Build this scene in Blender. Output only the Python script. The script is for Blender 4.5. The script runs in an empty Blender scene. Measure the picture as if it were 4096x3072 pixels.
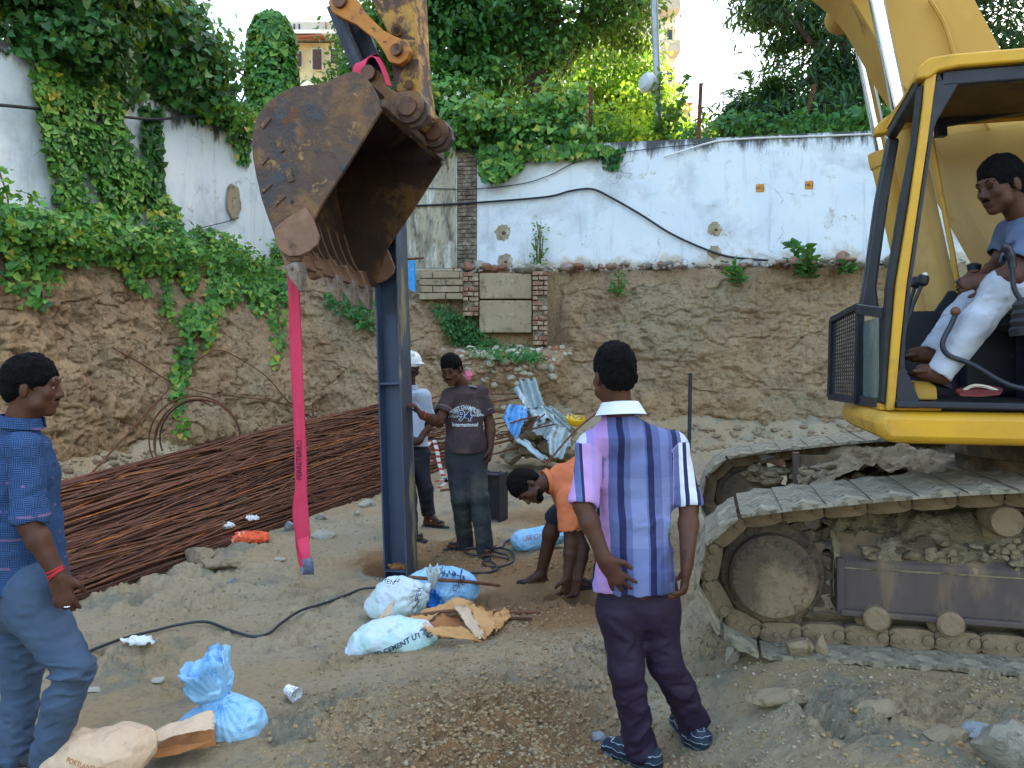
import bpy, math, random, time
import numpy as np
from mathutils import Vector, Matrix
from mathutils.bvhtree import BVHTree
T0 = time.time()
# ---------------------------------------------------------------- camera, sky, sun, exposure
F, CX, HY, CZ = 780.0, 512.0, 360.0, 1.65
scn = bpy.context.scene
cam = bpy.data.objects.new('camera', bpy.data.cameras.new('camera'))
scn.collection.objects.link(cam)
cam.location = (0, 0, CZ); cam.rotation_euler = (math.radians(90), 0, 0)
cam.data.sensor_width = 36; cam.data.lens = 36*F/1024
cam.data.shift_y = -(384-HY)/1024
cam.data.clip_end = 2000; cam.data.clip_start = 0.05
scn.camera = cam
SUN_EL, SUN_AZ = math.radians(33), math.radians(70)      # azimuth measured from +Y (straight ahead) towards +X
world = bpy.data.worlds.new("World"); scn.world = world; world.use_nodes = True
wn = world.node_tree.nodes; wl = world.node_tree.links
sky = wn.new('ShaderNodeTexSky'); sky.sky_type = 'NISHITA'; sky.sun_disc = False
sky.sun_elevation = SUN_EL; sky.sun_rotation = SUN_AZ
sky.air_density = 1.6; sky.dust_density = 4.0; sky.ozone_density = 1.0
wn['Background'].inputs[1].default_value = 0.15
wl.new(sky.outputs[0], wn['Background'].inputs[0])
sl = bpy.data.lights.new('sun', 'SUN'); sl.energy = 3.0; sl.angle = math.radians(.5); sl.color = (1, .93, .82)
so = bpy.data.objects.new('sun', sl); scn.collection.objects.link(so)
sd = Vector((math.sin(SUN_AZ)*math.cos(SUN_EL), math.cos(SUN_AZ)*math.cos(SUN_EL), math.sin(SUN_EL)))
so.rotation_euler = sd.to_track_quat('Z', 'Y').to_euler()
vs = scn.view_settings; vs.view_transform = 'Standard'; vs.look = 'None'; vs.exposure = 2.5; vs.gamma = 1
vs.use_curve_mapping = False
scn.cycles.use_denoising = True
scn.cycles.max_bounces = 6; scn.cycles.transparent_max_bounces = 16
scn.cycles.caustics_reflective = False; scn.cycles.caustics_refractive = False

# ---------------------------------------------------------------- helpers
rng = np.random.default_rng(7); random.seed(7)
def A(px, py, Y): return Vector(((px-CX)*Y/F, Y, CZ-(py-HY)*Y/F))
MA = math.radians(14); MC, MS = math.cos(MA), math.sin(MA)
def UV(u, v, z): return Vector((-MC*u+MS*v, MS*u+MC*v, z))       # machine frame: u forward, v away
def M(px, py, v):
    a = (px-CX)/F; Y = v/(MS*a+MC); return A(px, py, Y)
WL = {}
def reg(o, w, parent=None):
    w = Vector(w); WL[o.name] = w
    if parent is not None:
        o.parent = parent; o.location = w-WL[parent.name]
    else: o.location = w
def tag(o, label=None, cat=None, group=None, kind=None):
    if label: o['label'] = label
    if cat: o['category'] = cat
    if group: o['group'] = group
    if kind: o['kind'] = kind
    return o
def thing(name, loc, label, cat, group=None):
    o = bpy.data.objects.new(name, None); scn.collection.objects.link(o)
    o.empty_display_size = .1
    reg(o, loc); return tag(o, label, cat, group)
def mk(name, verts, faces, m, parent=None, smooth=True, loc=None, bevel=0, attrs=None, sub=0):
    v = np.asarray(verts, dtype=np.float64).reshape(-1, 3)
    if loc is None:
        lo, hi = v.min(0), v.max(0); loc = ((lo[0]+hi[0])/2, (lo[1]+hi[1])/2, lo[2])
    loc = np.array(loc, dtype=float)
    me = bpy.data.meshes.new(name)
    vl = v-loc
    if isinstance(faces, np.ndarray):
        n, k = faces.shape
        me.vertices.add(len(vl)); me.vertices.foreach_set('co', vl.astype(np.float32).ravel())
        me.loops.add(n*k); me.loops.foreach_set('vertex_index', faces.astype(np.int32).ravel())
        me.polygons.add(n); me.polygons.foreach_set('loop_start', np.arange(n, dtype=np.int32)*k)
        me.update(calc_edges=True)
    else:
        me.from_pydata([tuple(p) for p in vl], [], faces)
    me.validate(); 
    if smooth: me.polygons.foreach_set('use_smooth', [True]*len(me.polygons))
    o = bpy.data.objects.new(name, me); scn.collection.objects.link(o)
    if isinstance(m, (list, tuple)):
        for x in m: me.materials.append(x)
    else: me.materials.append(m)
    if attrs:
        for k2, arr in attrs.items():
            arr = np.asarray(arr, dtype=np.float32)
            if arr.ndim == 1:
                at = me.attributes.new(k2, 'FLOAT', 'POINT'); at.data.foreach_set('value', arr)
            else:
                at = me.attributes.new(k2, 'FLOAT_VECTOR', 'POINT'); at.data.foreach_set('vector', arr.ravel())
    if bevel:
        b = o.modifiers.new('b', 'BEVEL'); b.width = bevel; b.segments = 2; b.limit_method = 'ANGLE'; b.angle_limit = math.radians(35)
    if sub:
        s = o.modifiers.new('s', 'SUBSURF'); s.levels = s.render_levels = sub
    reg(o, loc, parent)
    return o
def sharp(o, ang=35):
    me = o.data
    try: me.set_sharp_from_angle(angle=math.radians(ang))
    except Exception: pass
    return o
def frame_of(d):
    d = Vector(d).normalized(); a = Vector((0, 0, 1)) if abs(d.z) < .9 else Vector((0, 1, 0))
    x = d.cross(a).normalized(); return x, d.cross(x).normalized()
class MB:
    def __init__(s): s.v = []; s.f = []; s.a = []
    def add(s, v, f, a=0.):
        n = len(s.v); s.v += [tuple(p) for p in v]; s.f += [tuple(i+n for i in q) for q in f]; s.a += [a]*len(v)
        return s
    def box(s, c, hx, hy, hz, X=(1, 0, 0), Y=(0, 1, 0), Z=(0, 0, 1)):
        c = Vector(c); X = Vector(X)*hx; Y = Vector(Y)*hy; Z = Vector(Z)*hz
        v = [c+X*a+Y*b+Z*d for a in (-1, 1) for b in (-1, 1) for d in (-1, 1)]
        return s.add(v, [(0, 1, 3, 2), (4, 6, 7, 5), (0, 4, 5, 1), (2, 3, 7, 6), (0, 2, 6, 4), (1, 5, 7, 3)])
    def mbox(s, u0, u1, v0, v1, z0, z1):      # box in the machine frame
        return s.box(UV((u0+u1)/2, (v0+v1)/2, (z0+z1)/2), abs(u1-u0)/2, abs(v1-v0)/2, abs(z1-z0)/2, (-MC, MS, 0), (MS, MC, 0))
    def bar(s, a, b, w, h, up=None):          # rectangular bar from a to b
        a = Vector(a); b = Vector(b); d = (b-a); L = d.length; d.normalize()
        if up is None: x, y = frame_of(d)
        else:
            x = d.cross(Vector(up)).normalized(); y = x.cross(d).normalized()
        return s.box((a+b)/2, L/2, w/2, h/2, d, x, y)
    def tube(s, path, r, n=8, cap=True, closed=False):
        P = [Vector(p) for p in path]; R = r if hasattr(r, '__len__') else [r]*len(P)
        v = []; f = []; x = None; m = len(P)
        for i, p in enumerate(P):
            d = (P[(i+1) % m]-P[i-1]) if closed else (P[min(i+1, m-1)]-P[max(i-1, 0)])
            d.normalize()
            if x is None: x, y = frame_of(d)
            else:
                x = (x-d*x.dot(d)); x = x.normalized() if x.length > 1e-6 else frame_of(d)[0]; y = d.cross(x).normalized()
            for k in range(n):
                t = 2*math.pi*k/n; v.append(p+(x*math.cos(t)+y*math.sin(t))*R[i])
        for i in range(m if closed else m-1):
            j = (i+1) % m
            for k in range(n):
                k2 = (k+1) % n; f.append((i*n+k, j*n+k, j*n+k2, i*n+k2))
        if cap and not closed: f += [tuple(range(n)), tuple(reversed(range((m-1)*n, m*n)))]
        return s.add(v, f)
    def cyl(s, a, b, r, r2=None, n=20): return s.tube([a, b], [r, r if r2 is None else r2], n)
    def lathe(s, o, ax, prof, n=24):          # prof: (radius, height along ax)
        o = Vector(o); ax = Vector(ax).normalized(); x, y = frame_of(ax); v = []; f = []
        for (r, h) in prof:
            for k in range(n):
                t = 2*math.pi*k/n; v.append(o+ax*h+(x*math.cos(t)+y*math.sin(t))*r)
        for i in range(len(prof)-1):
            for k in range(n):
                k2 = (k+1) % n; f.append((i*n+k, (i+1)*n+k, (i+1)*n+k2, i*n+k2))
        f += [tuple(range(n)), tuple(reversed(range((len(prof)-1)*n, len(prof)*n)))]
        return s.add(v, f)
    def prism(s, poly, vec):
        P = [Vector(p) for p in poly]; n = len(P); vec = Vector(vec)
        v = P+[p+vec for p in P]
        f = [tuple(range(n)), tuple(reversed(range(n, 2*n)))]+[(i, i+n, (i+1) % n+n, (i+1) % n) for i in range(n)]
        return s.add(v, f)
    def rock(s, c, r, seed=0, sq=(1, 1, .7), n=2, rough=.25):
        v, f = ico(n); q = v*(1+rough*(fbm(v*1.3+seed*7.3, 3)[:, None]-.5)*2)
        if rough > .2: q = chip(q, seed); q = q*(1+.25*rough*(fbm(v*4+seed*3.1, 3)[:, None]-.5))
        q = q*np.array(sq)*r+np.array(c); return s.add(q.tolist(), f.tolist(), seed % 17/17.)
    def build(s, name, m, parent=None, smooth=False, loc=None, bevel=0, ang=None, sub=0):
        o = mk(name, s.v, s.f, m, parent, smooth, loc, bevel, {'rnd': s.a}, sub)
        me = o.data
        import bmesh
        b = bmesh.new(); b.from_mesh(me); bmesh.ops.recalc_face_normals(b, faces=b.faces); b.to_mesh(me); b.free()
        if smooth: sharp(o, ang or 35)
        return o
# noise
def _h(i, j, k):
    n = (i*374761393+j*668265263+k*2147483647+1013904223) & 0xffffffff
    n = ((n ^ (n >> 13))*1274126177) & 0xffffffff
    n = ((n ^ (n >> 16))*2246822519) & 0xffffffff
    return ((n ^ (n >> 15)) & 0xffffff)/float(0xffffff)
def vnoise(p):
    p = np.asarray(p, dtype=np.float64); i = np.floor(p).astype(np.int64); f = p-i; u = f*f*(3-2*f)
    x, y, z = i[:, 0], i[:, 1], i[:, 2]; r = 0
    for a in (0, 1):
        wa = u[:, 0] if a else 1-u[:, 0]
        for b in (0, 1):
            wb = u[:, 1] if b else 1-u[:, 1]
            for c in (0, 1):
                wc = u[:, 2] if c else 1-u[:, 2]
                r = r+wa*wb*wc*_h(x+a, y+b, z+c)
    return r
def fbm(p, o=4, g=.5, l=2.03):
    p = np.asarray(p, dtype=np.float64); r = 0; a = 1; t = 0
    for k in range(o):
        r = r+a*vnoise(p+k*17.17); t += a; a *= g; p = p*l
    return r/t
def sstep(a, b, x):
    t = np.clip((x-a)/(b-a), 0, 1); return t*t*(3-2*t)
def chip(v, seed, n=11):
    rg = np.random.default_rng(int(abs(seed)*13)+1)
    for _ in range(n):
        d = rg.normal(0, 1, 3); d /= np.linalg.norm(d); h = rg.uniform(.5, .85); e = np.maximum(v@d-h, 0); v = v-e[:, None]*d
    return v
_ico = {}
def ico(n):
    if n not in _ico:
        import bmesh
        b = bmesh.new(); bmesh.ops.create_icosphere(b, subdivisions=n, radius=1)
        _ico[n] = (np.array([v.co[:] for v in b.verts]), np.array([[v.index for v in f.verts] for f in b.faces])); b.free()
    return _ico[n]
def catmull(P, n=8, closed=False):
    P = [Vector(p) for p in P]; m = len(P); out = []
    for i in range(m if closed else m-1):
        if closed: p0, p1, p2, p3 = P[i-1], P[i], P[(i+1) % m], P[(i+2) % m]
        else: p0, p1, p2, p3 = P[max(i-1, 0)], P[i], P[i+1], P[min(i+2, m-1)]
        for k in range(n):
            t = k/n
            out.append(.5*((2*p1)+(p2-p0)*t+(2*p0-5*p1+4*p2-p3)*t*t+(3*p1-p0-3*p2+p3)*t**3))
    if not closed: out.append(P[-1])
    return out
# ---------------------------------------------------------------- materials
def rgb(h):                                     # sRGB hex -> linear
    h = h.lstrip('#'); c = [int(h[i:i+2], 16)/255 for i in (0, 2, 4)]
    return tuple((x/12.92 if x <= .04045 else ((x+.055)/1.055)**2.4) for x in c)+(1,)
class NT:
    def __init__(s, name):
        s.m = bpy.data.materials.new(name); s.m.use_nodes = True; s.t = s.m.node_tree
        s.n = s.t.nodes; s.l = s.t.links; s.p = s.n['Principled BSDF']
    def co(s, kind='Object'):
        return s.n.new('ShaderNodeTexCoord').outputs[kind]
    def link(s, a, b): s.l.new(a, b)
    def vec(s, src, scale=(1, 1, 1), loc=(0, 0, 0), rot=(0, 0, 0)):
        m = s.n.new('ShaderNodeMapping'); m.inputs['Scale'].default_value = scale; m.inputs['Location'].default_value = loc
        m.inputs['Rotation'].default_value = rot; s.link(src, m.inputs['Vector']); return m.outputs[0]
    def noise(s, v, scale, detail=6, rough=.6, dist=0):
        n = s.n.new('ShaderNodeTexNoise'); n.inputs['Scale'].default_value = scale; n.inputs['Detail'].default_value = detail
        n.inputs['Roughness'].default_value = rough; n.inputs['Distortion'].default_value = dist
        s.link(v, n.inputs['Vector']); return n.outputs['Fac']
    def ramp(s, f, stops, interp='LINEAR'):
        r = s.n.new('ShaderNodeValToRGB'); e = r.color_ramp.elements; r.color_ramp.interpolation = interp
        while len(e) > 2: e.remove(e[-1])
        for i, (p, c) in enumerate(stops):
            if i < 2: el = e[i]; el.position = p
            else: el = e.new(p)
            if not hasattr(c, '__len__'): c = (c, c, c, 1)
            el.color = c if len(c) == 4 else tuple(c)+(1,)
        s.link(f, r.inputs[0]); return r.outputs[0]
    def mix(s, f, a, b, mode='MIX'):
        m = s.n.new('ShaderNodeMix'); m.data_type = 'RGBA'; m.blend_type = mode; m.clamp_factor = True
        for sock, x in ((m.inputs[0], f), (m.inputs[6], a), (m.inputs[7], b)):
            if hasattr(x, 'is_linked') or hasattr(x, 'node'): s.link(x, sock)
            else:
                if sock.type == 'VALUE': sock.default_value = x
                else:
                    if not hasattr(x, '__len__'): x = (x, x, x)
                    sock.default_value = x if len(x) == 4 else tuple(x)+(1,)
        return m.outputs[2]
    def math(s, op, a, b=0., c=0.):
        m = s.n.new('ShaderNodeMath'); m.operation = op
        for i, x in enumerate((a, b, c)):
            if hasattr(x, 'node'): s.link(x, m.inputs[i])
            else: m.inputs[i].default_value = x
        return m.outputs[0]
    def sep(s, v):
        m = s.n.new('ShaderNodeSeparateXYZ'); s.link(v, m.inputs[0]); return m.outputs
    def attr(s, name, out='Vector'):
        a = s.n.new('ShaderNodeAttribute'); a.attribute_name = name; return a.outputs[out]
    def bump(s, h, strength=.5, dist=.02, prev=None):
        b = s.n.new('ShaderNodeBump'); b.inputs['Strength'].default_value = strength; b.inputs['Distance'].default_value = dist
        s.link(h, b.inputs['Height'])
        if prev is not None: s.link(prev, b.inputs['Normal'])
        return b.outputs[0]
    def done(s, col=None, rough=None, metal=None, normal=None, spec=None):
        for k, x in (('Base Color', col), ('Roughness', rough), ('Metallic', metal), ('Normal', normal), ('Specular IOR Level', spec)):
            if x is None: continue
            if hasattr(x, 'node'): s.link(x, s.p.inputs[k])
            else: s.p.inputs[k].default_value = x if k != 'Base Color' else (tuple(x)+(1,) if len(x) == 3 else x)
        return s.m
def mat(name, c1, c2=None, scale=4, rough=.75, metal=0, spots=(), bump=.3, bs=60, bd=.004, spec=.4, coords='Object', stretch=(1, 1, 1)):
    """two-tone noise base, then spots (colour, scale, lo, hi, roughness)"""
    t = NT(name); v = t.vec(t.co(coords), stretch)
    c1 = rgb(c1) if isinstance(c1, str) else c1; c2 = c1 if c2 is None else (rgb(c2) if isinstance(c2, str) else c2)
    col = t.mix(t.ramp(t.noise(v, scale), [(.35, 0.), (.65, 1.)]), c1, c2)
    r = t.ramp(t.noise(v, scale*3), [(.3, max(0, rough-.1)), (.7, min(1, rough+.1))])
    hh = t.noise(v, bs, 6, .65)
    for i, sp in enumerate(spots):
        sc = rgb(sp[0]) if isinstance(sp[0], str) else sp[0]
        f = t.ramp(t.noise(t.vec(v, loc=(3.3*i+1.7, 5.1*i, 2.2)), sp[1], 8, .65, .3), [(sp[2], 0.), (sp[3], 1.)])
        col = t.mix(f, col, sc); r = t.mix(f, r, (sp[4],)*3 if len(sp) > 4 else (.85,)*3)
        hh = t.math('MULTIPLY_ADD', f, .5, hh)
    return t.done(col, r, metal, t.bump(hh, bump, bd) if bump else None, spec)
# ---------------------------------------------------------------- SDF bodies
class SDF:
    """signed-distance solid made of tapered limbs / ellipsoids, meshed with surface nets"""
    def __init__(s, vox=.008): s.ops = []; s.vox = vox
    def limb(s, a, b, r1, r2, k=.02, flat=None, fk=1., mode='add', pid=0):
        s.ops.append(('limb', Vector(a), Vector(b), r1, r2, k, (Vector(flat).normalized() if flat is not None else None), fk, mode, pid)); return s
    def chain(s, pts, rs, **kw):
        for i in range(len(pts)-1): s.limb(pts[i], pts[i+1], rs[i], rs[i+1], **kw)
        return s
    def ell(s, c, r, k=.02, R=None, mode='add', pid=0):
        s.ops.append(('ell', Vector(c), r, k, R, mode, pid)); return s
    def mesh(s, disp=None, pad=.03, cut=None):
        vx = s.vox; los = []; his = []
        for o in s.ops:
            if (o[8] if o[0] == 'limb' else o[5]) != 'add': continue
            if o[0] == 'limb':
                m = max(o[3], o[4]); mm = m if o[6] is None else m*max(1, 1/o[7])
                los.append(np.minimum(o[1], o[2])-mm); his.append(np.maximum(o[1], o[2])+mm)
            else:
                m = max(o[2]); los.append(np.array(o[1])-m); his.append(np.array(o[1])+m)
        lo = np.min(los, 0)-pad; hi = np.max(his, 0)+pad
        n = np.ceil((hi-lo)/vx).astype(int)+1
        D = np.full(n, 1.0, dtype=np.float32)
        ax = [lo[i]+np.arange(n[i])*vx for i in range(3)]
        for o in s.ops:
            if o[0] == 'limb':
                _, a, b, r1, r2, k, fl, fk, mode, pid = o
                m = max(r1, r2)*(1 if fl is None else max(1, 1/fk))+k+2*vx
                l2 = np.minimum(a, b)-m; h2 = np.maximum(a, b)+m
            else:
                _, c, r, k, R, mode, pid = o; m = max(r)+k+2*vx; l2 = np.array(c)-m; h2 = np.array(c)+m
            i0 = np.clip(np.floor((l2-lo)/vx).astype(int), 0, n); i1 = np.clip(np.ceil((h2-lo)/vx).astype(int)+1, 0, n)
            if (i1 <= i0).any(): continue
            X, Y, Z = np.meshgrid(*[ax[q][i0[q]:i1[q]] for q in range(3)], indexing='ij')
            if o[0] == 'limb':
                ab = np.array(b-a); L = max(ab@ab, 1e-9)
                px, py, pz = X-a.x, Y-a.y, Z-a.z
                t = np.clip((px*ab[0]+py*ab[1]+pz*ab[2])/L, 0, 1)
                dx, dy, dz = px-t*ab[0], py-t*ab[1], pz-t*ab[2]
                if fl is not None:
                    dn = (dx*fl.x+dy*fl.y+dz*fl.z)*(fk-1); dx = dx+dn*fl.x; dy = dy+dn*fl.y; dz = dz+dn*fl.z
                d = np.sqrt(dx*dx+dy*dy+dz*dz)-(r1+(r2-r1)*t)
            else:
                px, py, pz = X-c[0], Y-c[1], Z-c[2]
                if R is not None:
                    Ri = np.array(R).T
                    px, py, pz = (Ri[0, 0]*px+Ri[0, 1]*py+Ri[0, 2]*pz, Ri[1, 0]*px+Ri[1, 1]*py+Ri[1, 2]*pz, Ri[2, 0]*px+Ri[2, 1]*py+Ri[2, 2]*pz)
                k0 = np.sqrt((px/r[0])**2+(py/r[1])**2+(pz/r[2])**2); k1 = np.sqrt((px/r[0]**2)**2+(py/r[1]**2)**2+(pz/r[2]**2)**2)
                d = k0*(k0-1)/np.maximum(k1, 1e-6)
            S = D[i0[0]:i1[0], i0[1]:i1[1], i0[2]:i1[2]]
            if mode == 'add':
                h = np.maximum(k-np.abs(S-d), 0)/k if k > 0 else 0
                S[...] = np.minimum(S, d)-h*h*k*.25
            else:
                h = np.maximum(k-np.abs(S+d), 0)/k if k > 0 else 0
                S[...] = np.maximum(S, -d)+h*h*k*.25
        if cut is not None:
            X, Y, Z = np.meshgrid(*ax, indexing='ij')
            for (p, nn) in cut:
                p = Vector(p); nn = Vector(nn).normalized()
                D = np.maximum(D, ((X-p.x)*nn.x+(Y-p.y)*nn.y+(Z-p.z)*nn.z).astype(np.float32))
        if disp is not None:
            msk = np.abs(D) < .05; idx = np.argwhere(msk); P = lo+idx*vx
            D[msk] += disp(P).astype(np.float32)
        D[0] = D[-1] = 1; D[:, 0] = D[:, -1] = 1; D[:, :, 0] = D[:, :, -1] = 1
        return nets(D, lo, vx)
    def prims(s, P):
        """nearest limb: its pid, fraction along it and local coordinate"""
        best = np.full(len(P), 9.); pid = np.zeros(len(P)); T = np.zeros(len(P))
        for o in s.ops:
            if o[0] != 'limb': continue
            _, a, b, r1, r2, k, fl, fk, mode, q = o
            ab = np.array(b-a); L = max(ab@ab, 1e-9); p = P-np.array(a); t = np.clip(p@ab/L, 0, 1)
            d = p-t[:, None]*ab
            if fl is not None: d = d+((d@np.array(fl))*(fk-1))[:, None]*np.array(fl)
            d = np.linalg.norm(d, axis=1)-(r1+(r2-r1)*t); m = d < best
            best[m] = d[m]; pid[m] = q; T[m] = t[m]
        return pid, T
def nets(D, lo, vx):
    S = D < 0; n = D.shape
    def c(a, i, j, k): return a[i:n[0]-1+i, j:n[1]-1+j, k:n[2]-1+k]
    cnt = sum(c(S, i, j, k).astype(np.int8) for i in (0, 1) for j in (0, 1) for k in (0, 1))
    act = (cnt > 0) & (cnt < 8); I = np.argwhere(act); ids = -np.ones(act.shape, dtype=np.int64); ids[act] = np.arange(len(I))
    acc = np.zeros((len(I), 3)); w = np.zeros(len(I))
    cs = [(i, j, k) for i in (0, 1) for j in (0, 1) for k in (0, 1)]
    val = {q: D[I[:, 0]+q[0], I[:, 1]+q[1], I[:, 2]+q[2]] for q in cs}
    for q in cs:
        for a in range(3):
            if q[a]: continue
            q2 = list(q); q2[a] = 1; q2 = tuple(q2); A0, B0 = val[q], val[q2]
            m = (A0 < 0) != (B0 < 0); t = A0[m]/(A0[m]-B0[m]); p = np.tile(np.array(q, float), (m.sum(), 1)); p[:, a] += t
            acc[m] += p; w[m] += 1
    V = lo+(I+acc/np.maximum(w, 1)[:, None])*vx
    Q = []
    for a in range(3):
        b, d = (a+1) % 3, (a+2) % 3
        s0 = [slice(None)]*3; s1 = [slice(None)]*3; s0[a] = slice(0, -1); s1[a] = slice(1, None)
        E = S[tuple(s0)] != S[tuple(s1)]; J = np.argwhere(E)
        ok = (J[:, b] > 0) & (J[:, d] > 0) & (J[:, b] < n[b]-1) & (J[:, d] < n[d]-1); J = J[ok]
        if not len(J): continue
        ins = S[J[:, 0], J[:, 1], J[:, 2]]
        def g(db, dd):
            K = J.copy(); K[:, b] += db; K[:, d] += dd; return ids[K[:, 0], K[:, 1], K[:, 2]]
        q = np.stack([g(-1, -1), g(0, -1), g(0, 0), g(-1, 0)], 1)
        q[~ins] = q[~ins][:, ::-1]; Q.append(q)
    Q = np.concatenate(Q); Q = Q[(Q >= 0).all(1)]
    return V, Q
def smooth_mesh(V, Q, it=2, lam=.5):
    e = np.concatenate([Q[:, [0, 1]], Q[:, [1, 2]], Q[:, [2, 3]], Q[:, [3, 0]]]); e = np.concatenate([e, e[:, ::-1]])
    for _ in range(it):
        acc = np.zeros_like(V); cnt = np.bincount(e[:, 0], minlength=len(V)).astype(float)
        for a in range(3): acc[:, a] = np.bincount(e[:, 0], V[e[:, 1], a], minlength=len(V))
        V = V+lam*(acc/np.maximum(cnt, 1)[:, None]-V)
    return V
# ---------------------------------------------------------------- leaves
HEART = (np.array([(0, .06, 0), (.5, -.05, .1), (.42, .45, .12), (0, 1, 0), (-.42, .45, .12), (-.5, -.05, .1)]), [(0, 1, 2, 3), (3, 4, 5, 0)])
OVAL = (np.array([(0, 0, 0), (.26, .3, .06), (.2, .72, .04), (0, 1, -.05), (-.2, .72, .04), (-.26, .3, .06)]), [(0, 1, 2, 3), (3, 4, 5, 0)])
LONG = (np.array([(0, 0, 0), (.12, .3, .03), (.09, .7, 0), (0, 1, -.12), (-.09, .7, 0), (-.12, .3, .03)]), [(0, 1, 2, 3), (3, 4, 5, 0)])
def leaf_arrays(P, N, size, shape=HEART, droop=None, jit=.5, rg=rng):
    """one leaf per point: N = facing direction, hanging tip down"""
    n = len(P); T, Fc = shape
    N = N+rg.normal(0, jit, (n, 3)); N /= np.linalg.norm(N, axis=1)[:, None]+1e-9
    d = np.array([0, 0, -1.]) if droop is None else droop
    d = d+rg.normal(0, .55, (n, 3)); y = d-(d*N).sum(1)[:, None]*N; y /= np.linalg.norm(y, axis=1)[:, None]+1e-9
    x = np.cross(y, N); s = size*rg.uniform(.45, 1.35, n)
    V = P[:, None, :]+s[:, None, None]*(T[None, :, 0, None]*x[:, None]+(T[None, :, 1, None]-.3)*y[:, None]+T[None, :, 2, None]*N[:, None])
    k = len(T); Q = np.array(Fc)[None]+(np.arange(n)*k)[:, None, None]
    r = np.repeat(rg.uniform(0, 1, n), k)
    return V.reshape(-1, 3), Q.reshape(-1, 4), r
def leaves(name, parts, m, parent=None, loc=None):
    V = np.concatenate([p[0] for p in parts]); off = np.cumsum([0]+[len(p[0]) for p in parts])
    Q = np.concatenate([p[1]+off[i] for i, p in enumerate(parts)]); R = np.concatenate([p[2] for p in parts])
    return mk(name, V, Q, m, parent, False, loc, attrs={'rnd': R})
def leafmat(name, cols, trans=.35, rough=.45):
    t = NT(name); a = t.attr('rnd', 'Fac')
    n = t.noise(t.co('Object'), 1.1, 3)
    f = t.math('ADD', t.math('MULTIPLY', a, .75), t.math('MULTIPLY', t.math('SUBTRACT', n, .5), 1.3)); f = t.math('ADD', f, .12)
    col = t.ramp(f, [(i/(len(cols)-1), rgb(c)) for i, c in enumerate(cols)])
    t.done(col, rough, 0, None, .35)
    tr = t.n.new('ShaderNodeBsdfTranslucent'); mx = t.n.new('ShaderNodeMixShader'); mx.inputs[0].default_value = trans
    c2 = t.mix(.55, col, (.35, .55, .03)); t.link(c2, tr.inputs[0])
    out = t.n['Material Output']; t.link(t.p.outputs[0], mx.inputs[1]); t.link(tr.outputs[0], mx.inputs[2]); t.link(mx.outputs[0], out.inputs[0])
    return t.m
# ================================================================ SETTING
FLAT = [(.44, 3.14, .3), (.74, 3.2, .3), (-1.75, 3.1, .55), (-.32, 6.7, .25), (-.1, 6.55, .25), (.15, 5.7, .25), (.45, 5.6, .3), (-.75, 7.7, .3), (-.8, 7.1, .2)]
HOLES = [(-.87, 6.3, .28, .3), (.42, 5.38, .16, .16)]
MOUNDS = [(-.1, 3.35, .75, .07), (.3, 2.7, .7, .06), (-.9, 2.55, .45, .05), (.62, 6.1, .5, .10), (.1, 5.0, .35, .04), (-.35, 6.9, .3, .03), (1.3, 4.6, .5, .05), (2.1, 2.3, .7, .05)]
_b = [(-9, 0), (-8.3, 3), (-7.3, 5.6), (-6.4, 7.8), (-5.4, 10.1), (-4.6, 11.6), (-3.4, 12.9), (-2.4, 13.3), (-1, 13.5), (1.5, 13.8), (5, 13.45), (9, 12.8), (16, 11.3), (30, 9)]
def YB(x): return np.interp(x, [q[0] for q in _b[6:]], [q[1] for q in _b[6:]])
def XB(y): return np.interp(y, [q[1] for q in _b[:8]], [q[0] for q in _b[:8]])
def gh(x, y, fine=True):
    x = np.asarray(x, float); y = np.asarray(y, float)
    z = .29*sstep(.55, 1.35, x)*sstep(11.5, 8.5, y)
    p = np.stack([x, y, np.zeros_like(x)], -1).reshape(-1, 3)
    big = (fbm(p*.55, 3).reshape(x.shape)-.5)*.16
    d = YB(x)-y; z = z+.40*np.exp(-np.clip(d, -.3, 9)/.55)*(x > -3.6)+.30*np.exp(-np.clip(x-XB(y), -.3, 9)/.5)*(y < 13)*(x < 0)
    m = np.ones_like(x)
    for (a, b, r) in FLAT: m = m*sstep(r*.6, r*1.5, np.hypot(x-a, y-b))
    z = z+big*m*sstep(1., 2.5, y)
    ro = 0
    for (a, b, r, h) in MOUNDS:
        g = np.exp(-((x-a)**2+(y-b)**2)/(r*r)); z = z+g*h*(.3+.7*m); ro = ro+g
    for (a, b, r, h) in HOLES: z = z-h*sstep(r*1.25, r*.7, np.hypot(x-a, y-b)*(1+.0*x))
    if fine:
        q = fbm(p*2.3+9, 4).reshape(x.shape); rough = np.clip(ro+sstep(.44, .6, q), .22, 1.3)
        c1 = fbm(p*9, 5, .6).reshape(x.shape); c2 = np.abs(fbm(p*26+3, 3, .6).reshape(x.shape)-.5)*2
        z = z+((c1-.5)*.10+(.3-c2)*.05)*rough*(.35+.65*m)
        z = z-.05*sstep(.07, .0, np.abs(fbm(p*1.4+31, 3).reshape(x.shape)-.5))*sstep(.45, .6, q)*m
    return z
def gz(x, y): return float(gh(np.array([x]), np.array([y]))[0])
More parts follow.
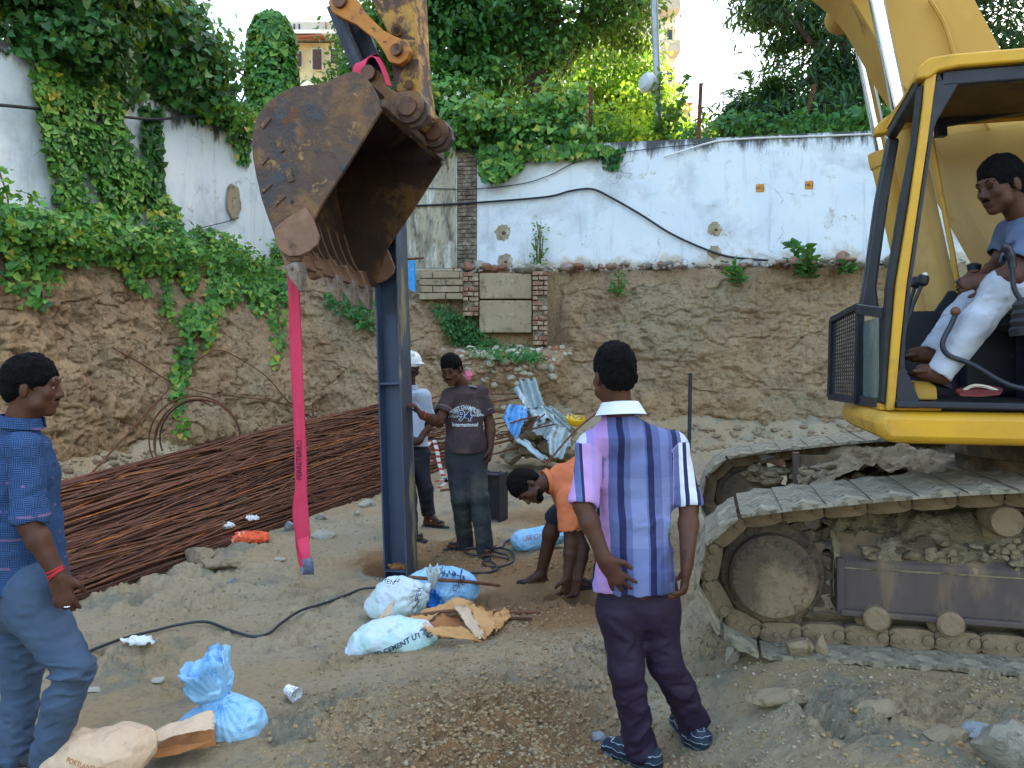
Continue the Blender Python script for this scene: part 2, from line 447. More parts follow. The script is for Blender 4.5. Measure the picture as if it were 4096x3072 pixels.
# ground colours are real soil colours: grey-green silt, tan clay, orange freshly dug earth
def soil(name, world_off=True):
    t = NT(name); g = t.co('Object')
    n1 = t.noise(g, .9, 5, .6, .4); n2 = t.noise(t.vec(g, loc=(5, 3, 1)), 2.6, 6, .65, .3); n3 = t.noise(g, 28, 6, .7)
    col = t.mix(t.ramp(n1, [(.38, 0.), (.6, 1.)]), rgb('#A3977F'), rgb('#A28E6E'))
    col = t.mix(t.ramp(n2, [(.52, 0.), (.64, 1.)]), col, rgb('#85806F'))
    d = t.attr('dug', 'Fac')
    dd = t.math('ADD', d, t.math('MULTIPLY', t.math('SUBTRACT', t.noise(g, 3.5, 6, .7), .5), .9))
    col = t.mix(t.ramp(dd, [(.35, 0.), (.75, 1.)]), col, rgb('#8B6C4B'))
    col = t.mix(t.ramp(n3, [(.3, .55), (.5, 0.)]), col, rgb('#6A6253'))
    col = t.mix(t.ramp(t.noise(g, 75, 3, .6), [(.66, 0.), (.74, .5)]), col, rgb('#C0B8A6'))
    h = t.math('ADD', t.noise(g, 45, 8, .75), t.math('MULTIPLY', t.noise(g, 150, 4, .7), .5))
    return t.done(col, .92, 0, t.bump(h, 1., .02), .2)
M_soil = soil('soil')
def build_ground():
    ys = [-25, -12, -5, -2, -.5, .3, .8, 1.2, 1.5]; y = 1.7
    while y < 16.5:
        ys.append(y); y += max(y*y/1287*1.35, .005)
    ys += [17.5]; ys = np.array(ys)
    s = np.linspace(-1, 1, 641); out = np.geomspace(1.03, 12, 26)
    s = np.concatenate([-out[::-1], s, out])
    half = np.maximum(ys, 1.5)*.70
    X = s[None, :]*half[:, None]; X = np.clip(X, -60, 60); Y = np.repeat(ys[:, None], len(s), 1)
    X = X + (np.abs(X) >= 60)*np.sign(X)*np.arange(len(s))[None]*.001
    Z = gh(X, Y)
    V = np.stack([X, Y, Z], -1).reshape(-1, 3); n, k = X.shape
    i = np.arange((n-1)*k).reshape(n-1, k)[:, :-1].ravel(); Q = np.stack([i, i+1, i+1+k, i+k], 1)
    dug = np.zeros(len(V))
    for (a, b, r, w) in [(-.1, 3.3, .8, .62), (.3, 2.6, .7, .65), (.5, 5.7, .85, 1.1), (-.6, 6.6, .6, .9), (-1.1, 6.5, .3, .7), (.1, 5., .5, .7), (.4, 8, .7, .8), (-.8, 2.6, .4, .3), (2.4, 2.6, .3, .5)]:
        dug = dug+w*np.exp(-((V[:, 0]-a)**2+(V[:, 1]-b)**2)/(r*r))
    o = mk('ground', V, Q, M_soil, None, True, (0, 0, 0), attrs={'dug': np.clip(dug, 0, 1)}); tag(o, kind='structure')
build_ground()
# -------- bank
TOP = [(-10, 1), (-9.2, 3.5), (-8.0, 6.5), (-7.2, 8.5), (-6.6, 10.1), (-5.9, 11.6), (-5.0, 13.6), (-4.3, 14.75), (-2, 15.2), (1, 15.1), (5, 14.5), (9, 13.8), (16, 12.4), (30, 10)]
BASE = [(-9, 0), (-8.3, 3), (-7.3, 5.6), (-6.4, 7.8), (-5.4, 10.1), (-4.6, 11.6), (-3.4, 12.9), (-2.4, 13.3), (-1, 13.5), (1.5, 13.8), (5, 13.45), (9, 12.8), (16, 11.3), (30, 9)]
def soilbank():
    t = NT('bank_soil'); g = t.co('Object'); s = t.sep(g)
    st = t.noise(t.vec(g, (.6, .6, 1.1)), 1.2, 7, .65, .5); b = t.noise(g, .55, 5, .6, .3); f = t.noise(g, 14, 8, .7)
    col = t.ramp(st, [(.3, rgb('#957A5E')), (.45, rgb('#AC9072')), (.58, rgb('#BBA07E')), (.7, rgb('#A08366'))])
    col = t.mix(t.ramp(b, [(.45, 0.), (.6, .85)]), col, rgb('#A99A80'))
    low = t.ramp(t.math('ADD', t.math('MULTIPLY', s[2], .3), t.math('MULTIPLY', t.noise(g, .8, 5), .35)), [(.25, 1.), (.5, 0.)])
    col = t.mix(t.math('MULTIPLY', low, .45), col, rgb('#AE8654'))
    col = t.mix(t.ramp(f, [(.34, .6), (.5, 0.)]), col, rgb('#5C4B39'))
    col = t.mix(t.ramp(t.noise(g, 30, 4), [(.62, 0.), (.72, .6)]), col, rgb('#B9AE9A'))
    scr = t.noise(t.vec(g, (9, 9, .9), rot=(0, .35, 0)), 1.5, 6, .7)
    h = t.math('ADD', t.noise(g, 7, 12, .78), t.math('MULTIPLY', scr, .8))
    h = t.math('ADD', h, t.math('MULTIPLY', t.noise(t.vec(g, (1, 1, .6)), 28, 6, .7), .5))
    vst = t.noise(t.vec(g, (3.2, 3.2, .4), rot=(0, .3, 0)), 1.3, 7, .7, .4); col = t.mix(t.ramp(vst, [(.3, .55), (.46, 0.)]), col, rgb('#6F5C46')); col = t.mix(t.ramp(vst, [(.56, 0.), (.72, .45)]), col, rgb('#B5A486'))
    return t.done(col, .93, 0, t.bump(h, 1., .085), .15)
M_bank = soilbank()
def resample(P, n):
    P = np.array([tuple(p) for p in catmull([Vector((a, b, 0)) for a, b in P], 20)])[:, :2]
    d = np.r_[0, np.cumsum(np.linalg.norm(np.diff(P, axis=0), axis=1))]
    q = np.linspace(0, d[-1], n); return np.stack([np.interp(q, d, P[:, 0]), np.interp(q, d, P[:, 1])], 1)
def warp(P, n):   # same parameter for both curves (control points correspond)
    C = np.array([tuple(p) for p in catmull([Vector((a, b, 0)) for a, b in P], 40)])[:, :2]
    return np.stack([np.interp(np.linspace(0, len(C)-1, n), np.arange(len(C)), C[:, i]) for i in (0, 1)], 1)
BN, BR = 1300, 240
tp, bp = warp(TOP, BN), warp(BASE, BN)
BANKTOP = 3.38
def bank_points():
    t = np.linspace(0, 1, BR)
    prof = 1-(1-t)**1.0*1.0
    k = np.where(t < .12, t*1.0, t)
    X = bp[:, None, 0]+(tp-bp)[:, None, 0]*(k[None]**1.25); Y = bp[:, None, 1]+(tp-bp)[:, None, 1]*(k[None]**1.25)
    Z = np.repeat((-.15+t*(BANKTOP+.15))[None], BN, 0)
    d = np.gradient(tp+bp, axis=0); nx, ny = d[:, 1], -d[:, 0]; L = np.hypot(nx, ny); nx, ny = nx/L, ny/L
    P = np.stack([X, Y, Z], -1).reshape(-1, 3)
    big = (fbm(P*np.array([.5, .5, .3]), 4)-.5)*.7; med = (fbm(P*np.array([1.6, 1.6, .7])+5, 4)-.5)*.22
    tilt = P.copy(); tilt[:, 0] += .45*P[:, 2]
    scr = np.abs(fbm(tilt*np.array([4.5, 4.5, .8]), 4)-.5)*-.36; fin = (fbm(P*9, 4, .6)-.5)*.12
    st = np.abs(fbm(P*np.array([1.1, 1.1, 1.6])+2, 4)-.5)*.25
    crk = -sstep(.035, 0, np.abs(fbm(P*np.array([1.5, 1.5, 2.2])+11, 4)-.5))*.045-sstep(.03, 0, np.abs(fbm(P*4.5+21, 3)-.5))*.025; shelf = .05*sstep(.5, .56, fbm(P*np.array([.7, .7, 1.5])+40, 4))
    disp = (big+med+scr+fin+st+crk+shelf).reshape(BN, BR)
    edge = sstep(0, .1, t)[None]*(1-.75*sstep(.88, 1, t))[None]
    disp = disp*edge
    PX, PY = X+nx[:, None]*disp, Y+ny[:, None]*disp
    # recess round the exposed foundation, with a rubble shelf below it
    mk_ = sstep(-1.5, -1.0, X)*sstep(1.15, .8, X); up = sstep(1.75, 1.95, Z)
    PY = PY+mk_*up*np.clip(15.15-PY, 0, 2); PY = PY-mk_*(1-up)*np.clip(PY-13.9, -.2, .35)*sstep(.9, 1.6, Z)
    Zr = Z+(fbm(P*2.5+8, 3).reshape(BN, BR)-.5)*.1*sstep(.8, 1, t)[None]
    return np.stack([PX, PY, Zr], -1)
BP = bank_points()
def build_bank():
    V = BP.reshape(-1, 3); i = (np.arange(BN-1)[:, None]*BR+np.arange(BR-1)[None]).ravel()
    Q = np.stack([i, i+BR, i+BR+1, i+1], 1)
    o = mk('bank', V, Q, M_bank, None, True, (0, 0, 0)); tag(o, kind='structure')
build_bank()
def terrace():
    # upper ground from the bank edge out past the wall to the horizon
    e = BP[:, -1]; n = 14; V = []
    out = np.array([0, .15, .3, .5, .8, 1.2, 2, 4, 8, 15, 30, 80, 200, 700])
    d = np.gradient(tp+bp, axis=0); nx, ny = -d[:, 1], d[:, 0]; L = np.hypot(nx, ny); nx, ny = nx/L, ny/L
    fan = e[:, :2]-np.array([0, 6.]); fl = np.linalg.norm(fan, axis=1)[:, None]; fan = fan/fl
    for k, q in enumerate(out):
        w = min(1, q/6); dx = (1-w)*nx+w*fan[:, 0]; dy = (1-w)*ny+w*fan[:, 1]
        x, y = e[:, 0]+dx*q, e[:, 1]+dy*q; P = np.stack([x, y, x*0], -1)
        z = e[:, 2] if k == 0 else BANKTOP+(fbm(P*2.2, 4)-.5)*.22*(q < 5)+.0
        V.append(np.stack([x, y, z], -1))
    V = np.stack(V, 1).reshape(-1, 3); i = (np.arange(BN-1)[:, None]*n+np.arange(n-1)[None]).ravel()
    o = mk('terrace', V, np.stack([i, i+n, i+n+1, i+1], 1), M_bank, None, True, (0, 0, 0)); tag(o, kind='structure')
terrace()
# -------- boundary wall
WALLX = [(-12.0, -3.0), (-6.93, 10.56), (-5.14, 15.3), (-4.9, 16.55), (6.9, 14.7), (30, 10.85)]
def wallY(px):          # depth of the wall's face along the ray of column px
    a = (px-CX)/F
    if px < 250: return 10.917/(.3776-a)
    return 15.857/(1+.168*a) if True else 0     # line through (-.86,16) and (6.9,14.7)
WALLX[3] = (-4.95, 16.69)
def wallmat():
    t = NT('painted_plaster'); g = t.co('Object'); s = t.sep(g); z = s[2]
    n = t.noise(g, 1.1, 6, .6); col = t.mix(t.ramp(n, [(.35, 0.), (.65, 1.)]), rgb('#CFDAE6'), rgb('#DCE2E8'))
    col = t.mix(t.ramp(t.noise(t.vec(g, loc=(9, 2, 0)), .7, 8, .7, .3), [(.5, 0.), (.68, .9)]), col, rgb('#A6AEB8'))
    # mould creeping down from the top, rain streaks, splashes at the foot
    top = t.math('ADD', t.math('MULTIPLY', z, .9), t.math('MULTIPLY', t.noise(t.vec(g, (3, 3, .7)), 1.4, 8, .75), 1.3))
    col = t.mix(t.ramp(top, [(.66, 0.), (.78, .9)]) if False else t.ramp(t.math('SUBTRACT', top, 2.35), [(.42, 0.), (.62, .95)]), col, rgb('#3A3D3C'))
    stn = t.noise(t.vec(g, (4, 4, .45)), 1.3, 6, .7); col = t.mix(t.ramp(stn, [(.56, 0.), (.75, .5)]), col, rgb('#8F9499'))
    low = t.math('SUBTRACT', t.math('MULTIPLY', t.noise(g, 2.2, 7, .7), 1.1), z)
    col = t.mix(t.ramp(low, [(.2, 0.), (.4, .8)]), col, rgb('#B0A188'))
    col = t.mix(t.ramp(t.noise(t.vec(g, loc=(1, 7, 3)), 2.3, 9, .75, .6), [(.6, 0.), (.66, .8)]), col, rgb('#A29A88'))
    cr = t.n.new('ShaderNodeTexVoronoi'); cr.feature = 'DISTANCE_TO_EDGE'; cr.inputs['Scale'].default_value = .55
    w = t.vec(g); wn_ = t.n.new('ShaderNodeVectorMath'); wn_.operation = 'ADD'
    nn = t.n.new('ShaderNodeTexNoise'); nn.inputs['Scale'].default_value = 3; nn.inputs['Detail'].default_value = 6; t.link(g, nn.inputs['Vector'])
    sc = t.n.new('ShaderNodeVectorMath'); sc.operation = 'SCALE'; sc.inputs['Scale'].default_value = .5; t.link(nn.outputs['Color'], sc.inputs[0])
    t.link(w, wn_.inputs[0]); t.link(sc.outputs[0], wn_.inputs[1]); t.link(wn_.outputs[0], cr.inputs['Vector'])
    col = t.mix(t.math('MULTIPLY', t.ramp(cr.outputs['Distance'], [(0., .6), (.006, 0.)]), t.ramp(t.noise(g, .9, 2), [(.5, 0.), (.56, 1.)])), col, rgb('#5E6266'))
    h = t.math('ADD', t.noise(g, 12, 8, .7), t.math('MULTIPLY', t.noise(g, 90, 3), .3))
    return t.done(col, .85, 0, t.bump(h, .35, .02), .25)
M_wall = wallmat()
M_old = mat('weathered_plaster', '#B9B29C', '#8F8C80', 1.6, .9, 0, [('#4B4B48', 2.5, .5, .68), ('#D2D4D2', 1.8, .55, .66), ('#6B675D', 9, .55, .7)], .6, 20, .02, .2, stretch=(2.5, 2.5, .7))
M_conc = mat('old_concrete', '#A39680', '#90836C', 2, .92, 0, [('#756A58', 7, .52, .66), ('#B8B4A8', 5, .6, .7)], .6, 25, .02, .2)
M_mortar = mat('mortar', '#8F8674', '#7B7263', 8, .95, 0, [('#5B5449', 14, .5, .65)], .7, 50, .015, .2)
M_brick = mat('red_brick', '#90604C', '#86685A', 5, .9, 0, [('#A69A86', 7, .46, .58), ('#5E4438', 13, .55, .7)], .5, 60, .01, .2)
M_brickgrey = mat('grimy_brick', '#6E5C52', '#7D7468', 5, .92, 0, [('#9C988C', 8, .5, .64), ('#3F3A36', 6, .5, .7)], .6, 50, .015, .2)
def wall():
    root = thing('boundary_wall', (0, 15.9, BANKTOP), 'long whitewashed boundary wall stained with mould above the earth bank', 'wall')
    H0, H1 = BANKTOP-.5, 5.98
    pts = [Vector((a, b, 0)) for a, b in WALLX]; m = MB()
    nrm = []
    for i in range(len(pts)):
        d = (pts[min(i+1, len(pts)-1)]-pts[max(i-1, 0)]).normalized(); nrm.append(Vector((-d.y, d.x, 0)))
    for i in range(len(pts)-1):
        a, b = pts[i], pts[i+1]; n = Vector((-(b-a).y, (b-a).x, 0)).normalized()*.24
        ea, eb = a, b
        m.prism([ea+Vector((0, 0, H0)), eb+Vector((0, 0, H0)), eb+Vector((0, 0, H1)), ea+Vector((0, 0, H1))], n)
    m.build('plaster_face', M_wall, root, loc=(0, 15.9, BANKTOP))
    return root
W = wall()
def WP(px, py, off=0):   # a point on the wall face seen at px, py
    return A(px, py, wallY(px)-off)
wd = Vector((6.9+4.95, 14.7-16.69, 0)).normalized(); wnv = Vector((wd.y, -wd.x, 0))      # along the right wall, and out of it
def wallpanel(name, x0, x1, y0, y1, m, th=.012, off=.0, bevel=0):
    a, b = WP(x0, y1), WP(x1, y1); zt = WP(x0, y0).z
    mb = MB(); mb.prism([a, b, Vector((b.x, b.y, zt)), Vector((a.x, a.y, zt))], wnv*th)
    return mb.build(name, m, W, bevel=bevel)
def brickwork(m, x0, x1, z0, z1, org, dx, out, bw=.22, bh=.072, gap=.014, depth=.05, jit=.008, miss=0, off0=0.):
    """bricks laid from org along dx, face pushed towards out"""
    dx = Vector(dx).normalized(); out = Vector(out).normalized(); row = 0; z = z0
    rg = random.Random(int(x0*77+z0*13)+5)
    while z+bh*.6 < z1:
        x = x0-(bw/2 if row % 2 else 0)
        while x < x1-.02:
            a, b = max(x, x0), min(x+bw, x1)
            if b-a > .04 and rg.random() > miss:
                c = Vector(org)+dx*((a+b)/2)+Vector((0, 0, z+bh/2))+out*(depth/2+rg.uniform(-jit, jit))
                m.box(c, (b-a)/2, depth/2, bh/2*rg.uniform(.9, 1), (dx+Vector((0, 0, rg.uniform(-.02, .02)))).normalized(), out)
            x += bw+gap
        z += bh+gap; row += 1
    return m
def wall_details():
    wallpanel('weathered_panel', 330, 456, 152.5, 268, M_old, .02)
    p0 = WP(457, 268); w = (WP(477, 268)-p0).length; h = WP(457, 153).z-p0.z
    b = MB(); b.prism([p0, p0+wd*w, p0+wd*w+Vector((0, 0, h)), p0+Vector((0, 0, h))], wnv*.004); b.build('mortar_bed', M_mortar, W)
    m = MB(); brickwork(m, .01, w-.01, .02, h-.02, p0, wd, wnv, jit=.012, depth=.035, miss=.06, bw=.2); m.build('brick_strip', M_brickgrey, W, bevel=.006)
    for (x, y, r) in [(503, 232, 8.5), (505, 261, 8), (715, 229, 7), (715, 252, 7)]:
        c = WP(x, y); R = r*c.y/F; P = []
        for k in range(26):
            t = k/26*2*math.pi; q = R*(.8+.35*random.random()); P.append(c+wd*math.cos(t)*q+Vector((0, 0, math.sin(t)*q)))
        MB().prism(P, wnv*.006).build('cement_patch', M_conc, W)
        mm = MB(); mm.rock(c+wnv*.01+Vector((.02, 0, -.02)), R*.3, x, (1, .4, 1)); mm.build('hole_plug', mat('hole_dark%d' % x, '#3A332C', '#57493C', 9), W, True)
    c = A(232, 202, wallY(232)-.02); P = [c+Vector((.353, .936, 0))*.17*math.cos(k/20*6.283)*(1+.3*random.random())+Vector((.02, -.01, .30*math.sin(k/20*6.283)*(1+.2*random.random()))) for k in range(20)]
    MB().prism(P, (.03, -.012, 0)).build('cement_patch', M_conc, W)
    # white pipe lying on top, sagging over the edge
    P = catmull([WP(664, 157, .1), WP(692, 148, .08), WP(705, 144, .06), WP(722, 140.5, .02), WP(760, 138, .02), WP(820, 136, .02), WP(885, 133.5, .02)], 6)
    MB().tube(P, .02, 8).build('plastic_pipe', mat('white_pvc', '#D5D8D6', '#B8BAB6', 6, .5), None, True)
    tag(bpy.data.objects['plastic_pipe'], 'thin white plastic pipe sagging over the top of the white wall', 'pipe')
    for (x, y, s) in [(760, 188, 'HY-3'), (809, 185, 'HB-3')]:
        c = WP(x, y, .0); o = thing('survey_plate', c, 'small orange plate marked %s on the white wall' % s, 'sign', 'survey plates on the wall')
        m = MB(); m.box(c+wnv*.008, .075, .006, .075, wd, wnv); m.build('plate', mat('plate_'+s, '#C8893A', '#B47A34', 20, .6), o, bevel=.004)
        textmesh('lettering', s, .075, c+wnv*.016-Vector((0, 0, .03)), wd, (0, 0, 1), mat('plate_ink'+s, '#2A2018'), o, 'CENTER', thick=.002)
def textmesh(name, s, size, org, X, Z, m, parent, align='CENTER', thick=.001, bold=0, bvh=None, arc=None, off=.003, stretch=1., sub=False):
    cu = bpy.data.curves.new('tmp', 'FONT'); cu.body = s; cu.size = size; cu.align_x = align; cu.extrude = thick; cu.offset = bold
    o = bpy.data.objects.new('tmp', cu); scn.collection.objects.link(o)
    bpy.context.view_layer.update()
    me = o.evaluated_get(bpy.context.evaluated_depsgraph_get()).to_mesh()
    V = [v.co.copy() for v in me.vertices]; Fc = [tuple(p.vertices) for p in me.polygons]
    o.evaluated_get(bpy.context.evaluated_depsgraph_get()).to_mesh_clear()
    bpy.data.objects.remove(o); bpy.data.curves.remove(cu)
    X = Vector(X).normalized(); Z = Vector(Z).normalized(); N = X.cross(Z); org = Vector(org); W_ = []
    for v in V:
        x, y = v.x*stretch, v.y
        if arc: x, y = (arc+y)*math.sin(x/arc) if arc > 0 else (-arc-y)*math.sin(x/-arc), ((arc+y)*math.cos(x/arc)-arc if arc > 0 else -((-arc-y)*math.cos(x/-arc))+(-arc))
        p = org+X*x+Z*y
        if bvh is not None:
            h = bvh.ray_cast(p+N*.5, -N, 1.2)
            p = (h[0] if h[0] is not None else p)+N*(off+v.z)
        else: p = p+N*v.z
        W_.append(p)
    return mk(name, W_, Fc, m, parent, False)
wall_details()
# -------- exposed foundation under the wall
def foundation():
    Y = 14.95; root = thing('brick_foundation', A(507, 345, Y), 'exposed footing of two red brick piers with a concrete slab between', 'foundation')
    def P(px, py): return A(px, py, Y)
    for (x0, x1, yb, miss) in [(463, 478.5, 316, .12), (532.5, 547.5, 345, .08)]:
        a = P(x0, yb); w = (x1-x0)*Y/F; h = (yb-273)*Y/F
        m = MB().box(a+Vector((w/2, .12, h/2)), w/2-.01, .12, h/2); o = m.build('pier', M_mortar, root)
        b = MB(); brickwork(b, 0, w, 0, h, a, (1, 0, 0), (0, -1, 0), bw=.2, bh=.075, gap=.02, jit=.02, depth=.07, miss=miss); b.build('brick_face', M_brick, o, bevel=.008)
    for (y0, y1, dx) in [(273, 299, 0), (300.2, 333, .02)]:
        a, b = P(479, y1), P(532, y0); m = MB().box(Vector(((a.x+b.x)/2, Y+.1, (a.z+b.z)/2)), (b.x-a.x)/2-.005, .1+dx, (b.z-a.z)/2-.006)
        m.build('slab', M_conc, root, bevel=.02)
    a = P(420, 300); m = MB()
    brickwork(m, 0, 43*Y/F, 0, 26*Y/F, a, (1, 0, 0), (0, -1, 0), bw=.5, bh=.12, gap=.015, jit=.02, depth=.15); m.build('block_course', M_conc, root, bevel=.01)
    # a course of bricks peeping out along the foot of the wall, to the right
    m = MB(); p0 = WP(485, 274, .05)
    for k in range(46):
        if random.random() < .3: continue
        c = p0+wd*(k*.17)+wnv*random.uniform(.0, .05)+Vector((0, 0, -.02+.02*random.random()-k*.001))
        c.z = BANKTOP+.07+random.uniform(-.02, .03); m.box(c, .075, .05, .035, (wd+Vector((0, 0, random.uniform(-.1, .1)))).normalized(), wnv)
    m.build('brick_course', M_brick, W, bevel=.008)
foundation()
# ================================================================ VEGETATION AND BACKGROUND
L_ivy = leafmat('vine_leaves', ['#1F4A24', '#30642B', '#437A34', '#5A8F3E', '#759F42', '#A89A38'], .22)
L_dark = leafmat('dark_vine_leaves', ['#173A20', '#234E29', '#306733', '#457C3C'], .25)
L_tree = leafmat('tree_leaves', ['#173A1A', '#27562A', '#3A7335', '#568A3C'], .4)
L_sun = leafmat('bright_leaves', ['#3A6A22', '#6C9A2A', '#9DBB33', '#BACB45'], .5)
L_palm = leafmat('palm_leaves', ['#0F2A1C', '#1B3F26', '#2A5330', '#4B6E38'], .25)
L_weed = leafmat('weed_leaves', ['#23502A', '#2F6A35', '#4A8540'], .3)
M_bark = mat('bark', '#4A4036', '#6A5D4E', 6, .9, 0, [('#2E2822', 10, .5, .66)], .8, 30, .02, .2, stretch=(1, 1, .3))
M_stem = mat('vine_stem', '#5A5236', '#6E5B3E', 8, .9)
def clumps(ells, nc, nl, size, spread, shape=OVAL, droop=-.6, rg=rng, shell=.55, zmin=None):
    out = []; vol = np.array([e[1][0]*e[1][1]*e[1][2] for e in ells])**.67; pr = vol/vol.sum()
    for k in range(nc):
        c, r = ells[rg.choice(len(ells), p=pr)]
        d = rg.normal(0, 1, 3); d /= np.linalg.norm(d); q = rg.uniform(shell, 1.08)
        o = np.array(c)+d*np.array(r)*q; n = int(nl*rg.uniform(.5, 1.5)); s = spread*rg.uniform(.6, 1.4)
        P = o+rg.normal(0, 1, (n, 3))*np.array([s, s, s*.65])
        if zmin is not None: P = P[P[:, 2] > zmin]
        N = (P-np.array(c))/np.array(r)+np.array([0, -.5, .5]); N /= np.linalg.norm(N, axis=1)[:, None]+1e-9
        dr = np.tile(np.array([0, 0, -1.]), (len(P), 1))*(-droop)+d*.6
        out.append(leaf_arrays(P, N, size, shape, dr, .55, rg))
    return out
def tree(label, base, trunk, ells, nc, nl, size, spread, lm, shape=OVAL, r0=.16, limbs=8, name='tree', group=None, cat='tree'):
    root = thing(name, base, label, cat, group); m = MB()
    tr = catmull([Vector(base)]+[Vector(p) for p in trunk], 6)
    n = len(tr); m.tube(tr, [r0*(1-.7*i/n)+.02 for i in range(n)], 8)
    rg = np.random.default_rng(int(abs(base[0])*31+abs(base[1])*7+nc))
    for k in range(limbs):
        a = tr[int(n*rg.uniform(.35, .98))]; c, r = ells[rg.integers(len(ells))]
        b = Vector(np.array(c)+rg.normal(0, .45, 3)*np.array(r)); mid = (a+b)/2+Vector(rg.normal(0, .25, 3))+Vector((0, 0, .2))
        P = catmull([a, mid, b], 5); m.tube(P, [r0*.42*(1-.8*i/len(P))+.008 for i in range(len(P))], 6)
        for _ in range(3):
            q = P[rg.integers(3, len(P))]; e = q+Vector(rg.normal(0, .5, 3)); m.tube([q, (q+e)/2+Vector((0, 0, .08)), e], [.025, .018, .006], 5)
    m.build('trunk', M_bark, root, True)
    leaves('crown', clumps(ells, nc, nl, size, spread, shape, rg=rg), lm, root)
    return root
def E_(px, py, Y, rx, rz, ry=None):         # ellipsoid by where it is seen
    c = A(px, py, Y); return (tuple(c), (rx*Y/F, (ry or rx)*Y/F, rz*Y/F))
T = BANKTOP
tree('leafy tree with dark hanging creepers behind the bucket arm', A(400, 240, 17.6), [A(392, 180, 17.8), A(385, 90, 18)],
     [E_(378, 45, 18, 28, 60), E_(412, 60, 17.8, 48, 70), E_(460, 20, 18, 40, 60), E_(455, 120, 17.4, 35, 40), E_(400, 130, 17.2, 30, 35), E_(420, -70, 18, 80, 70)], 330, 66, .17, .27, L_tree)
tree('tall tree with a forked bare trunk beyond the middle of the wall', A(507, 215, 18.2), [A(512, 160, 18.2), A(520, 128, 18.3), A(533, 85, 18.3), A(545, 45, 18.4), A(560, 5, 18.5)],
     [E_(500, 15, 18.6, 55, 50), E_(565, 8, 18.6, 60, 45), E_(620, 15, 18.8, 38, 38), E_(490, 80, 18, 30, 35), E_(545, 60, 18.4, 22, 26), E_(560, -80, 19, 95, 60), E_(460, 60, 18.6, 32, 50)], 460, 66, .15, .25, L_tree, r0=.13, limbs=12)
tree('sunlit yellow green tree far behind the forked trunk', A(600, 170, 27), [A(602, 120, 27), A(606, 90, 27)],
     [E_(560, 95, 27, 45, 38), E_(612, 80, 27.5, 44, 48), E_(640, 110, 26.5, 32, 30), E_(520, 110, 27, 40, 30), E_(700, 140, 27, 45, 15)], 330, 60, .2, .38, L_sun)
tree('large dark drooping tree beside the yellow boom', A(850, 215, 18), [A(842, 150, 18), A(848, 80, 18.2), A(838, 0, 18.4)],
     [E_(790, 15, 18.3, 45, 45), E_(850, 30, 18.2, 55, 55), E_(800, 80, 18, 40, 40), E_(870, 95, 17.8, 50, 40), E_(930, 50, 18, 60, 60), E_(850, -70, 18.6, 100, 60), E_(760, 0, 18.6, 26, 30), E_(820, 118, 17.6, 50, 20), E_(1010, 30, 18.6, 70, 60), E_(1000, -80, 19, 100, 70), E_(775, 112, 17.8, 45, 22), E_(745, 118, 17.6, 26, 14)], 620, 66, .23, .27, L_palm, LONG, r0=.2, limbs=12)
tree('broad dark tree standing beyond the cab roof', A(1130, 215, 17), [A(1120, 120, 17), A(1130, 0, 17)],
     [E_(1100, 60, 17, 90, 80), E_(1200, 20, 17.5, 110, 110), E_(1130, -90, 18, 120, 90)], 150, 60, .24, .4, L_palm, LONG, r0=.22)
def palm():
    root = thing('date_palm', A(758, 190, 17.4), 'dark palm with arching fronds at the edge of the open sky', 'palm')
    base = A(762, 118, 17.4); m = MB().tube([A(762, 190, 17.4), base], [.2, .16], 10); m.build('trunk', M_bark, root, True)
    rg = np.random.default_rng(4); parts = []
    for k in range(44):
        az = rg.uniform(0, 6.283); el = rg.uniform(-.1, 1.25); L = rg.uniform(1.5, 2.3)
        d = Vector((math.cos(az)*math.cos(el)*1.0, math.sin(az)*math.cos(el)*.7, math.sin(el))); P = [base+d*L*t+Vector((0, 0, -.75*L*t*t*(.4+math.cos(el)))) for t in np.linspace(0, 1, 18)]
        for i in range(1, 17):
            tg = (P[i+1]-P[i-1]).normalized(); sd_ = tg.cross(Vector((0, 0, 1))).normalized()
            for sg in (-1, 1):
                for q in (0, .5):
                    p0 = P[i].lerp(P[i+1], q); dd = (sd_*sg+tg*.7+Vector((0, 0, rg.uniform(-.25, .2)))).normalized(); w = tg*.016; l = .42*math.sin(math.pi*(.12+.85*i/17))
                    parts.append(([p0-w, p0+w, p0+dd*l+w*.2, p0+dd*l-w*.2], rg.uniform()))
    V = np.array([[tuple(q) for q in p[0]] for p in parts]).reshape(-1, 3); Q = np.arange(len(V)).reshape(-1, 4)
    mk('frond', V, Q, L_palm, root, False, attrs={'rnd': np.repeat([p[1] for p in parts], 4)})
palm()
def in_poly(x, y, poly):
    ins = np.zeros(len(x), bool); n = len(poly)
    for i in range(n):
        (x1, y1), (x2, y2) = poly[i], poly[(i+1) % n]
        c = ((y1 > y) != (y2 > y)) & (x < (x2-x1)*(y-y1)/((y2-y1) if y2 != y1 else 1e-9)+x1); ins ^= c
    return ins
def curtain(n, poly, yfun, size, N, rg, thick=.18, clump=0, gapn=0, shape=HEART):
    """leaves hanging over a surface region outlined by poly"""
    P = np.array(poly); x = rg.uniform(P[:, 0].min(), P[:, 0].max(), n*4); y = rg.uniform(P[:, 1].min(), P[:, 1].max(), n*4)
    jx, jy = x+rg.normal(0, 2.2, len(x)), y+rg.normal(0, 3, len(x))
    k = in_poly(jx, jy, poly)
    if gapn: k &= vnoise(np.stack([x*.09, y*.05, x*0+3], 1))+rg.uniform(-.15, .15, len(x)) > gapn
    x, y = x[k][:n], y[k][:n]; D = np.array([yfun(a, b) for a, b in zip(x, y)])-rg.uniform(.02, thick, len(x))
    pts = np.stack([(x-CX)*D/F, D, CZ-(y-HY)*D/F], 1)
    return leaf_arrays(pts, np.tile(np.array(N, float), (len(pts), 1)), size, shape, None, .35, rg)
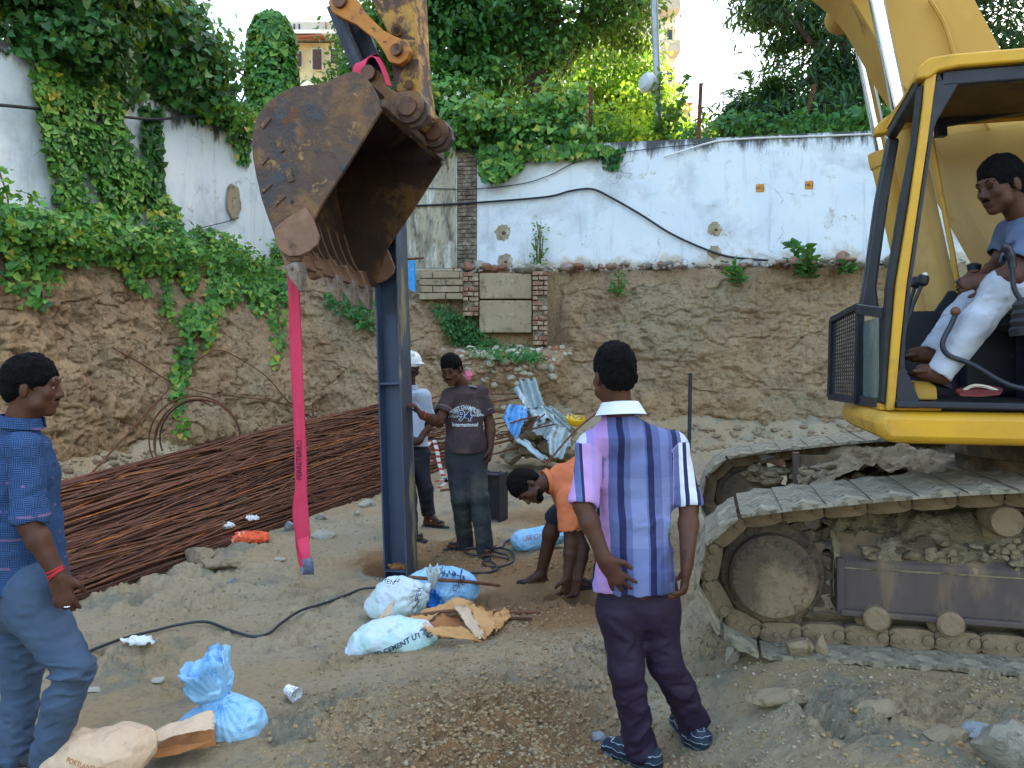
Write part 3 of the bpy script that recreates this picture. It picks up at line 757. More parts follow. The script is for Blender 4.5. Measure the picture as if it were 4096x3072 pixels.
def vine(label, parts, lm, name='climbing_vine', stems=None, cat='vine', group=None, base=None):
    V = parts[0][0]; b = base or (float(V[:, 0].mean()), float(V[:, 1].mean()), float(V[:, 2].min()))
    root = thing(name, b, label, cat, group)
    leaves('foliage', parts, lm, root)
    if stems:
        m = MB()
        for P in stems: m.tube(catmull(P, 5), .012, 5)
        m.build('stem', M_stem, root, True)
    return root
LN = (.93, -.36, .25); rg = np.random.default_rng(11)
wy = lambda x, y: wallY(x)
vine('broad curtain of vines hanging down the left end of the white wall',
     [curtain(5600, [(28, 40), (116, 50), (118, 90), (122, 125), (140, 160), (168, 200), (186, 222), (60, 222), (50, 170), (42, 120), (36, 90), (28, 62)], wy, .10, LN, rg, .3, gapn=.24)], L_ivy,
     stems=[[A(62+d, 60, wallY(62)-.05), A(64-d, 110, wallY(64)-.08), A(60+d, 160, wallY(60)-.06), A(68, 215, wallY(68)-.1)] for d in (-3, 0, 5)])
def heap(label, ells, nc, nl, size, spread, lm, name='climbing_vine', shape=HEART, seed=5, extra=None, stems=None):
    r = np.random.default_rng(seed); p = clumps(ells, nc, nl, size, spread, shape, droop=-1, rg=r, shell=.6)
    if extra: p += extra
    return vine(label, p, lm, name, stems)
heap('dark heap of vines over the wall top at far left', [E_(30, 15, 10.9, 40, 28), E_(80, 30, 11.5, 40, 32), E_(100, -10, 11.5, 50, 30), E_(55, 48, 11.2, 38, 18), E_(10, -30, 10.8, 70, 30), E_(110, 70, 12.2, 16, 30)], 190, 60, .115, .16, L_dark, seed=6)
heap('rounded heap of large leaved vines beside the vine curtain', [E_(160, 40, 13.4, 40, 40), E_(190, 60, 14, 24, 36), E_(170, 80, 13.6, 34, 26), E_(140, 10, 13.2, 32, 28), E_(205, 100, 14.2, 22, 16)], 170, 66, .14, .18, L_dark, seed=7)
heap('sparse vines trailing along the wall top toward the bucket', [E_(215, 112, 14.4, 26, 12), E_(240, 122, 15, 14, 16), E_(185, 108, 14, 20, 8)], 40, 36, .12, .16, L_ivy, seed=8, extra=[curtain(130, [(225, 130), (252, 128), (252, 165), (240, 168)], wy, .11, LN, rg)])
vine('narrow strip of vines hanging from the heap down the white wall', [curtain(620, [(143, 108), (160, 108), (160, 150), (163, 205), (144, 205), (142, 150)], wy, .125, LN, rg, .16)], L_dark,
     stems=[[A(150, 105, wallY(150)-.04), A(151, 150, wallY(151)-.05), A(150, 210, wallY(150)-.05)]])
def covered_pole():
    r = np.random.default_rng(9); c = A(272, 62, 17); P = []; N = []
    n = 2600; t = r.uniform(0, 6.283, n); y = r.uniform(14, 132, n); w = np.interp(y, [14, 22, 40, 110, 132], [6, 17, 23, 26, 24])*17/F
    rad = w*r.uniform(.85, 1.06, n); P = np.stack([c.x+np.cos(t)*rad, 17+np.sin(t)*rad, CZ-(y-HY)*17/F], 1); N = np.stack([np.cos(t), np.sin(t), .35+0*t], 1)
    root = vine('tall rounded pillar completely wrapped in heart shaped vine leaves', [leaf_arrays(P, N, .15, HEART, None, .25, r)], L_ivy, 'vine_covered_pole', base=(c.x, 17, T))
    MB().cyl((c.x, 17, T), (c.x, 17, CZ-(22-HY)*17/F), .3, .24, 12).build('pole', M_bark, root, True)
covered_pole()
tree('feathery shrub with open sprays beside the vine wrapped pillar', A(225, 215, 16.5), [A(228, 150, 16.5), A(226, 90, 16.5)],
     [E_(225, 62, 16.5, 24, 28), E_(235, 95, 16.5, 26, 22), E_(200, 30, 16.6, 26, 24), E_(120, -10, 16, 60, 30)], 60, 34, .13, .22, L_tree, r0=.05, limbs=6, name='shrub', cat='shrub')
tree('leafy shrub in front of the pale apartment block', A(335, 235, 17.5), [A(335, 160, 17.5), A(338, 120, 17.5)],
     [E_(335, 100, 17.5, 22, 25), E_(315, 108, 17.2, 12, 18), E_(352, 60, 17.6, 14, 45), E_(300, 128, 17, 25, 14)], 75, 50, .13, .2, L_tree, r0=.05, limbs=6, name='shrub', cat='shrub')
heap('thick white flowered creeper spilling over the middle of the wall', [E_(455, 110, 16.4, 30, 28), E_(440, 140, 16.2, 22, 18), E_(480, 130, 16.2, 34, 22), E_(530, 140, 16.2, 40, 18), E_(575, 138, 16.2, 30, 15), E_(555, 112, 16.6, 28, 22)], 170, 50, .13, .2, L_ivy, seed=13,
     extra=[curtain(520, [(480, 145), (520, 150), (522, 165), (505, 176), (498, 181), (486, 178), (478, 160)], wy, .13, tuple(wnv), rg, .35), curtain(260, [(520, 148), (615, 145), (612, 152), (560, 158), (525, 160)], wy, .12, tuple(wnv), rg, .2)])
def flowers():
    m = MB(); r = random.Random(3)
    for (x, y) in [(447, 98), (443, 110), (462, 103), (470, 96), (455, 118), (478, 108), (440, 126), (496, 112), (458, 92)]:
        c = A(x+r.uniform(-2, 2), y+r.uniform(-2, 2), 15.72)
        for k in range(5):
            t = k*1.2566; m.add([c, c+Vector((.035*math.cos(t-.4), -.01, .035*math.sin(t-.4))), c+Vector((.05*math.cos(t), -.02, .05*math.sin(t))), c+Vector((.035*math.cos(t+.4), -.01, .035*math.sin(t+.4)))], [(0, 1, 2, 3)])
    m.build('blossom', mat('white_petals', '#E6E8E2'), bpy.data.objects['climbing_vine.004'] if 'climbing_vine.004' in bpy.data.objects else None)
flowers()
vine('small vine sprig dangling over the wall edge beside the thick creeper', [curtain(110, [(585, 150), (625, 148), (622, 160), (612, 172), (604, 160)], wy, .1, tuple(wnv), rg, .12)], L_dark)
for (lab, c, n, s) in [('low yellow green bushes growing just behind the wall under the pole', [E_(612, 130, 16.9, 26, 16), E_(640, 138, 16.8, 22, 9), E_(590, 128, 17.2, 16, 16)], 60, .13),
                       ('low mixed weeds behind the wall below the palm', [E_(735, 132, 16.6, 30, 10), E_(790, 130, 16.4, 40, 12), E_(850, 128, 16.2, 40, 14), E_(690, 138, 16.7, 22, 5)], 80, .15)]:
    r = np.random.default_rng(n); root = thing('shrub', (c[0][0][0], c[0][0][1], T), lab, 'shrub')
    leaves('foliage', clumps(c, n, 38, s, .18, OVAL, rg=r), L_sun if n == 60 else L_weed, root)
def sapling(label, base, top, n, lm, size, spread=.2, name='sapling', lean=0):
    root = thing(name, base, label, 'plant'); m = MB(); r = np.random.default_rng(n+3); b, t = Vector(base), Vector(top); parts = []
    for k in range(max(2, n//40)):
        e = t+Vector(r.normal(0, spread*.6, 3))-Vector((0, 0, (t-b).length*.35*(k % 3)/2)); P = catmull([b, (b+e)/2+Vector(r.normal(0, spread*.2, 3)), e], 8); m.tube(P, .012, 5)
        q = np.array([tuple(p) for p in P])[3:]; pts = q[r.integers(0, len(q), 40)]+r.normal(0, .04, (40, 3)); d = r.normal(0, 1, (40, 3))*np.array([1, 1, .3])+np.array([0, 0, .35])
        parts.append(leaf_arrays(pts+d*.05, np.cross(d, r.normal(0, 1, (40, 3))), size, OVAL, d*1.5, .3, r))
    m.build('stem', M_stem, root, True); leaves('foliage', parts, lm, root)
sapling('slim leafy sapling standing in front of the lamp pole', A(664, 148, 16.4), A(667, 78, 16.4), 240, L_tree, .16, .28)
sapling('small pointed sapling between the rusty angle post and palm', A(720, 148, 16.3), A(724, 122, 16.3), 120, L_tree, .14, .12)
sapling('spindly tall weed growing at the foot of the white wall', WP(538, 271, .25), WP(539, 226, .25), 200, L_ivy, .07, .15, 'tall_weed')
sapling('short bushy weed growing out of the bank under the wall', A(618, 297, 14.25), A(619, 281, 14.2), 160, L_weed, .07, .14, 'bank_weed')
sapling('broad leaved castor weed at the wall foot near the cab', A(802, 276, 14.35), A(800, 253, 14.3), 120, L_weed, .2, .3, 'castor_weed')
sapling('low broad leaved weed on the rubble below the cable', A(742, 285, 14.3), A(740, 272, 14.2), 80, L_weed, .15, .25, 'castor_weed')
sapling('small spindly weed at the far left foot of the wall', A(10, 230, 10.2), A(14, 185, 10.3), 120, L_ivy, .13, .3, 'tall_weed')
sapling('small weed behind the cab front post at the wall foot', A(846, 275, 14), A(852, 254, 14), 60, L_weed, .13, .15, 'bank_weed')
# creeper mound on the ledge and tongues down the bank
from mathutils.kdtree import KDTree
VN, VM = BP[::4, ::4].shape[:2]
VB = BVHTree.FromPolygons([tuple(p) for p in BP[::4, ::4].reshape(-1, 3)], [(i*VM+j, (i+1)*VM+j, (i+1)*VM+j+1, i*VM+j+1) for i in range(VN-1) for j in range(VM-1)])
def bankY(px, py):
    d = Vector(((px-CX)/F, 1, -(py-HY)/F)); h = VB.ray_cast(Vector((0, 0, CZ)), d.normalized(), 40)
    return h[0].y if h[0] is not None else (wallY(px)-.3)
def bankpt(px, py, off=.05):
    Y = bankY(px, py)-off; return A(px, py, Y)
r = np.random.default_rng(21)
ells = []
for k in range(26):
    px = k*12.3-12; Yw = wallY(px)-.55; ells.append((tuple(A(px, 0, Yw)[:2])+(T-.05,), (.5, .5, .13)))
parts = clumps(ells, 420, 40, .08, .2, HEART, droop=-.6, rg=r, shell=.5)
parts.append(curtain(4600, [(-20, 225), (140, 215), (292, 250), (292, 285), (250, 300), (170, 275), (120, 262), (60, 262), (-20, 275)], lambda x, y: bankY(x, y), .085, (.4, -.8, .5), r, .25, gapn=.35))
vine('thick green creeper carpet spilling over the left bank edge', parts, L_ivy, 'creeper')
vine('creeper tongue trailing down the bank left of the pink strap', [curtain(2100, [(115, 262), (200, 262), (292, 270), (290, 300), (262, 310), (225, 300), (215, 320), (212, 345), (196, 358), (184, 350), (178, 325), (160, 300), (130, 285)], bankY, .085, (.3, -.9, .3), r, .22, gapn=.42)], L_ivy, 'creeper')
for (lab, poly, n) in [('thin creeper strand hanging low to the rebar coils', [(176, 345), (196, 345), (190, 372), (184, 400), (188, 435), (180, 440), (174, 400), (172, 370)], 120),
                       ('thin creeper strand beside the pink strap on the bank', [(268, 295), (288, 295), (285, 345), (276, 370), (270, 340)], 90),
                       ('scattered creeper leaves on the far left bank face', [(0, 268), (60, 262), (66, 285), (40, 310), (20, 300), (0, 285)], 90)]:
    V_ = curtain(n, poly, bankY, .10, (.2, -.95, .3), r, .15)
    vine(lab, [V_], L_ivy, 'creeper', stems=[[bankpt((poly[0][0]+poly[1][0])/2, poly[0][1]), bankpt((poly[2][0]+poly[-2][0])/2, (poly[2][1]+poly[-2][1])/2), bankpt(poly[3][0]+1, poly[3][1])]])
vine('dense low green plants sprawling beneath the brick foundation', [curtain(1500, [(430, 302), (445, 308), (462, 316), (476, 322), (478, 335), (500, 345), (530, 350), (545, 358), (520, 362), (508, 354), (500, 360), (470, 350), (452, 338), (440, 322)], bankY, .075, (0, -.8, .6), r, .35, shape=OVAL)], L_weed, 'bank_plants', cat='plants')
vine('green weeds on the bank between bucket teeth and steel column', [curtain(420, [(330, 285), (372, 280), (374, 325), (362, 330), (345, 315), (322, 300)], bankY, .1, (0, -.8, .6), r, .3, shape=OVAL)], L_weed, 'bank_plants', cat='plants')
# ---- buildings
M_bw = mat('pale_render', '#B9B5AA', '#A8A294', .5, .85, 0, [('#8C887E', 1.2, .56, .7)], .2, 3, .03, .2)
M_bwhite = mat('white_render', '#D8D8D2', '#C8C8C0', .6, .8, 0, (), .1, 3, .02)
M_bcream = mat('cream_render', '#C6B98E', '#B8AC86', .6, .85, 0, (), .1, 3, .02)
M_glass = mat('dark_window_glass', '#27364A', '#1D2836', 1, .15, 0, (), 0)
M_tile = mat('clay_tiles', '#9A5A48', '#84503F', 3, .85, 0, (), .4, 12, .05)
M_rust = mat('rusty_iron', '#5A3A2C', '#6E4632', 8, .85, .2, [('#3A2A24', 12, .5, .65), ('#8A5233', 9, .58, .7)], .5, 40, .006)
def building_left():
    Y = 46; root = thing('apartment_building', A(320, 250, Y), 'pale apartment block with barred windows seen behind the vine pillar', 'building'); b = root
    def bx(name, x0, x1, y0, y1, m, d0=0, d1=8, par=None, n=None):
        a, c = A(x0, y1, Y), A(x1, y0, Y); w = MB().box(((a.x+c.x)/2, Y+(d0+d1)/2, (a.z+c.z)/2), (c.x-a.x)/2, (d1-d0)/2, (c.z-a.z)/2); return w.build(name, m, par or b)
    bx('wall', 272, 343, 43, 130, M_bcream); z = A(0, 130, Y).z
    bx('lower_storey', 270, 345, 130, 280, M_bw, -.05)
    bx('white_pier', 344, 349, 28, 130, M_bwhite, -.7, 8); bx('parapet', 280, 349, 24, 35, M_bw, -.3, 0.0); bx('ledge', 278, 350, 35.2, 39, M_bwhite, -.8, 8.2)
    bx('roof_wall', 315, 349, 17, 23.8, M_bwhite, 1, 6)
    for x in (290, 295, 300): bx('vent_slot', x, x+1.6, 26.5, 31.5, M_glass, -.36, -.25)
    a, c = A(281, 45, Y), A(325, 39.5, Y); MB().prism([(a.x, Y-.9, a.z), (c.x, Y-.9, c.z-.15), (c.x, Y+.1, c.z), (a.x, Y+.1, a.z+.4)], (0, 0, .1)).build('awning', M_tile, b)
    for (x0, x1, y0, y1) in [(290, 302, 52, 67), (313, 322, 50, 70), (331, 338.5, 50, 64)]:
        f = bx('window', x0-.8, x1+.8, y0-.8, y1+.8, M_bwhite, -.12, .05); bx('pane', x0, x1, y0, y1, M_glass, -.14, -.06, f); g = MB()
        k = x0+.8
        while k < x1: g.cyl(A(k, y1, Y-.3), A(k, y0, Y-.3), .025, n=5); k += 1.5
        g.build('grille', M_rust, f)
    bx('plinth_block', 292, 316, 88, 103, M_bwhite, -1.2, -.2); bx('drain_pipe', 327.2, 327.9, 20, 38, M_rust, -.45, -.35)
building_left()
def building_far():
    Y = 70; root = thing('tower_block', A(655, 300, Y), 'tall pale tower block behind the lamp pole, washed out by the sky', 'building')
    def bx(name, x0, x1, y0, y1, m, d0=0, d1=10, par=None):
        a, c = A(x0, y1, Y), A(x1, y0, Y); return MB().box(((a.x+c.x)/2, Y+(d0+d1)/2, (a.z+c.z)/2), (c.x-a.x)/2, (d1-d0)/2, (c.z-a.z)/2).build(name, m, par or root)
    bx('wall', 590, 676, -80, 260, M_bwhite)
    for y in (-50, 6, 47, 88): bx('balcony', 640, 677, y, y+11, M_bw, -1.6, -.02)
    for y in (-14, 29, 68):
        w = bx('window', 665, 675, y, y+16, M_bcream, -.1, .02); bx('pane', 667, 672, y+1.5, y+16, M_glass, -.13, -.1, w)
    for k in range(9): bx('railing_bar', 643+k*4, 643.7+k*4, -5, 6, M_rust, -1.55, -1.5)
    r2 = thing('low_house', A(672, 260, 52), 'small cream house with red tiled eave beyond the wall sapling', 'house')
    a = A(645, 260, 52); c = A(691, 109, 52); MB().box(((a.x+c.x)/2, 55, (a.z+c.z)/2), (c.x-a.x)/2, 3, (c.z-a.z)/2).build('wall', M_bcream, r2)
    a, c = A(640, 108, 52), A(693, 104, 51.2); MB().prism([(a.x, 51.2, a.z), (c.x, 51.2, a.z), (c.x, 53, c.z+.3), (a.x, 53, c.z+.3)], (0, 0, .12)).build('roof', M_tile, r2)
    a, c = A(664, 124, 51.95), A(678, 113, 51.95); MB().box(((a.x+c.x)/2, 51.97, (a.z+c.z)/2), (c.x-a.x)/2, .05, (c.z-a.z)/2).build('window', M_bwhite, r2)
building_far()
def shade_blocker():   # unseen tower added on the right to keep sun off the pit
    root = thing('added_shade_tower', (34, 12, T), 'unseen tall pale block added on the right to shade the pit', 'building')
    MB().box((36, 10, T+16), 12, 18, 16).build('wall', M_bw, root)
    for k in range(9):
        MB().box((23.9, 10, T+3+k*3.2), .25, 18.1, .12).build('ledge', M_bwhite, root)
        for j in range(7): MB().box((23.97, -5+j*5, T+1.6+k*3.2), .05, .8, .75).build('window', M_glass, root)
shade_blocker()
# ---- poles and posts behind the wall
M_galv = mat('galvanised_steel', '#A3ABB2', '#8C9499', 6, .5, .4, [('#6E6A62', 4, .58, .7)], .2)
p = thing('lamp_pole', A(662, 215, 16.8), 'leaning galvanised pole with a round white lamp beside the sapling', 'street lamp')
MB().tube([A(662, 215, 16.8), A(656, 50, 16.8), A(652, -60, 16.8)], .075, 10).build('pole', M_galv, p, True)
MB().lathe(A(648, 83, 16.6), (-.8, -.5, .1), [(.05, -.12), (.2, -.05), (.22, .05), (.15, .14), (.0, .16)]).build('lamp_head', mat('lamp_white', '#BFC6CC', '#AEB4BA', 4, .4), p, True)
for (x0, y0, x1, y1, lab) in [(698, 142, 701, 83, 'straight rusty angle iron post standing in the open gap'), (807, 140, 807, 110, 'bent rusty fence post against the dark tree'), (590, 150, 591, 88, 'rusty fence post half hidden in the creepers')]:
    o = thing('fence_post', A(x0, y0, 16.0), lab, 'post', 'rusty posts on the wall'); P = [A(x0, y0+4, 15.98), A(x1, y1, 15.98)]
    if x0 == 807: P = [A(807, 142, 15.9), A(807, 115, 15.9), A(815, 84, 15.85)]
    m = MB()
    for a, b in zip(P, P[1:]): m.bar(a, b, .08, .012).bar(a+Vector((.035, .035, 0)), b+Vector((.035, .035, 0)), .012, .08)
    m.build('angle_iron', M_rust, o)
# ---- cables on the wall
M_cable = mat('black_cable', '#20232A', '#2B2E36', 5, .5)
def cable(name, label, pts, r, m=None, cat='cable', n=6):
    o = MB().tube(catmull(pts, n), r, 7).build(name, m or M_cable, None, True); return tag(o, label, cat)
cable('wall_cable', 'thick black cable peaking on a nail then dropping to the wall foot', [WP(x, y, .06) for x, y in [(395, 208), (412, 206), (470, 203), (545, 197), (570, 191), (592, 189), (612, 198), (640, 214), (670, 233), (700, 247), (726, 256), (750, 259), (790, 262), (815, 265), (850, 272)]], .022)
cable('wall_cable', 'thin cable sagging from the creeper across the white wall', [WP(x, y, .05) for x, y in [(425, 188), (470, 189), (520, 184), (550, 175), (580, 161), (640, 150), (700, 144)]], .009)
cable('wall_cable', 'black cable running through the vine curtain on the left wall', [A(x, y, wallY(x)-.22) for x, y in [(-30, 103), (0, 105), (40, 109), (75, 114), (115, 116), (150, 119), (175, 118), (215, 113)]], .024)
cable('wall_cable', 'thin slack cable low on the wall beside the bucket', [A(x, y, wallY(x)-.1) for x, y in [(200, 228), (235, 219), (262, 206), (300, 195)]], .009)
# ================================================================ EXCAVATOR
M_yel = mat('yellow_paint', '#CC9A22', '#BE9028', 1.5, .38, 0, [('#A07C34', 2.6, .5, .72, .75), ('#5B4733', 16, .66, .72, .8), ('#B98A2E', 1.2, .5, .75, .6), ('#7A6A50', 6, .6, .74, .9)], .3, 30, .004, .4)
M_yel2 = mat('faded_yellow_paint', '#BE9440', '#AD863A', 1.2, .6, 0, [('#7A5C34', 4, .6, .72, .8), ('#4E3B2A', 18, .69, .75, .8), ('#C7A04A', 2, .55, .8, .6)], .2, 40, .003, .4)
M_armp = mat('worn_yellow_paint', '#B98A35', '#8F6C38', 5, .6, .1, [('#4C3B33', 5, .47, .54, .7), ('#6B4A33', 14, .52, .62, .8), ('#3A3438', 3, .58, .66, .6)], .5, 40, .006, .35)
M_link = mat('orange_link_paint', '#B8782A', '#A4672A', 6, .55, .1, [('#4A3A34', 6, .56, .64, .7), ('#6C4A34', 18, .6, .68)], .4, 40, .005)
M_darkst = mat('dark_blue_steel', '#2C303C', '#3A3C46', 4, .5, .5, [('#5B5148', 8, .58, .68)], .3, 40, .004)
M_bucket = mat('worn_bucket_steel', '#5C483C', '#4B3D38', 2.2, .62, .25, [('#836549', 3.4, .5, .62, .92), ('#3F3C40', 2.6, .56, .64, .45), ('#6E4A36', 5.5, .58, .68, .9), ('#A1825C', 9, .6, .66, .95), ('#8D8A8C', 40, .72, .76, .4)], .75, 22, .012, .4)
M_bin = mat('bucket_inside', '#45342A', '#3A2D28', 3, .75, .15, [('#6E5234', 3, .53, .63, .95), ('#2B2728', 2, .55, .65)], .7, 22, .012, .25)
M_cut = mat('cutter_steel', '#7E5E49', '#6D5244', 4, .5, .3, [('#55443C', 7, .58, .68), ('#94745A', 3, .55, .7, .6)], .35, 30, .005, .4)
M_tooth = mat('tooth_steel', '#8A8682', '#6B5D52', 7, .4, .5, [('#7B5B40', 9, .55, .66, .9)], .4, 50, .004)
M_pin = mat('pin_steel', '#5C4033', '#6C4A3A', 9, .6, .3, [('#3C2E28', 12, .56, .68)], .5, 50, .004)
M_chrome = NT('chrome'); M_chrome = M_chrome.done((.75, .77, .8), .12, 1.0)
M_blk = mat('black_frame', '#1A1E2A', '#232733', 5, .45, 0, [('#4A4A48', 9, .62, .74, .7)], .15, 60, .002)
M_rub = mat('black_rubber', '#15171B', '#1E2024', 6, .6)
M_mudst = mat('muddy_steel', '#5E5142', '#4B4238', 4, .85, .1, [('#80705A', 2.5, .48, .6), ('#3A3330', 5, .57, .68, .6), ('#7B5638', 9, .62, .7)], .8, 25, .012, .25)
M_mud = mat('dried_mud', '#857963', '#746852', 3, .95, 0, [('#9C917C', 5, .52, .64), ('#5D5242', 7, .55, .66)], .9, 22, .03, .15)
M_shoe = mat('mud_crusted_shoe', '#8A8270', '#767063', 5, .9, 0, [('#A09883', 8, .5, .62), ('#4C4B4C', 6, .58, .68, .5), ('#686355', 20, .55, .65)], .9, 30, .012, .25)
M_frame = mat('track_frame_steel', '#574D4A', '#4A4242', 3, .7, .1, [('#7E6B54', 2.2, .47, .62, .95), ('#8B7A60', 11, .66, .72, .95)], .4, 30, .006, .3, stretch=(1.6, 1.6, .5))
EX = thing('excavator', UV(-2.0, 5.13, .29), 'muddy yellow crawler excavator with open cab and raised rusty bucket', 'excavator')
US, ZS = -.306, .62
def arc(c, r0, a0, a1, n, rz=None):
    return [(c[0]+r0*math.cos(math.radians(a0+(a1-a0)*i/n)), c[1]+(rz or r0)*math.sin(math.radians(a0+(a1-a0)*i/n))) for i in range(n+1)]
def track_path():
    UI = US-3.45; P = []
    P += arc((US-.02, ZS), .325, 72, -72, 14, .29)          # around the drive sprocket (front of u)
    P += [(US-.5, .365), (US-1.5, .372), (US-2.6, .372), (UI+.3, .365)]
    P += arc((UI, ZS), .28, 270, 90, 12)
    P += [(US-2.9, .965), (US-2.45, 1.01), (US-1.8, 1.015), (US-1.25, 1.035), (US-.98, 1.04), (US-.5, .985)]
    Q = np.array([tuple(p)[:2] for p in catmull([Vector((a, b, 0)) for a, b in P], 10, True)])
    d = np.r_[0, np.cumsum(np.linalg.norm(np.diff(np.vstack([Q, Q[:1]]), axis=0), axis=1))]; n = int(round(d[-1]/.19)); s = (np.arange(n+1)+.35)*d[-1]/n
    Q = np.vstack([Q, Q[:1]]); return np.stack([np.interp(s % d[-1], d, Q[:, i]) for i in (0, 1)], 1), n
def lat(v0, v1): return UV(0, v1, 0)-UV(0, v0, 0)
def track(v0, name_part, full=True):
    """v0 = outer (camera side) edge of the shoes"""
    TP, n = track_path(); S = 1 if full else -1
    vin = v0+.2; vb = v0+.4
    uF = -.607; fr = MB()
    a, b = uF, US-3.2
    prof = [(vin+.0, .47), (vin+.0, .70), (vin+.17, .815), (vb+.0, .70), (vb+.0, .47)]
    fr.prism([UV(a, v, z) for v, z in prof], UV(b, 0, 0)-UV(a, 0, 0))
    fr.mbox(a+.015, a-.02, vin-.018, vin+.19, .46, .72)
    fr.mbox(a, b, vin-.03, vin+.02, .455, .485)
    tf = fr.build(name_part, M_frame, EX, bevel=.008)
    m = MB().mbox(US-.35, uF+.02, vin+.06, vb-.04, .52, .70); m.build('frame_neck', M_mudst, tf)
    # shoes and links
    for i in range(n):
        p, q = TP[i], TP[i+1]; c = (p+q)/2; t = (q-p); L = np.linalg.norm(t); t = t/L; o = np.array([-t[1], t[0]])
        cen = np.array([US-1.7, .68]); 
        if (c-cen)@o < 0: o = -o
        tw = UV(t[0], 0, t[1]); ow = UV(o[0], 0, o[1]); lw = UV(0, 1, 0); cw = UV(c[0], 0, c[1])
        nu, nv = 7, 16; V = []; rg_ = np.random.default_rng(i+int(v0*10))
        gx = np.linspace(-.5, .5, nu); gy = np.linspace(0, .6, nv)
        P = np.array([[x*7+i*3.1, y*22, v0] for x in gx for y in gy]); no = fbm(P, 4, .6)-.5; k = 0
        mud = 1. if o[1] > .3 else .4
        for x in gx:
            for y in gy:
                h = .062+(.012 if abs(abs(x)-.42) < .05 or abs(x) < .05 else 0)+no[k]*.014*mud-(.012*abs(x)*2)*0
                if x < -.4: h -= .012
                ed = (rg_.uniform(-.012, .012)+no[k]*.04)*mud if y in (0, .6) else 0
                w = cw+tw*(x*L*1.06*S)+lw*(v0+y+ed)+ow*h; V.append(w); k += 1
        for x in gx:
            for y in gy: V.append(cw+tw*(x*L*1.02)+lw*(v0+y)+ow*.045)
        N = nu*nv; Fc = [(a_*nv+b_, a_*nv+b_+1, (a_+1)*nv+b_+1, (a_+1)*nv+b_) for a_ in range(nu-1) for b_ in range(nv-1)]
        Fc += [tuple(N+j for j in reversed(f)) for f in Fc]
        rim = [b_ for b_ in range(nv)]+[a_*nv+nv-1 for a_ in range(1, nu)]+[(nu-1)*nv+b_ for b_ in range(nv-2, -1, -1)]+[a_*nv for a_ in range(nu-2, 0, -1)]
        Fc += [(rim[j], N+rim[j], N+rim[(j+1) % len(rim)], rim[(j+1) % len(rim)]) for j in range(len(rim))]
        mb = MB().add(V, Fc); mb.build('track_shoe', M_shoe, tf, True, ang=40)
        lk = MB()
        for vv in (vin-.005, vb-.045):
            out = []
            for k in range(16):
                th = k/16*2*math.pi; x = math.cos(th); y = math.sin(th); x = math.copysign(abs(x)**.6, x)*L*.535; y = math.copysign(abs(y)**.5, y)*.047
                out.append(cw+tw*x+ow*y+lw*vv)
            lk.prism(out, lw*.04)
            for (s0, r0) in ((-.36, .024), (.36, .024)):
                a_ = cw+tw*(s0*L)+lw*(vv-.012); lk.cyl(a_, a_+lw*.02, r0, n=10)
            for s0 in (-.1, .1):
                a_ = cw+tw*(s0*L)+ow*.01+lw*(vv-.006); lk.cyl(a_, a_+lw*.01, .014, n=8)
        lk.cyl(UV(p[0], vin+.02, p[1]), UV(p[0], vb-.03, p[1]), .02, n=8)
        lk.build('track_link', M_mudst, tf, True, ang=35)
    # sprocket
    C = lambda u, z, v: UV(u, v, z)
    g = []; nt = 23
    for k in range(nt*6):
        th = k/(nt*6)*2*math.pi; ph = (k % 6)/6; r = .243+.042*max(0, math.sin(ph*math.pi))**1.5; g.append(C(US+r*math.cos(th), ZS+r*math.sin(th), vin+.05))
    sp = MB().prism(g, lat(0, .05)); sp.build('sprocket', M_mudst, tf)
    fl = MB().lathe(C(US, ZS, vin+.12), UV(0, -1, 0), [(.245, 0), (.245, .085), (.235, .10), (.2, .105), (.2, .17), (.185, .185), (.03, .185)], 40)
    for k in range(22):
        th = k/22*2*math.pi; a_ = C(US+.168*math.cos(th), ZS+.168*math.sin(th), vin-.06); fl.cyl(a_, a_+lat(0, -.014), .012, n=6)
    for k in range(18):
        th = k/18*2*math.pi; a_ = C(US+.225*math.cos(th), ZS+.225*math.sin(th), vin+.02); fl.cyl(a_, a_+lat(0, -.012), .01, n=6)
    fl.build('hub', M_mudst, tf, True, ang=30)
    for u in (-.76, -1.07, -1.47, -1.87, -2.27, -2.67, -3.07):
        r_ = MB().lathe(C(u, .455, vin+.1), UV(0, -1, 0), [(.03, 0), (.085, .01), (.088, .07), (.08, .08), (.06, .085), (.058, .14), (.045, .15), (.01, .15)], 20); r_.build('track_roller', M_mudst, tf, True, ang=30)
    for u in (-1.302, US-2.45):
        z = .928 if u > -2 else .9
        MB().lathe(C(u, z, vin+.16), UV(0, -1, 0), [(.03, 0), (.075, .02), (.078, .12), (.07, .135), (.072, .17), (.065, .185), (.01, .187)], 20).build('carrier_roller', M_mudst, tf, True, ang=30)
        MB().mbox(u+.05, u-.05, vin+.14, vin+.2, .7, z).build('roller_bracket', M_mudst, tf)
    MB().lathe(C(US-3.45, ZS, vin+.2), UV(0, -1, 0), [(.05, 0), (.24, .02), (.25, .1), (.2, .12), (.12, .18), (.05, .19)], 28).build('idler', M_mudst, tf, True, ang=30)
    # dried mud on the sloping top of the frame
    mu = MB(); rr = random.Random(int(v0*9))
    for k in range(110):
        u = rr.uniform(uF-.05, US-2.6); v = vin+rr.uniform(.02, .33); z = .70+.11*min(1, (v-vin)/.17) if v < vin+.17 else .815-.08*(v-vin-.17)/.2
        mu.rock(UV(u, v, z+.012), rr.uniform(.012, .045)+(.03 if k % 17 == 0 else 0), k+int(v0), (1.3, 1, .5), 2, .45)
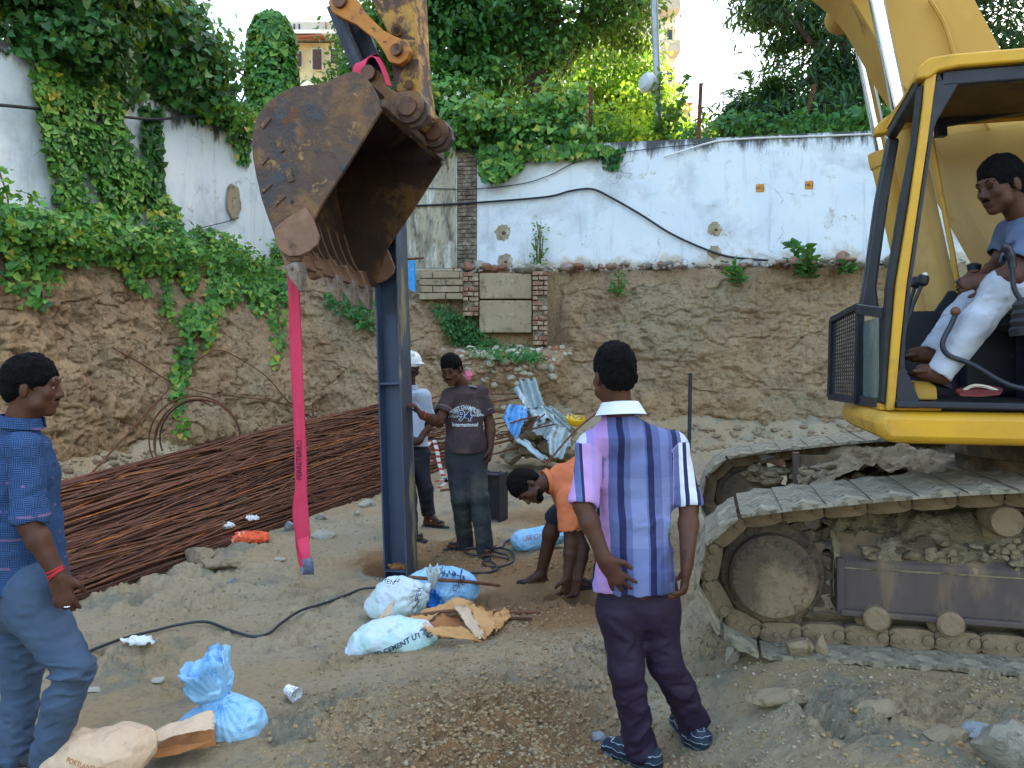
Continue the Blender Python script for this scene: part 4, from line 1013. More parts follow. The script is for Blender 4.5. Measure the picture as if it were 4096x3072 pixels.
    for (u, z, s) in [(-1.04, .755, .07), (-1.1, .72, .045), (-1.32, .78, .055), (-1.24, .75, .05), (-1.36, .74, .05)]:
        for q_ in range(16): mu.rock(UV(u+rr.gauss(0, s*.55), vin+.05+rr.uniform(-.03, .02), z+rr.gauss(0, s*.45)), s*rr.uniform(.2, .5), q_+int(u*50), (1.2, .7, 1), 2, .5)
    mu.build('mud', M_mud, tf, True, ang=50)['kind'] = 'stuff'
    nu, nv = 190, 24; Gx = [(uF+.02-(uF-.02-US+2.9)*i/nu*1.0, vin-.004+.40*j/nv, j/nv) for i in range(nu+1) for j in range(nv+1)]
    Pn = np.array([[a_*1., b_*1., v0] for a_, b_, c_ in Gx]); n1 = fbm(Pn*7, 5, .6); n2 = fbm(Pn*24, 4, .6); V = []
    for (a_, b_, c_), q1, q2 in zip(Gx, n1, n2): V.append(UV(a_, b_+.0, .672+.26*min(1, c_*1.25)**.8*(1 if c_ < .8 else 1)+(q1-.47)*.20*min(1, c_*4)+(q2-.5)*.05*min(1, c_*6)))
    MB().add(V, [(i*(nv+1)+j, (i+1)*(nv+1)+j, (i+1)*(nv+1)+j+1, i*(nv+1)+j+1) for i in range(nu) for j in range(nv)]).build('caked_mud', M_mud, tf, True, ang=60)
    return tf
T1 = track(3.73, 'track_frame'); T2 = track(5.93, 'track_frame')
def undercarriage():
    m = MB().mbox(-1.15, -2.85, 4.15, 6.1, .55, .92); m.mbox(-1.4, -2.6, 4.4, 5.9, .9, 1.02)
    m.mbox(-.75, -1.2, 4.25, 4.5, .58, .86).mbox(-.75, -1.2, 5.8, 6.05, .58, .86)
    m.build('undercarriage', M_mudst, EX, bevel=.03)
    m = MB(); rr = random.Random(5)
    nu, nv = 120, 60; Gx = [(-.62-2.1*i/nu, 5.15+.98*j/nv) for i in range(nu+1) for j in range(nv+1)]; Pn = np.array([[a_, b_, 3] for a_, b_ in Gx]); n1 = fbm(Pn*3.5, 5, .6); n2 = fbm(Pn*16, 4, .6)
    m.add([UV(a_, b_, .80+.20*min(1, (-.62-a_)*3)+(q1-.5)*.34+(q2-.5)*.09) for (a_, b_), q1, q2 in zip(Gx, n1, n2)], [(i*(nv+1)+j, (i+1)*(nv+1)+j, (i+1)*(nv+1)+j+1, i*(nv+1)+j+1) for i in range(nu) for j in range(nv)])
    for k in range(120):
        u = rr.uniform(-.65, -2.6); v = rr.uniform(5.2, 6.12); m.rock(UV(u, v, .88+rr.uniform(-.05, .06)+.06*math.sin(u*5)), rr.uniform(.02, .065), k, (1.3, 1, .6), 2, .5)
    for k in range(40): m.rock(UV(rr.uniform(-.3, -.8), rr.uniform(5.95, 6.15), rr.uniform(.76, .86)), rr.uniform(.03, .07), k, (1.2, 1, .6), 2, .4)
    m.build('mud_heap', M_mud, EX, True, ang=50)
    m = MB().prism([UV(-.62, 5.9, .70), UV(-.62, 5.9, .97), UV(-1.2, 5.9, .985), UV(-1.5, 5.9, .9), UV(-1.9, 5.9, .86), UV(-1.9, 5.9, .70)], lat(0, .02)); m.mbox(-.6, -.64, 5.86, 5.93, .7, .99)
    m.build('guard_plate', M_frame, EX)
    MB().lathe(UV(-2.0, 5.13, 1.0), (0, 0, 1), [(.55, 0), (.55, .1), (.6, .11), (.6, .3)], 40).build('swing_bearing', M_mudst, EX, True, ang=30)
    o = MB().rock(UV(-.42, 6.15, .93), .085, 3, (1.3, 1, .9), 2, .35).build('rock', mat('pale_rock', '#9CA0A4', '#85888A', 8, .9, 0, (), .8, 30, .01), None, False); tag(o, 'small grey rock lying on the far track of the excavator', 'rock')
undercarriage()
def cab():
    NV, FV = 3.82, 4.5
    def pm(px, py, v=NV): return M(px, py, v)
    def strip(L, R, v, th):      # a post drawn by its left and right outlines
        return [pm(x, y, v) for x, y in L]+[pm(x, y, v) for x, y in reversed(R)], lat(0, th)
    body = MB()
    # deck and belt under the cab
    deck = MB().prism([UV(u, 3.8, z) for u, z in [(-.775, 1.418), (-.745, 1.40), (-.738, 1.36), (-.755, 1.31), (-.80, 1.275), (-4.0, 1.275), (-4.0, 1.418)]], lat(0, .93))
    deck.mbox(-1.7, -4.0, 4.74, 6.4, 1.275, 1.42)
    body_o = deck.build('belt', M_yel, EX, True, bevel=.035, ang=30)
    # slim ledge above the belt
    MB().mbox(-.765, -1.02, 3.845, 4.72, 1.421, 1.455).build('sill_ledge', M_yel, EX, bevel=.006)
    root = MB()
    L = [(926, 66), (923, 105), (918, 143), (910, 200), (896, 286), (891, 344), (886, 411)]; R = [(938, 68), (933, 105), (928, 143), (919.5, 200), (907, 286), (901, 344), (895, 411)]
    P, t = strip(L, R, NV-.01, .09); post = MB().prism(P, t).build('front_post', M_yel, EX, bevel=.012)
    L = [(919, 86), (912.5, 143), (901, 200), (887, 286), (880, 403)]; R = [(924, 84), (918.5, 143), (908.5, 200), (894.5, 286), (885.5, 405)]
    P, t = strip(L, R, NV+.0, .06); MB().prism(P, t).build('window_seal', M_rub, post, bevel=.008)
    L = [(938, 70), (933.5, 105), (928.5, 143), (920, 200), (907.5, 286), (901.5, 344), (896, 408)]; R = [(942, 80), (937, 110), (931.5, 143), (923.5, 200), (911, 286), (905, 344), (904, 408)]
    P, t = strip(L, R, NV+.015, .06); MB().prism(P, t).build('door_seal', M_blk, post)
    MB().prism([pm(x, y, NV+.01) for x, y in [(904, 366), (910, 378), (919, 399), (919, 408), (896, 408), (898, 372)]], lat(0, .05)).build('gusset', M_blk, post)
    # far front post and sloping header
    L = [(889, 135), (876, 200), (864, 286), (860, 306)]; R = [(900, 138), (889, 200), (877, 286), (880, 312)]
    P = [M(x, y, FV) for x, y in L]+[M(x, y, FV) for x, y in reversed(R)]; MB().prism(P, lat(0, .07)).build('far_front_post', M_blk, EX, bevel=.012)
    a, b = M(892, 134, FV), M(924, 80, NV+.05)
    MB().bar(a, b, .05, .05).build('front_header', M_blk, EX, bevel=.01); MB().bar(a+Vector((-.02, 0, .035)), b+Vector((-.02, 0, .035)), .02, .02).build('header_trim', M_yel, EX)
    # roof
    z0, z1 = 2.93, 3.0
    rf = [UV(-.95, NV-.02, z0)]; prof = [(-.905, 2.90), (-.915, 2.955), (-.96, 2.992), (-1.05, 3.0), (-3.1, 3.0), (-3.1, 2.94), (-1.08, 2.94), (-1.0, 2.93), (-.96, 2.90)]
    roof = MB().prism([UV(u, NV-.02, z) for u, z in prof], lat(0, .08)).prism([UV(u, FV+.18, z) for u, z in prof], lat(0, .08)); roof.mbox(-.97, -3.08, NV+.05, FV+.2, 2.955, 2.996)
    roof_o = roof.build('roof', M_yel, EX, True, bevel=.01, ang=30)
    MB().mbox(-1.0, -3.05, NV+.06, FV+.17, 2.94, 2.951).build('headlining', mat('headlining', '#6E5428', '#5C4726', 5, .8), roof_o)
    m = MB().mbox(-1.02, -3.05, NV+.01, NV+.06, 2.87, 2.938); m.prism([UV(-.965, NV+.012, 2.9), UV(-1.1, NV+.012, 2.9), UV(-1.0, NV+.012, 2.72), UV(-.955, NV+.012, 2.6)], lat(0, .04))
    m.build('door_header', M_blk, roof_o, bevel=.008)
    a = M(934, 124, FV+.1); b = M(1100, 95, FV+.1); MB().bar(a, b, .03, .05, (0, 0, 1)).bar(M(940, 122, FV+.08), M(941, 137, FV+.08), .05, .04).build('far_window_rail', M_blk, EX)
    # far side lower panel, back wall, floor
    P = [M(x, y, FV+.12) for x, y in [(880, 312), (935, 311), (949, 291), (1010, 288), (1100, 286), (1100, 420), (880, 420)]]
    MB().prism(P, lat(0, .03)).build('far_panel', M_blk, EX)
    MB().mbox(-2.35, -2.42, NV+.03, FV+.2, 1.45, 2.93).build('rear_wall', M_blk, EX, bevel=.01)
    MB().mbox(-.78, -2.9, NV+.05, FV+.12, 1.425, 1.462).build('cab_floor', M_rub, EX)
    MB().bar(pm(896, 404, NV-.005), pm(1110, 408, NV-.005), .05, .028, (0, 0, 1)).build('door_sill', M_blk, EX, bevel=.005)
    MB().mbox(-2.3, -2.42, NV-.01, NV+.07, 1.42, 2.95).build('rear_post', M_yel, EX, bevel=.01)
    # lower front glass, brackets and mesh guard
    g = NT('tinted_glass'); g.done((.16, .24, .23), .08, 0); g.p.inputs['Alpha'].default_value = .8
    MB().prism([M(x, y, v) for x, y, v in [(863, 322, 4.35), (879, 318, 3.9), (878, 398, 3.9), (863, 397, 4.35)]], UV(.01, 0, 0)).build('lower_glass', g.m, EX)
    MB().bar(M(858, 309, 4.3), M(884, 313, 3.86), .02, .05, (0, 0, 1)).build('guard_bracket', M_blk, EX, bevel=.004); MB().bar(M(860, 400, 4.3), M(882, 403, 3.86), .02, .05, (0, 0, 1)).build('guard_bracket', M_blk, EX, bevel=.004)
    c = [M(833, 320, 4.75), M(860, 306, 4.3), M(858, 401, 4.3), M(831, 397, 4.75)]; fr = MB()
    for i in range(4): fr.bar(c[i], c[(i+1) % 4], .035, .03)
    gd = fr.build('mesh_guard', M_blk, EX); w = MB()
    for k in range(1, 14):
        t = k/14; w.cyl(c[0].lerp(c[1], t), c[3].lerp(c[2], t), .0035, n=5)
    for k in range(1, 22):
        t = k/22; w.cyl(c[0].lerp(c[3], t), c[1].lerp(c[2], t), .0035, n=5)
    w.build('wire_mesh', M_blk, gd)
    # window glass on the far side (faint reflections)
    g2 = NT('clear_glass'); g2.done((.9, .85, .6), .05, 0); g2.p.inputs['Alpha'].default_value = .07
    P = [M(x, y, FV+.135) for x, y in [(905, 160), (935, 137), (1100, 110), (1100, 288), (949, 290), (935, 310), (892, 311)]]; MB().prism(P, lat(0, .006)).build('far_window', g2.m, EX)
    # grab bar, levers, handle, seat
    MB().tube([M(931, 137, FV+.05), M(940, 190, FV+.05), M(952, 250, FV+.05), M(959, 292, FV+.05)], .014, 8).build('grab_bar', M_yel2, EX, True)
    lv = []
    for (p, hd) in [([(902, 332), (909, 305), (915, 286)], (916.5, 281)), ([(905, 332), (913, 305), (922, 284)], (923.5, 277))]:
        v = 4.05 if hd[0] < 920 else 3.98
        l = MB().tube([M(x, y, v) for x, y in p], .009, 8).build('travel_lever', M_blk, EX, True)
        MB().lathe(M(p[-1][0], p[-1][1], v), M(hd[0], hd[1], v)-M(p[-1][0], p[-1][1], v), [(.012, -.01), (.024, .0), (.027, .025), (.02, .042), (.004, .046)], 14).build('knob', M_rub, l, True)
    MB().rock(M(925, 274.5, 3.97), .013, 2, (1, 1, .8), 2, .1).build('knob_cap', mat('white_cap', '#D8D8D4'), EX, True)
    l = MB().tube(catmull([M(x, y, 3.72) for x, y in [(1024, 315), (1020, 300), (1014, 288), (1012, 268)]], 4), .011, 8).build('control_lever', M_darkst, EX, True)
    MB().tube(catmull([M(x, y, 3.72) for x, y in [(1012.5, 268), (1011, 258), (1007, 249), (1001, 247)]], 4), [.016]*4+[.019]*4+[.022]*4+[.012], 10).build('grip', M_blk, l, True)
    MB().lathe(M(1026, 335, 3.72), M(1022, 300, 3.72)-M(1026, 335, 3.72), [(.06, 0), (.062, .03), (.05, .04), (.056, .06), (.044, .075), (.048, .095), (.036, .11), (.04, .13), (.012, .16)], 16).build('boot', M_rub, l, True)
    l = MB().tube([M(956, 283, 4.4), M(974, 272, 4.35)], .012, 8).build('control_lever', M_darkst, EX, True); MB().lathe(M(974, 280, 4.35), (0, 0, 1), [(.02, 0), (.026, .03), (.034, .075), (.02, .085)], 12).build('grip', M_blk, l, True)
    l = MB().tube(catmull([M(x, y, 3.80) for x, y in [(955.5, 314), (951, 325), (945, 336), (942.5, 346), (949, 355.5), (972, 364.5), (1009, 385), (1045, 391)]], 5), .0115, 10).build('safety_lever', M_darkst, EX, True)
    MB().rock(M(955.5, 311.5, 3.80), .021, 1, (1, 1, 1), 3, .02).build('ball_knob', M_pin, l, True)
    st = MB().mbox(-1.42, -1.95, 3.98, 4.48, 1.78, 1.92).build('seat', M_rub, EX, bevel=.04); MB().mbox(-1.86, -2.0, 3.98, 4.48, 1.9, 2.5).build('seat_back', M_rub, st, bevel=.05); MB().mbox(-1.5, -1.9, 4.05, 4.4, 1.46, 1.79).build('seat_base', M_blk, st, bevel=.01)
    MB().mbox(-1.3, -2.1, 4.48, 4.6, 1.46, 2.0).mbox(-1.42, -2.1, 3.86, 3.96, 1.5, 1.72).build('console', M_blk, EX, bevel=.03)
    MB().prism([M(x, y, 3.9) for x, y in [(914, 381), (930, 382), (937, 387), (938, 400), (913, 400)]], lat(0, .12)).build('pedal_cover', M_yel2, EX, bevel=.01)
    MB().prism([M(x, y, 4.2) for x, y in [(905, 372), (940, 384), (952, 389), (952, 385), (940, 378), (906, 365)]], lat(0, .16)).build('pedal', M_blk, EX)
cab()
def boom():
    V0, V1 = 4.93, 5.33
    lo = [(1045, 400), (1015, 345), (972, 266), (934, 198), (915, 155), (894, 117), (874, 86), (857, 54), (837, 23), (811, 0), (770, -32), (700, -82), (600, -145), (500, -205), (400, -262), (372, -272)]
    up = [(350, -300), (372, -325), (500, -300), (700, -235), (850, -140), (930, -70), (975, 0), (999, 46), (1040, 115), (1080, 200), (1100, 300), (1090, 400)]
    L = [q+lat(V1, V0) for q in catmull([M(x, y, V1) for x, y in lo], 3)]; U = [M(x, y, V0) for x, y in up]
    b = MB().prism(L+U, lat(V0, V1)).build('boom', M_yel2, EX, bevel=.004)
    # plate edges standing a little proud of the underside
    m = MB()
    for v in (V0-.004, V1-.02):
        q = catmull([M(x, y, V0) for x, y in lo[1:]], 3)
        for p0, p1 in zip(q, q[1:]): m.bar(p0+lat(V0, v+.012), p1+lat(V0, v+.012), .022, .03, UV(0, 1, 0)) if False else None
    # foot pin boss and mid boss
    m.lathe(M(1070, 370, V0-.1), UV(0, 1, 0), [(.02, 0), (.14, .01), (.14, .6), (.02, .61)], 24); m.lathe(M(868, -50, 4.66), UV(0, 1, 0), [(.02, 0), (.1, .01), (.1, .92), (.02, .93)], 24)
    m.build('boom_boss', M_yel2, b, True, ang=30)
    MB().tube(catmull([M(x, y, V0-.03) for x, y in [(930, 0), (945, 25), (960, 70), (990, 130)]], 5), .012, 6).build('hydraulic_pipe', M_yel2, b, True)
    for (v, top, mid, bot, nm) in [(4.72, (862, -70), (902.5, 124), (948, 330), 'n'), (5.52, (846, -30), (884, 160), (922, 330), 'f')]:
        a, c, d = M(top[0], top[1], v), M(mid[0], mid[1], v), M(bot[0], bot[1], v); ax = (d-c).normalized()
        cy = MB().lathe(c, ax, [(.05, -.06), (.088, -.055), (.092, 0), (.09, .04), (.08, .05), (.08, (d-c).length), (.05, (d-c).length+.03)], 24).build('boom_cylinder', M_yel2, EX, True, ang=30)
        MB().cyl(a, c, .042, n=20).build('piston_rod', M_chrome, cy, True, ang=30)
    # arm
    A0, A1 = 5.0, 5.3
    lf = [(396.5, 118), (396.5, 84), (391.6, 59), (387.7, 33), (371, 0), (345, -90), (325, -200), (320, -320), (345, -350)]; rt = [(400, -340), (402, -200), (408, -90), (413, 0), (414.5, 40), (418, 78), (422, 108), (412, 122)]
    ar = MB().prism([M(x, y, A0) for x, y in lf+rt], lat(A0, A1)).build('arm', M_armp, EX, bevel=.01)
    m = MB().lathe(M(365, -265, A0-.2), UV(0, 1, 0), [(.02, 0), (.12, .01), (.12, .7), (.02, .71)], 20)
    m.build('pin_boss', M_pin, ar, True, ang=30)
    for bx_, by_, br_ in ((396.5, 30, .037), (409, 84, .028)): MB().cyl(M(bx_, by_, A0-.05), M(bx_, by_, A0+.02), br_, n=16).build('pin_boss', M_pin, ar, True, ang=30)
    m = MB().cyl(M(396.5, 30, A0-.056), M(396.5, 30, A0-.049), .02, n=12).cyl(M(409, 84, A0-.046), M(409, 84, A0-.039), .016, n=12); m.build('pin_hole', M_rub, ar)
    MB().prism([M(x, y, A0-.012) for x, y in [(385, 38), (417, 40), (421, 100), (396, 100), (391, 62)]], lat(0, .011)).build('side_plate', M_armp, ar, bevel=.004)
    # bucket cylinder along the arm, links
    MB().cyl(M(330, -190, 5.15), M(334, -60, 5.15), .075, n=20).cyl(M(334, -60, 5.15), M(340.6, 1, 5.15), .04, n=16).build('bucket_cylinder', M_yel2, EX, True, ang=30)
    for v in (4.90, 5.33):
        a, b = M(340.6, 1, v), M(397.5, 51, v); d = (b-a).normalized(); n = d.cross(UV(0, 1, 0)).normalized(); L_ = (b-a).length; pl = []
        for (s, w) in [(-.09, .0), (-.07, .065), (0, .095), (.1, .075), (.2, .05), (L_-.18, .042), (L_-.09, .06), (L_, .092), (L_+.07, .06), (L_+.088, 0)]: pl.append(a+d*s+n*w)
        for (s, w) in reversed([(-.07, .065), (0, .095), (.1, .075), (.2, .05), (L_-.18, .042), (L_-.09, .06), (L_, .092), (L_+.07, .06)]): pl.append(a+d*s-n*w)
        k = MB().prism(pl, lat(0, .06)).build('side_link', M_link, EX, bevel=.008)
        MB().cyl(a-lat(0, .03), a+lat(0, .09), .052, n=24).cyl(b-lat(0, .035), b+lat(0, .09), .038, n=24).build('link_pin', M_pin, k, True, ang=30)
    a, b = M(340.6, 1, 5.15), M(373, 80, 5.15)
    hl = MB().bar(a+lat(0, -.13), b+lat(0, -.13), .045, .15, UV(0, 1, 0)).bar(a+lat(0, .13), b+lat(0, .13), .045, .15, UV(0, 1, 0)).bar(a, b, .22, .05, UV(0, 1, 0)).build('bucket_link', M_darkst, EX, bevel=.006)
boom()
def bucket():
    B0, B1 = 4.56, 5.745
    def q(px, py, v):        # near-plate outline point carried across to depth v, with the bucket's slight sag
        p = M(px, py, B0); return p+lat(B0, v)+Vector((0, 0, -.05*(v-B0)))
    back = [(366, 78), (357, 72), (350.4, 71.5), (336, 77), (323, 83.3), (308, 85), (293.6, 86.5), (281.8, 92), (269, 100), (260, 112), (254.4, 123.5), (251.5, 137), (252.5, 157), (256, 176), (261, 198), (267, 215.6), (272, 229), (276, 241), (282, 253), (287, 261)]
    front = [(299, 262), (306, 240), (314, 217.6), (321, 204.8), (342.6, 172.5), (362, 141), (374, 121.5), (381, 110), (378, 98), (372, 86)]
    bk = None
    sp = MB().prism([q(x, y, B0) for x, y in back+front], lat(0, .028)); bk = sp.build('bucket', M_bucket, EX, bevel=.005)
    MB().prism([q(x, y, B1-.028) for x, y in back+front], lat(0, .028)).build('side_plate', M_bin, bk, bevel=.005)
    # curved shell between the side plates, with thickness
    C = catmull([q(x, y, B0+.026) for x, y in back], 4); cen = q(330, 165, B0+.026); V = []; Fc = []
    ns = 12; n = len(C)
    for s in range(2):
        for i, p in enumerate(C):
            for j in range(ns+1):
                v = p+(lat(0, 1)+Vector((0, 0, -.05)))*((B1-B0-.054)*j/ns); d = (cen-p); d = (d-d.dot(UV(0, 1, 0))*UV(0, 1, 0)).normalized(); V.append(v+d*(.006+.03*s))
    o1 = n*(ns+1)
    for i in range(n-1):
        for j in range(ns):
            a = i*(ns+1)+j; b = a+ns+1; Fc.append((a, b, b+1, a+1)); Fc.append((o1+a, o1+a+1, o1+b+1, o1+b))
    for j in range(ns): Fc.append((j, j+1, o1+j+1, o1+j)); e = (n-1)*(ns+1)+j; Fc.append((e, o1+e, o1+e+1, e+1))
    mb = MB().add(V, Fc); mb.build('shell', M_bin, bk, True, ang=40)
    # ridges welded inside, lip plate, mouth stiffener
    m = MB()
    for k in range(1, 8):
        v = B0+.14*k
        pts = [q(x, y, v) for x, y in [(270, 205), (276, 225), (282, 240), (290, 252)]]; m.tube([p+UV(-.045, 0, 0) for p in pts], .007, 5)
    m.build('wear_ridge', M_cut, bk)
    c0, c1 = q(284, 247, B0+.02), q(284, 247, B1-.02); d = (q(291, 266, B0)-q(284, 247, B0)); nn = UV(-1, 0, .2).normalized()*.035
    MB().prism([c0, c0+d, c0+d+nn, c0+nn], c1-c0).build('cutting_lip', M_cut, bk, bevel=.006)
    c0, c1 = q(379, 102, B0+.02), q(379, 102, B1-.02); MB().bar(c0, c1, .06, .05).build('mouth_stiffener', M_bucket, bk, bevel=.006)
    # side cutters
    for v, mm in ((B0-.022, M_cut), (B1+.001, M_cut)):
        pl = [(276, 229), (288, 219), (307.5, 207.5), (314, 218), (321, 237), (319, 245), (311, 252), (301.5, 256.5), (290, 257), (280, 250), (276, 240)]
        if v > 5: pl = [(x+2, y) for x, y in pl]
        MB().prism([q(x, y, v) for x, y in pl], lat(0, .021)).build('side_cutter', mm, bk, bevel=.006)
    # teeth: the second one is missing, only its adapter is left
    for k, v in enumerate((B0+.06, B0+.33, B0+.6, B0+.86, B0+1.12)):
        a = q(288, 258, v); dn = (q(299, 294, v)-a).normalized(); w = UV(0, 1, 0); fw = dn.cross(w).normalized()
        ad = MB()
        def taper(m, p, L, w0, w1, h0, h1):
            e = p+dn*L; vv = [p+w*sx*w0+fw*sy*h0 for sx, sy in ((-1, -1), (1, -1), (1, 1), (-1, 1))]+[e+w*sx*w1+fw*sy*h1 for sx, sy in ((-1, -1), (1, -1), (1, 1), (-1, 1))]
            return m.add(vv, [(0, 3, 2, 1), (4, 5, 6, 7), (0, 1, 5, 4), (1, 2, 6, 5), (2, 3, 7, 6), (3, 0, 4, 7)])
        taper(ad, a-dn*.09, .13, .055, .048, .045, .05); taper(ad, a+dn*.04, .05, .046, .036, .045, .035)
        t = ad.build('tooth_adapter', M_cut, bk, bevel=.01)
        if k != 1:
            tt = MB(); taper(tt, a+dn*.035, .07, .052, .045, .055, .045); taper(tt, a+dn*.104, .12, .045, .03, .045, .009); tt.cyl(a+dn*.06-w*.06, a+dn*.06+w*.06, .014, n=10)
            tt.build('tooth', M_tooth, t, bevel=.006)
    # hinge ears with pin bosses
    for v in (4.86, 5.36):
        cp = q(413, 109, v)-Vector((0, 0, 0)); base = M(410, 106, 4.86)+lat(4.86, v)+Vector((0, 0, -.05*(v-B0)))
        z = lambda px, py: M(px, py, 4.86)+lat(4.86, v)+Vector((0, 0, -.05*(v-B0)))
        pl = [z(x, y) for x, y in [(358, 84), (361, 68), (370, 64), (379, 69), (384, 82), (396, 90), (410, 88), (420, 92), (427, 101), (428, 112), (421, 123), (410, 126), (402, 122), (392, 112), (382, 108), (372, 104)]]
        e = MB().prism(pl, lat(0, .07)).build('hinge_ear', M_bucket, bk, bevel=.008)
        MB().cyl(z(410, 106)-lat(0, .03), z(410, 106)+lat(0, .09), .105, n=32).build('pin_boss', M_bucket, e, True, ang=30)
        MB().cyl(z(410, 106)-lat(0, .055), z(410, 106)+lat(0, .11), .062, n=28).build('pin', M_pin, e, True, ang=30); MB().cyl(z(370, 72)-lat(0, .04), z(370, 72)+lat(0, .1), .05, n=20).build('pin', M_pin, e, True, ang=30)
    MB().cyl(UV(0, 0, 0)+M(411, 107, 5.0), M(411, 107, 5.0)+lat(0, .36), .075, n=20).build('arm_tip', M_armp, EX, True, ang=30)
    # reinforcing gussets and scars on the near plate
    m = MB(); rr = random.Random(8)
    for (x0, y0, x1, y1, w) in [(262, 128, 270, 118, .03), (262, 165, 268, 157, .02), (262, 193, 272, 184, .02), (276, 205, 286, 196, .015), (278, 140, 283, 152, .035), (288, 168, 292, 182, .04)]:
        MB().bar(q(x0, y0, B0-.004), q(x1, y1, B0-.004), w, .012, UV(0, 1, 0)).build('weld_scar', M_bucket, bk, bevel=.004)
    MB().cyl(q(292, 202, B0-.002), q(292, 202, B0+.01), .014, n=12).build('bolt_hole', M_rub, bk)
bucket()
# ---------------------------------------------------------------- lifting strap
def strap():
    t = NT('pink_webbing'); cc = t.sep(t.attr('uv')); u = t.math('MULTIPLY', cc[0], 1.0)
    st = t.math('SINE', t.math('MULTIPLY', u, 19.0)); dash = t.math('SINE', t.math('MULTIPLY', cc[1], 420.))
    f = t.math('MULTIPLY', t.ramp(st, [(.6, 0.), (.8, 1.)]), t.ramp(dash, [(.35, 0.), (.5, 1.)]))
    col = t.mix(t.noise(t.co(), 9, 4), rgb('#BE2A4C'), rgb('#CC4464')); col = t.mix(t.math('MULTIPLY', f, .95), col, rgb('#E79AA8'))
    col = t.mix(t.ramp(t.noise(t.co(), 3, 5), [(.6, 0.), (.72, .4)]), col, rgb('#8E3A4C'))
    m = t.done(col, .75, 0, t.bump(dash, .35, .002), .3)
    grey = mat('grey_sleeve', '#6E7796', '#5F6784', 20, .85, 0, [('#8F93A6', 15, .55, .68)], .4, 200, .002)
    root = thing('lifting_sling', A(305, 574, 5.73), 'long pink webbing lifting sling with a grey eye, hanging beside the bucket', 'sling')
    def ribbon(name, P, W, wd_, mm, par, th=.006, fold=0):
        V = []; Fc = []; R = []; s = 0; nx = 8
        for i, p in enumerate(P):
            if i: s += (P[i]-P[i-1]).length
            d = (P[min(i+1, len(P)-1)]-P[max(i-1, 0)]).normalized(); w = wd_[i] if isinstance(wd_, list) else wd_; w = (w-d*w.dot(d)).normalized(); n = d.cross(w)
            for side in (0, 1):
                for j in range(nx+1):
                    x = j/nx-.5; V.append(p+w*x*W[i]+n*(th*(side-.5)+fold*math.sin(j*1.3+s*7)*.004)); R.append((x*1.0, s, 0))
        k = 2*(nx+1)
        for i in range(len(P)-1):
            for j in range(nx):
                a = i*k+j; Fc.append((a, a+1, a+k+1, a+k)); b = a+nx+1; Fc.append((b, b+k, b+k+1, b+1))
            Fc.append((i*k, i*k+k, i*k+k+nx+1, i*k+nx+1)); e = i*k+nx; Fc.append((e, e+nx+1, e+k+nx+1, e+k))
        return mk(name, V, Fc, mm, par, True, attrs={'uv': R})
    wv = UV(0, 1, 0)
    top = [UV(u, v, z) for u, v, z in [(2.42, 5.05, 3.35), (2.30, 5.1, 3.66), (2.2, 5.1, 3.73), (2.1, 5.12, 3.70), (2.0, 5.15, 3.6)]]
    pth = catmull([M(371, 82, 4.98), M(366, 68, 4.98), M(372, 57, 5.0), M(381, 62, 5.02), M(388, 80, 5.0)], 5)
    W1 = (M(375, 60, 5.0)-M(368, 75, 5.3)).normalized()
    ribbon('webbing', catmull([M(358, 82, 4.84), M(360, 66, 4.84), M(366, 59, 4.9), M(372, 57, 5.1), M(376, 60, 5.3), M(384, 80, 5.3)], 5), [.085]*26, [UV(-.6, .1, .35)]*26, m, root)
    ribbon('webbing', catmull([M(372, 57, 4.86), M(377, 58, 4.84), M(382, 66, 4.82), M(386, 76, 4.8), M(389, 86, 4.8)], 5), [.06]*21, [UV(-.1, 1, .3)]*21, m, root)
    hp = catmull([UV(2.55, 5.17, 3.50), UV(2.86, 5.17, 3.3), UV(2.97, 5.17, 2.95), UV(2.99, 5.17, 2.6), M(293, 275, 5.17), M(296, 350, 5.16), M(299.5, 430, 5.15), M(301, 480, 5.15), M(300.5, 510, 5.15), M(303, 540, 5.15)], 10)
    n = len(hp); W = [.088 if i < n*.80 else .088+.035*math.sin((i/n-.80)/.20*math.pi*.9) for i in range(n)]
    o = ribbon('webbing', hp, W, Vector((1, -.12, 0)), m, root, .009, 1)
    eye = catmull([M(303, 538, 5.13), M(305, 552, 5.06), M(308, 564, 5.06), M(308.5, 573.5, 5.12), M(306, 570, 5.2), M(302, 555, 5.22), M(300, 538, 5.2)], 6)
    ribbon('webbing', eye[:10], [.09-.003*i for i in range(10)], Vector((1, -.15, .05)), m, root); ribbon('eye_sleeve', eye[9:27], [.075]*18, Vector((1, -.15, .05)), grey, root, .012); ribbon('webbing', eye[26:], [.075]*len(eye[26:]), Vector((1, -.15, .05)), m, root)
    bvh = BVHTree.FromPolygons([tuple(o.matrix_local @ v.co+WL[root.name]*0) if False else tuple(Vector(v.co)+WL[o.name]) for v in o.data.vertices], [tuple(p.vertices) for p in o.data.polygons])
    textmesh('lettering', 'FERRETERRO', .058, M(298, 482, 5.05), (0, 0, 1), (-1, 0, 0), mat('ink_dark', '#3A1430'), root, 'LEFT', bvh=bvh, off=.002, stretch=.86)
strap()
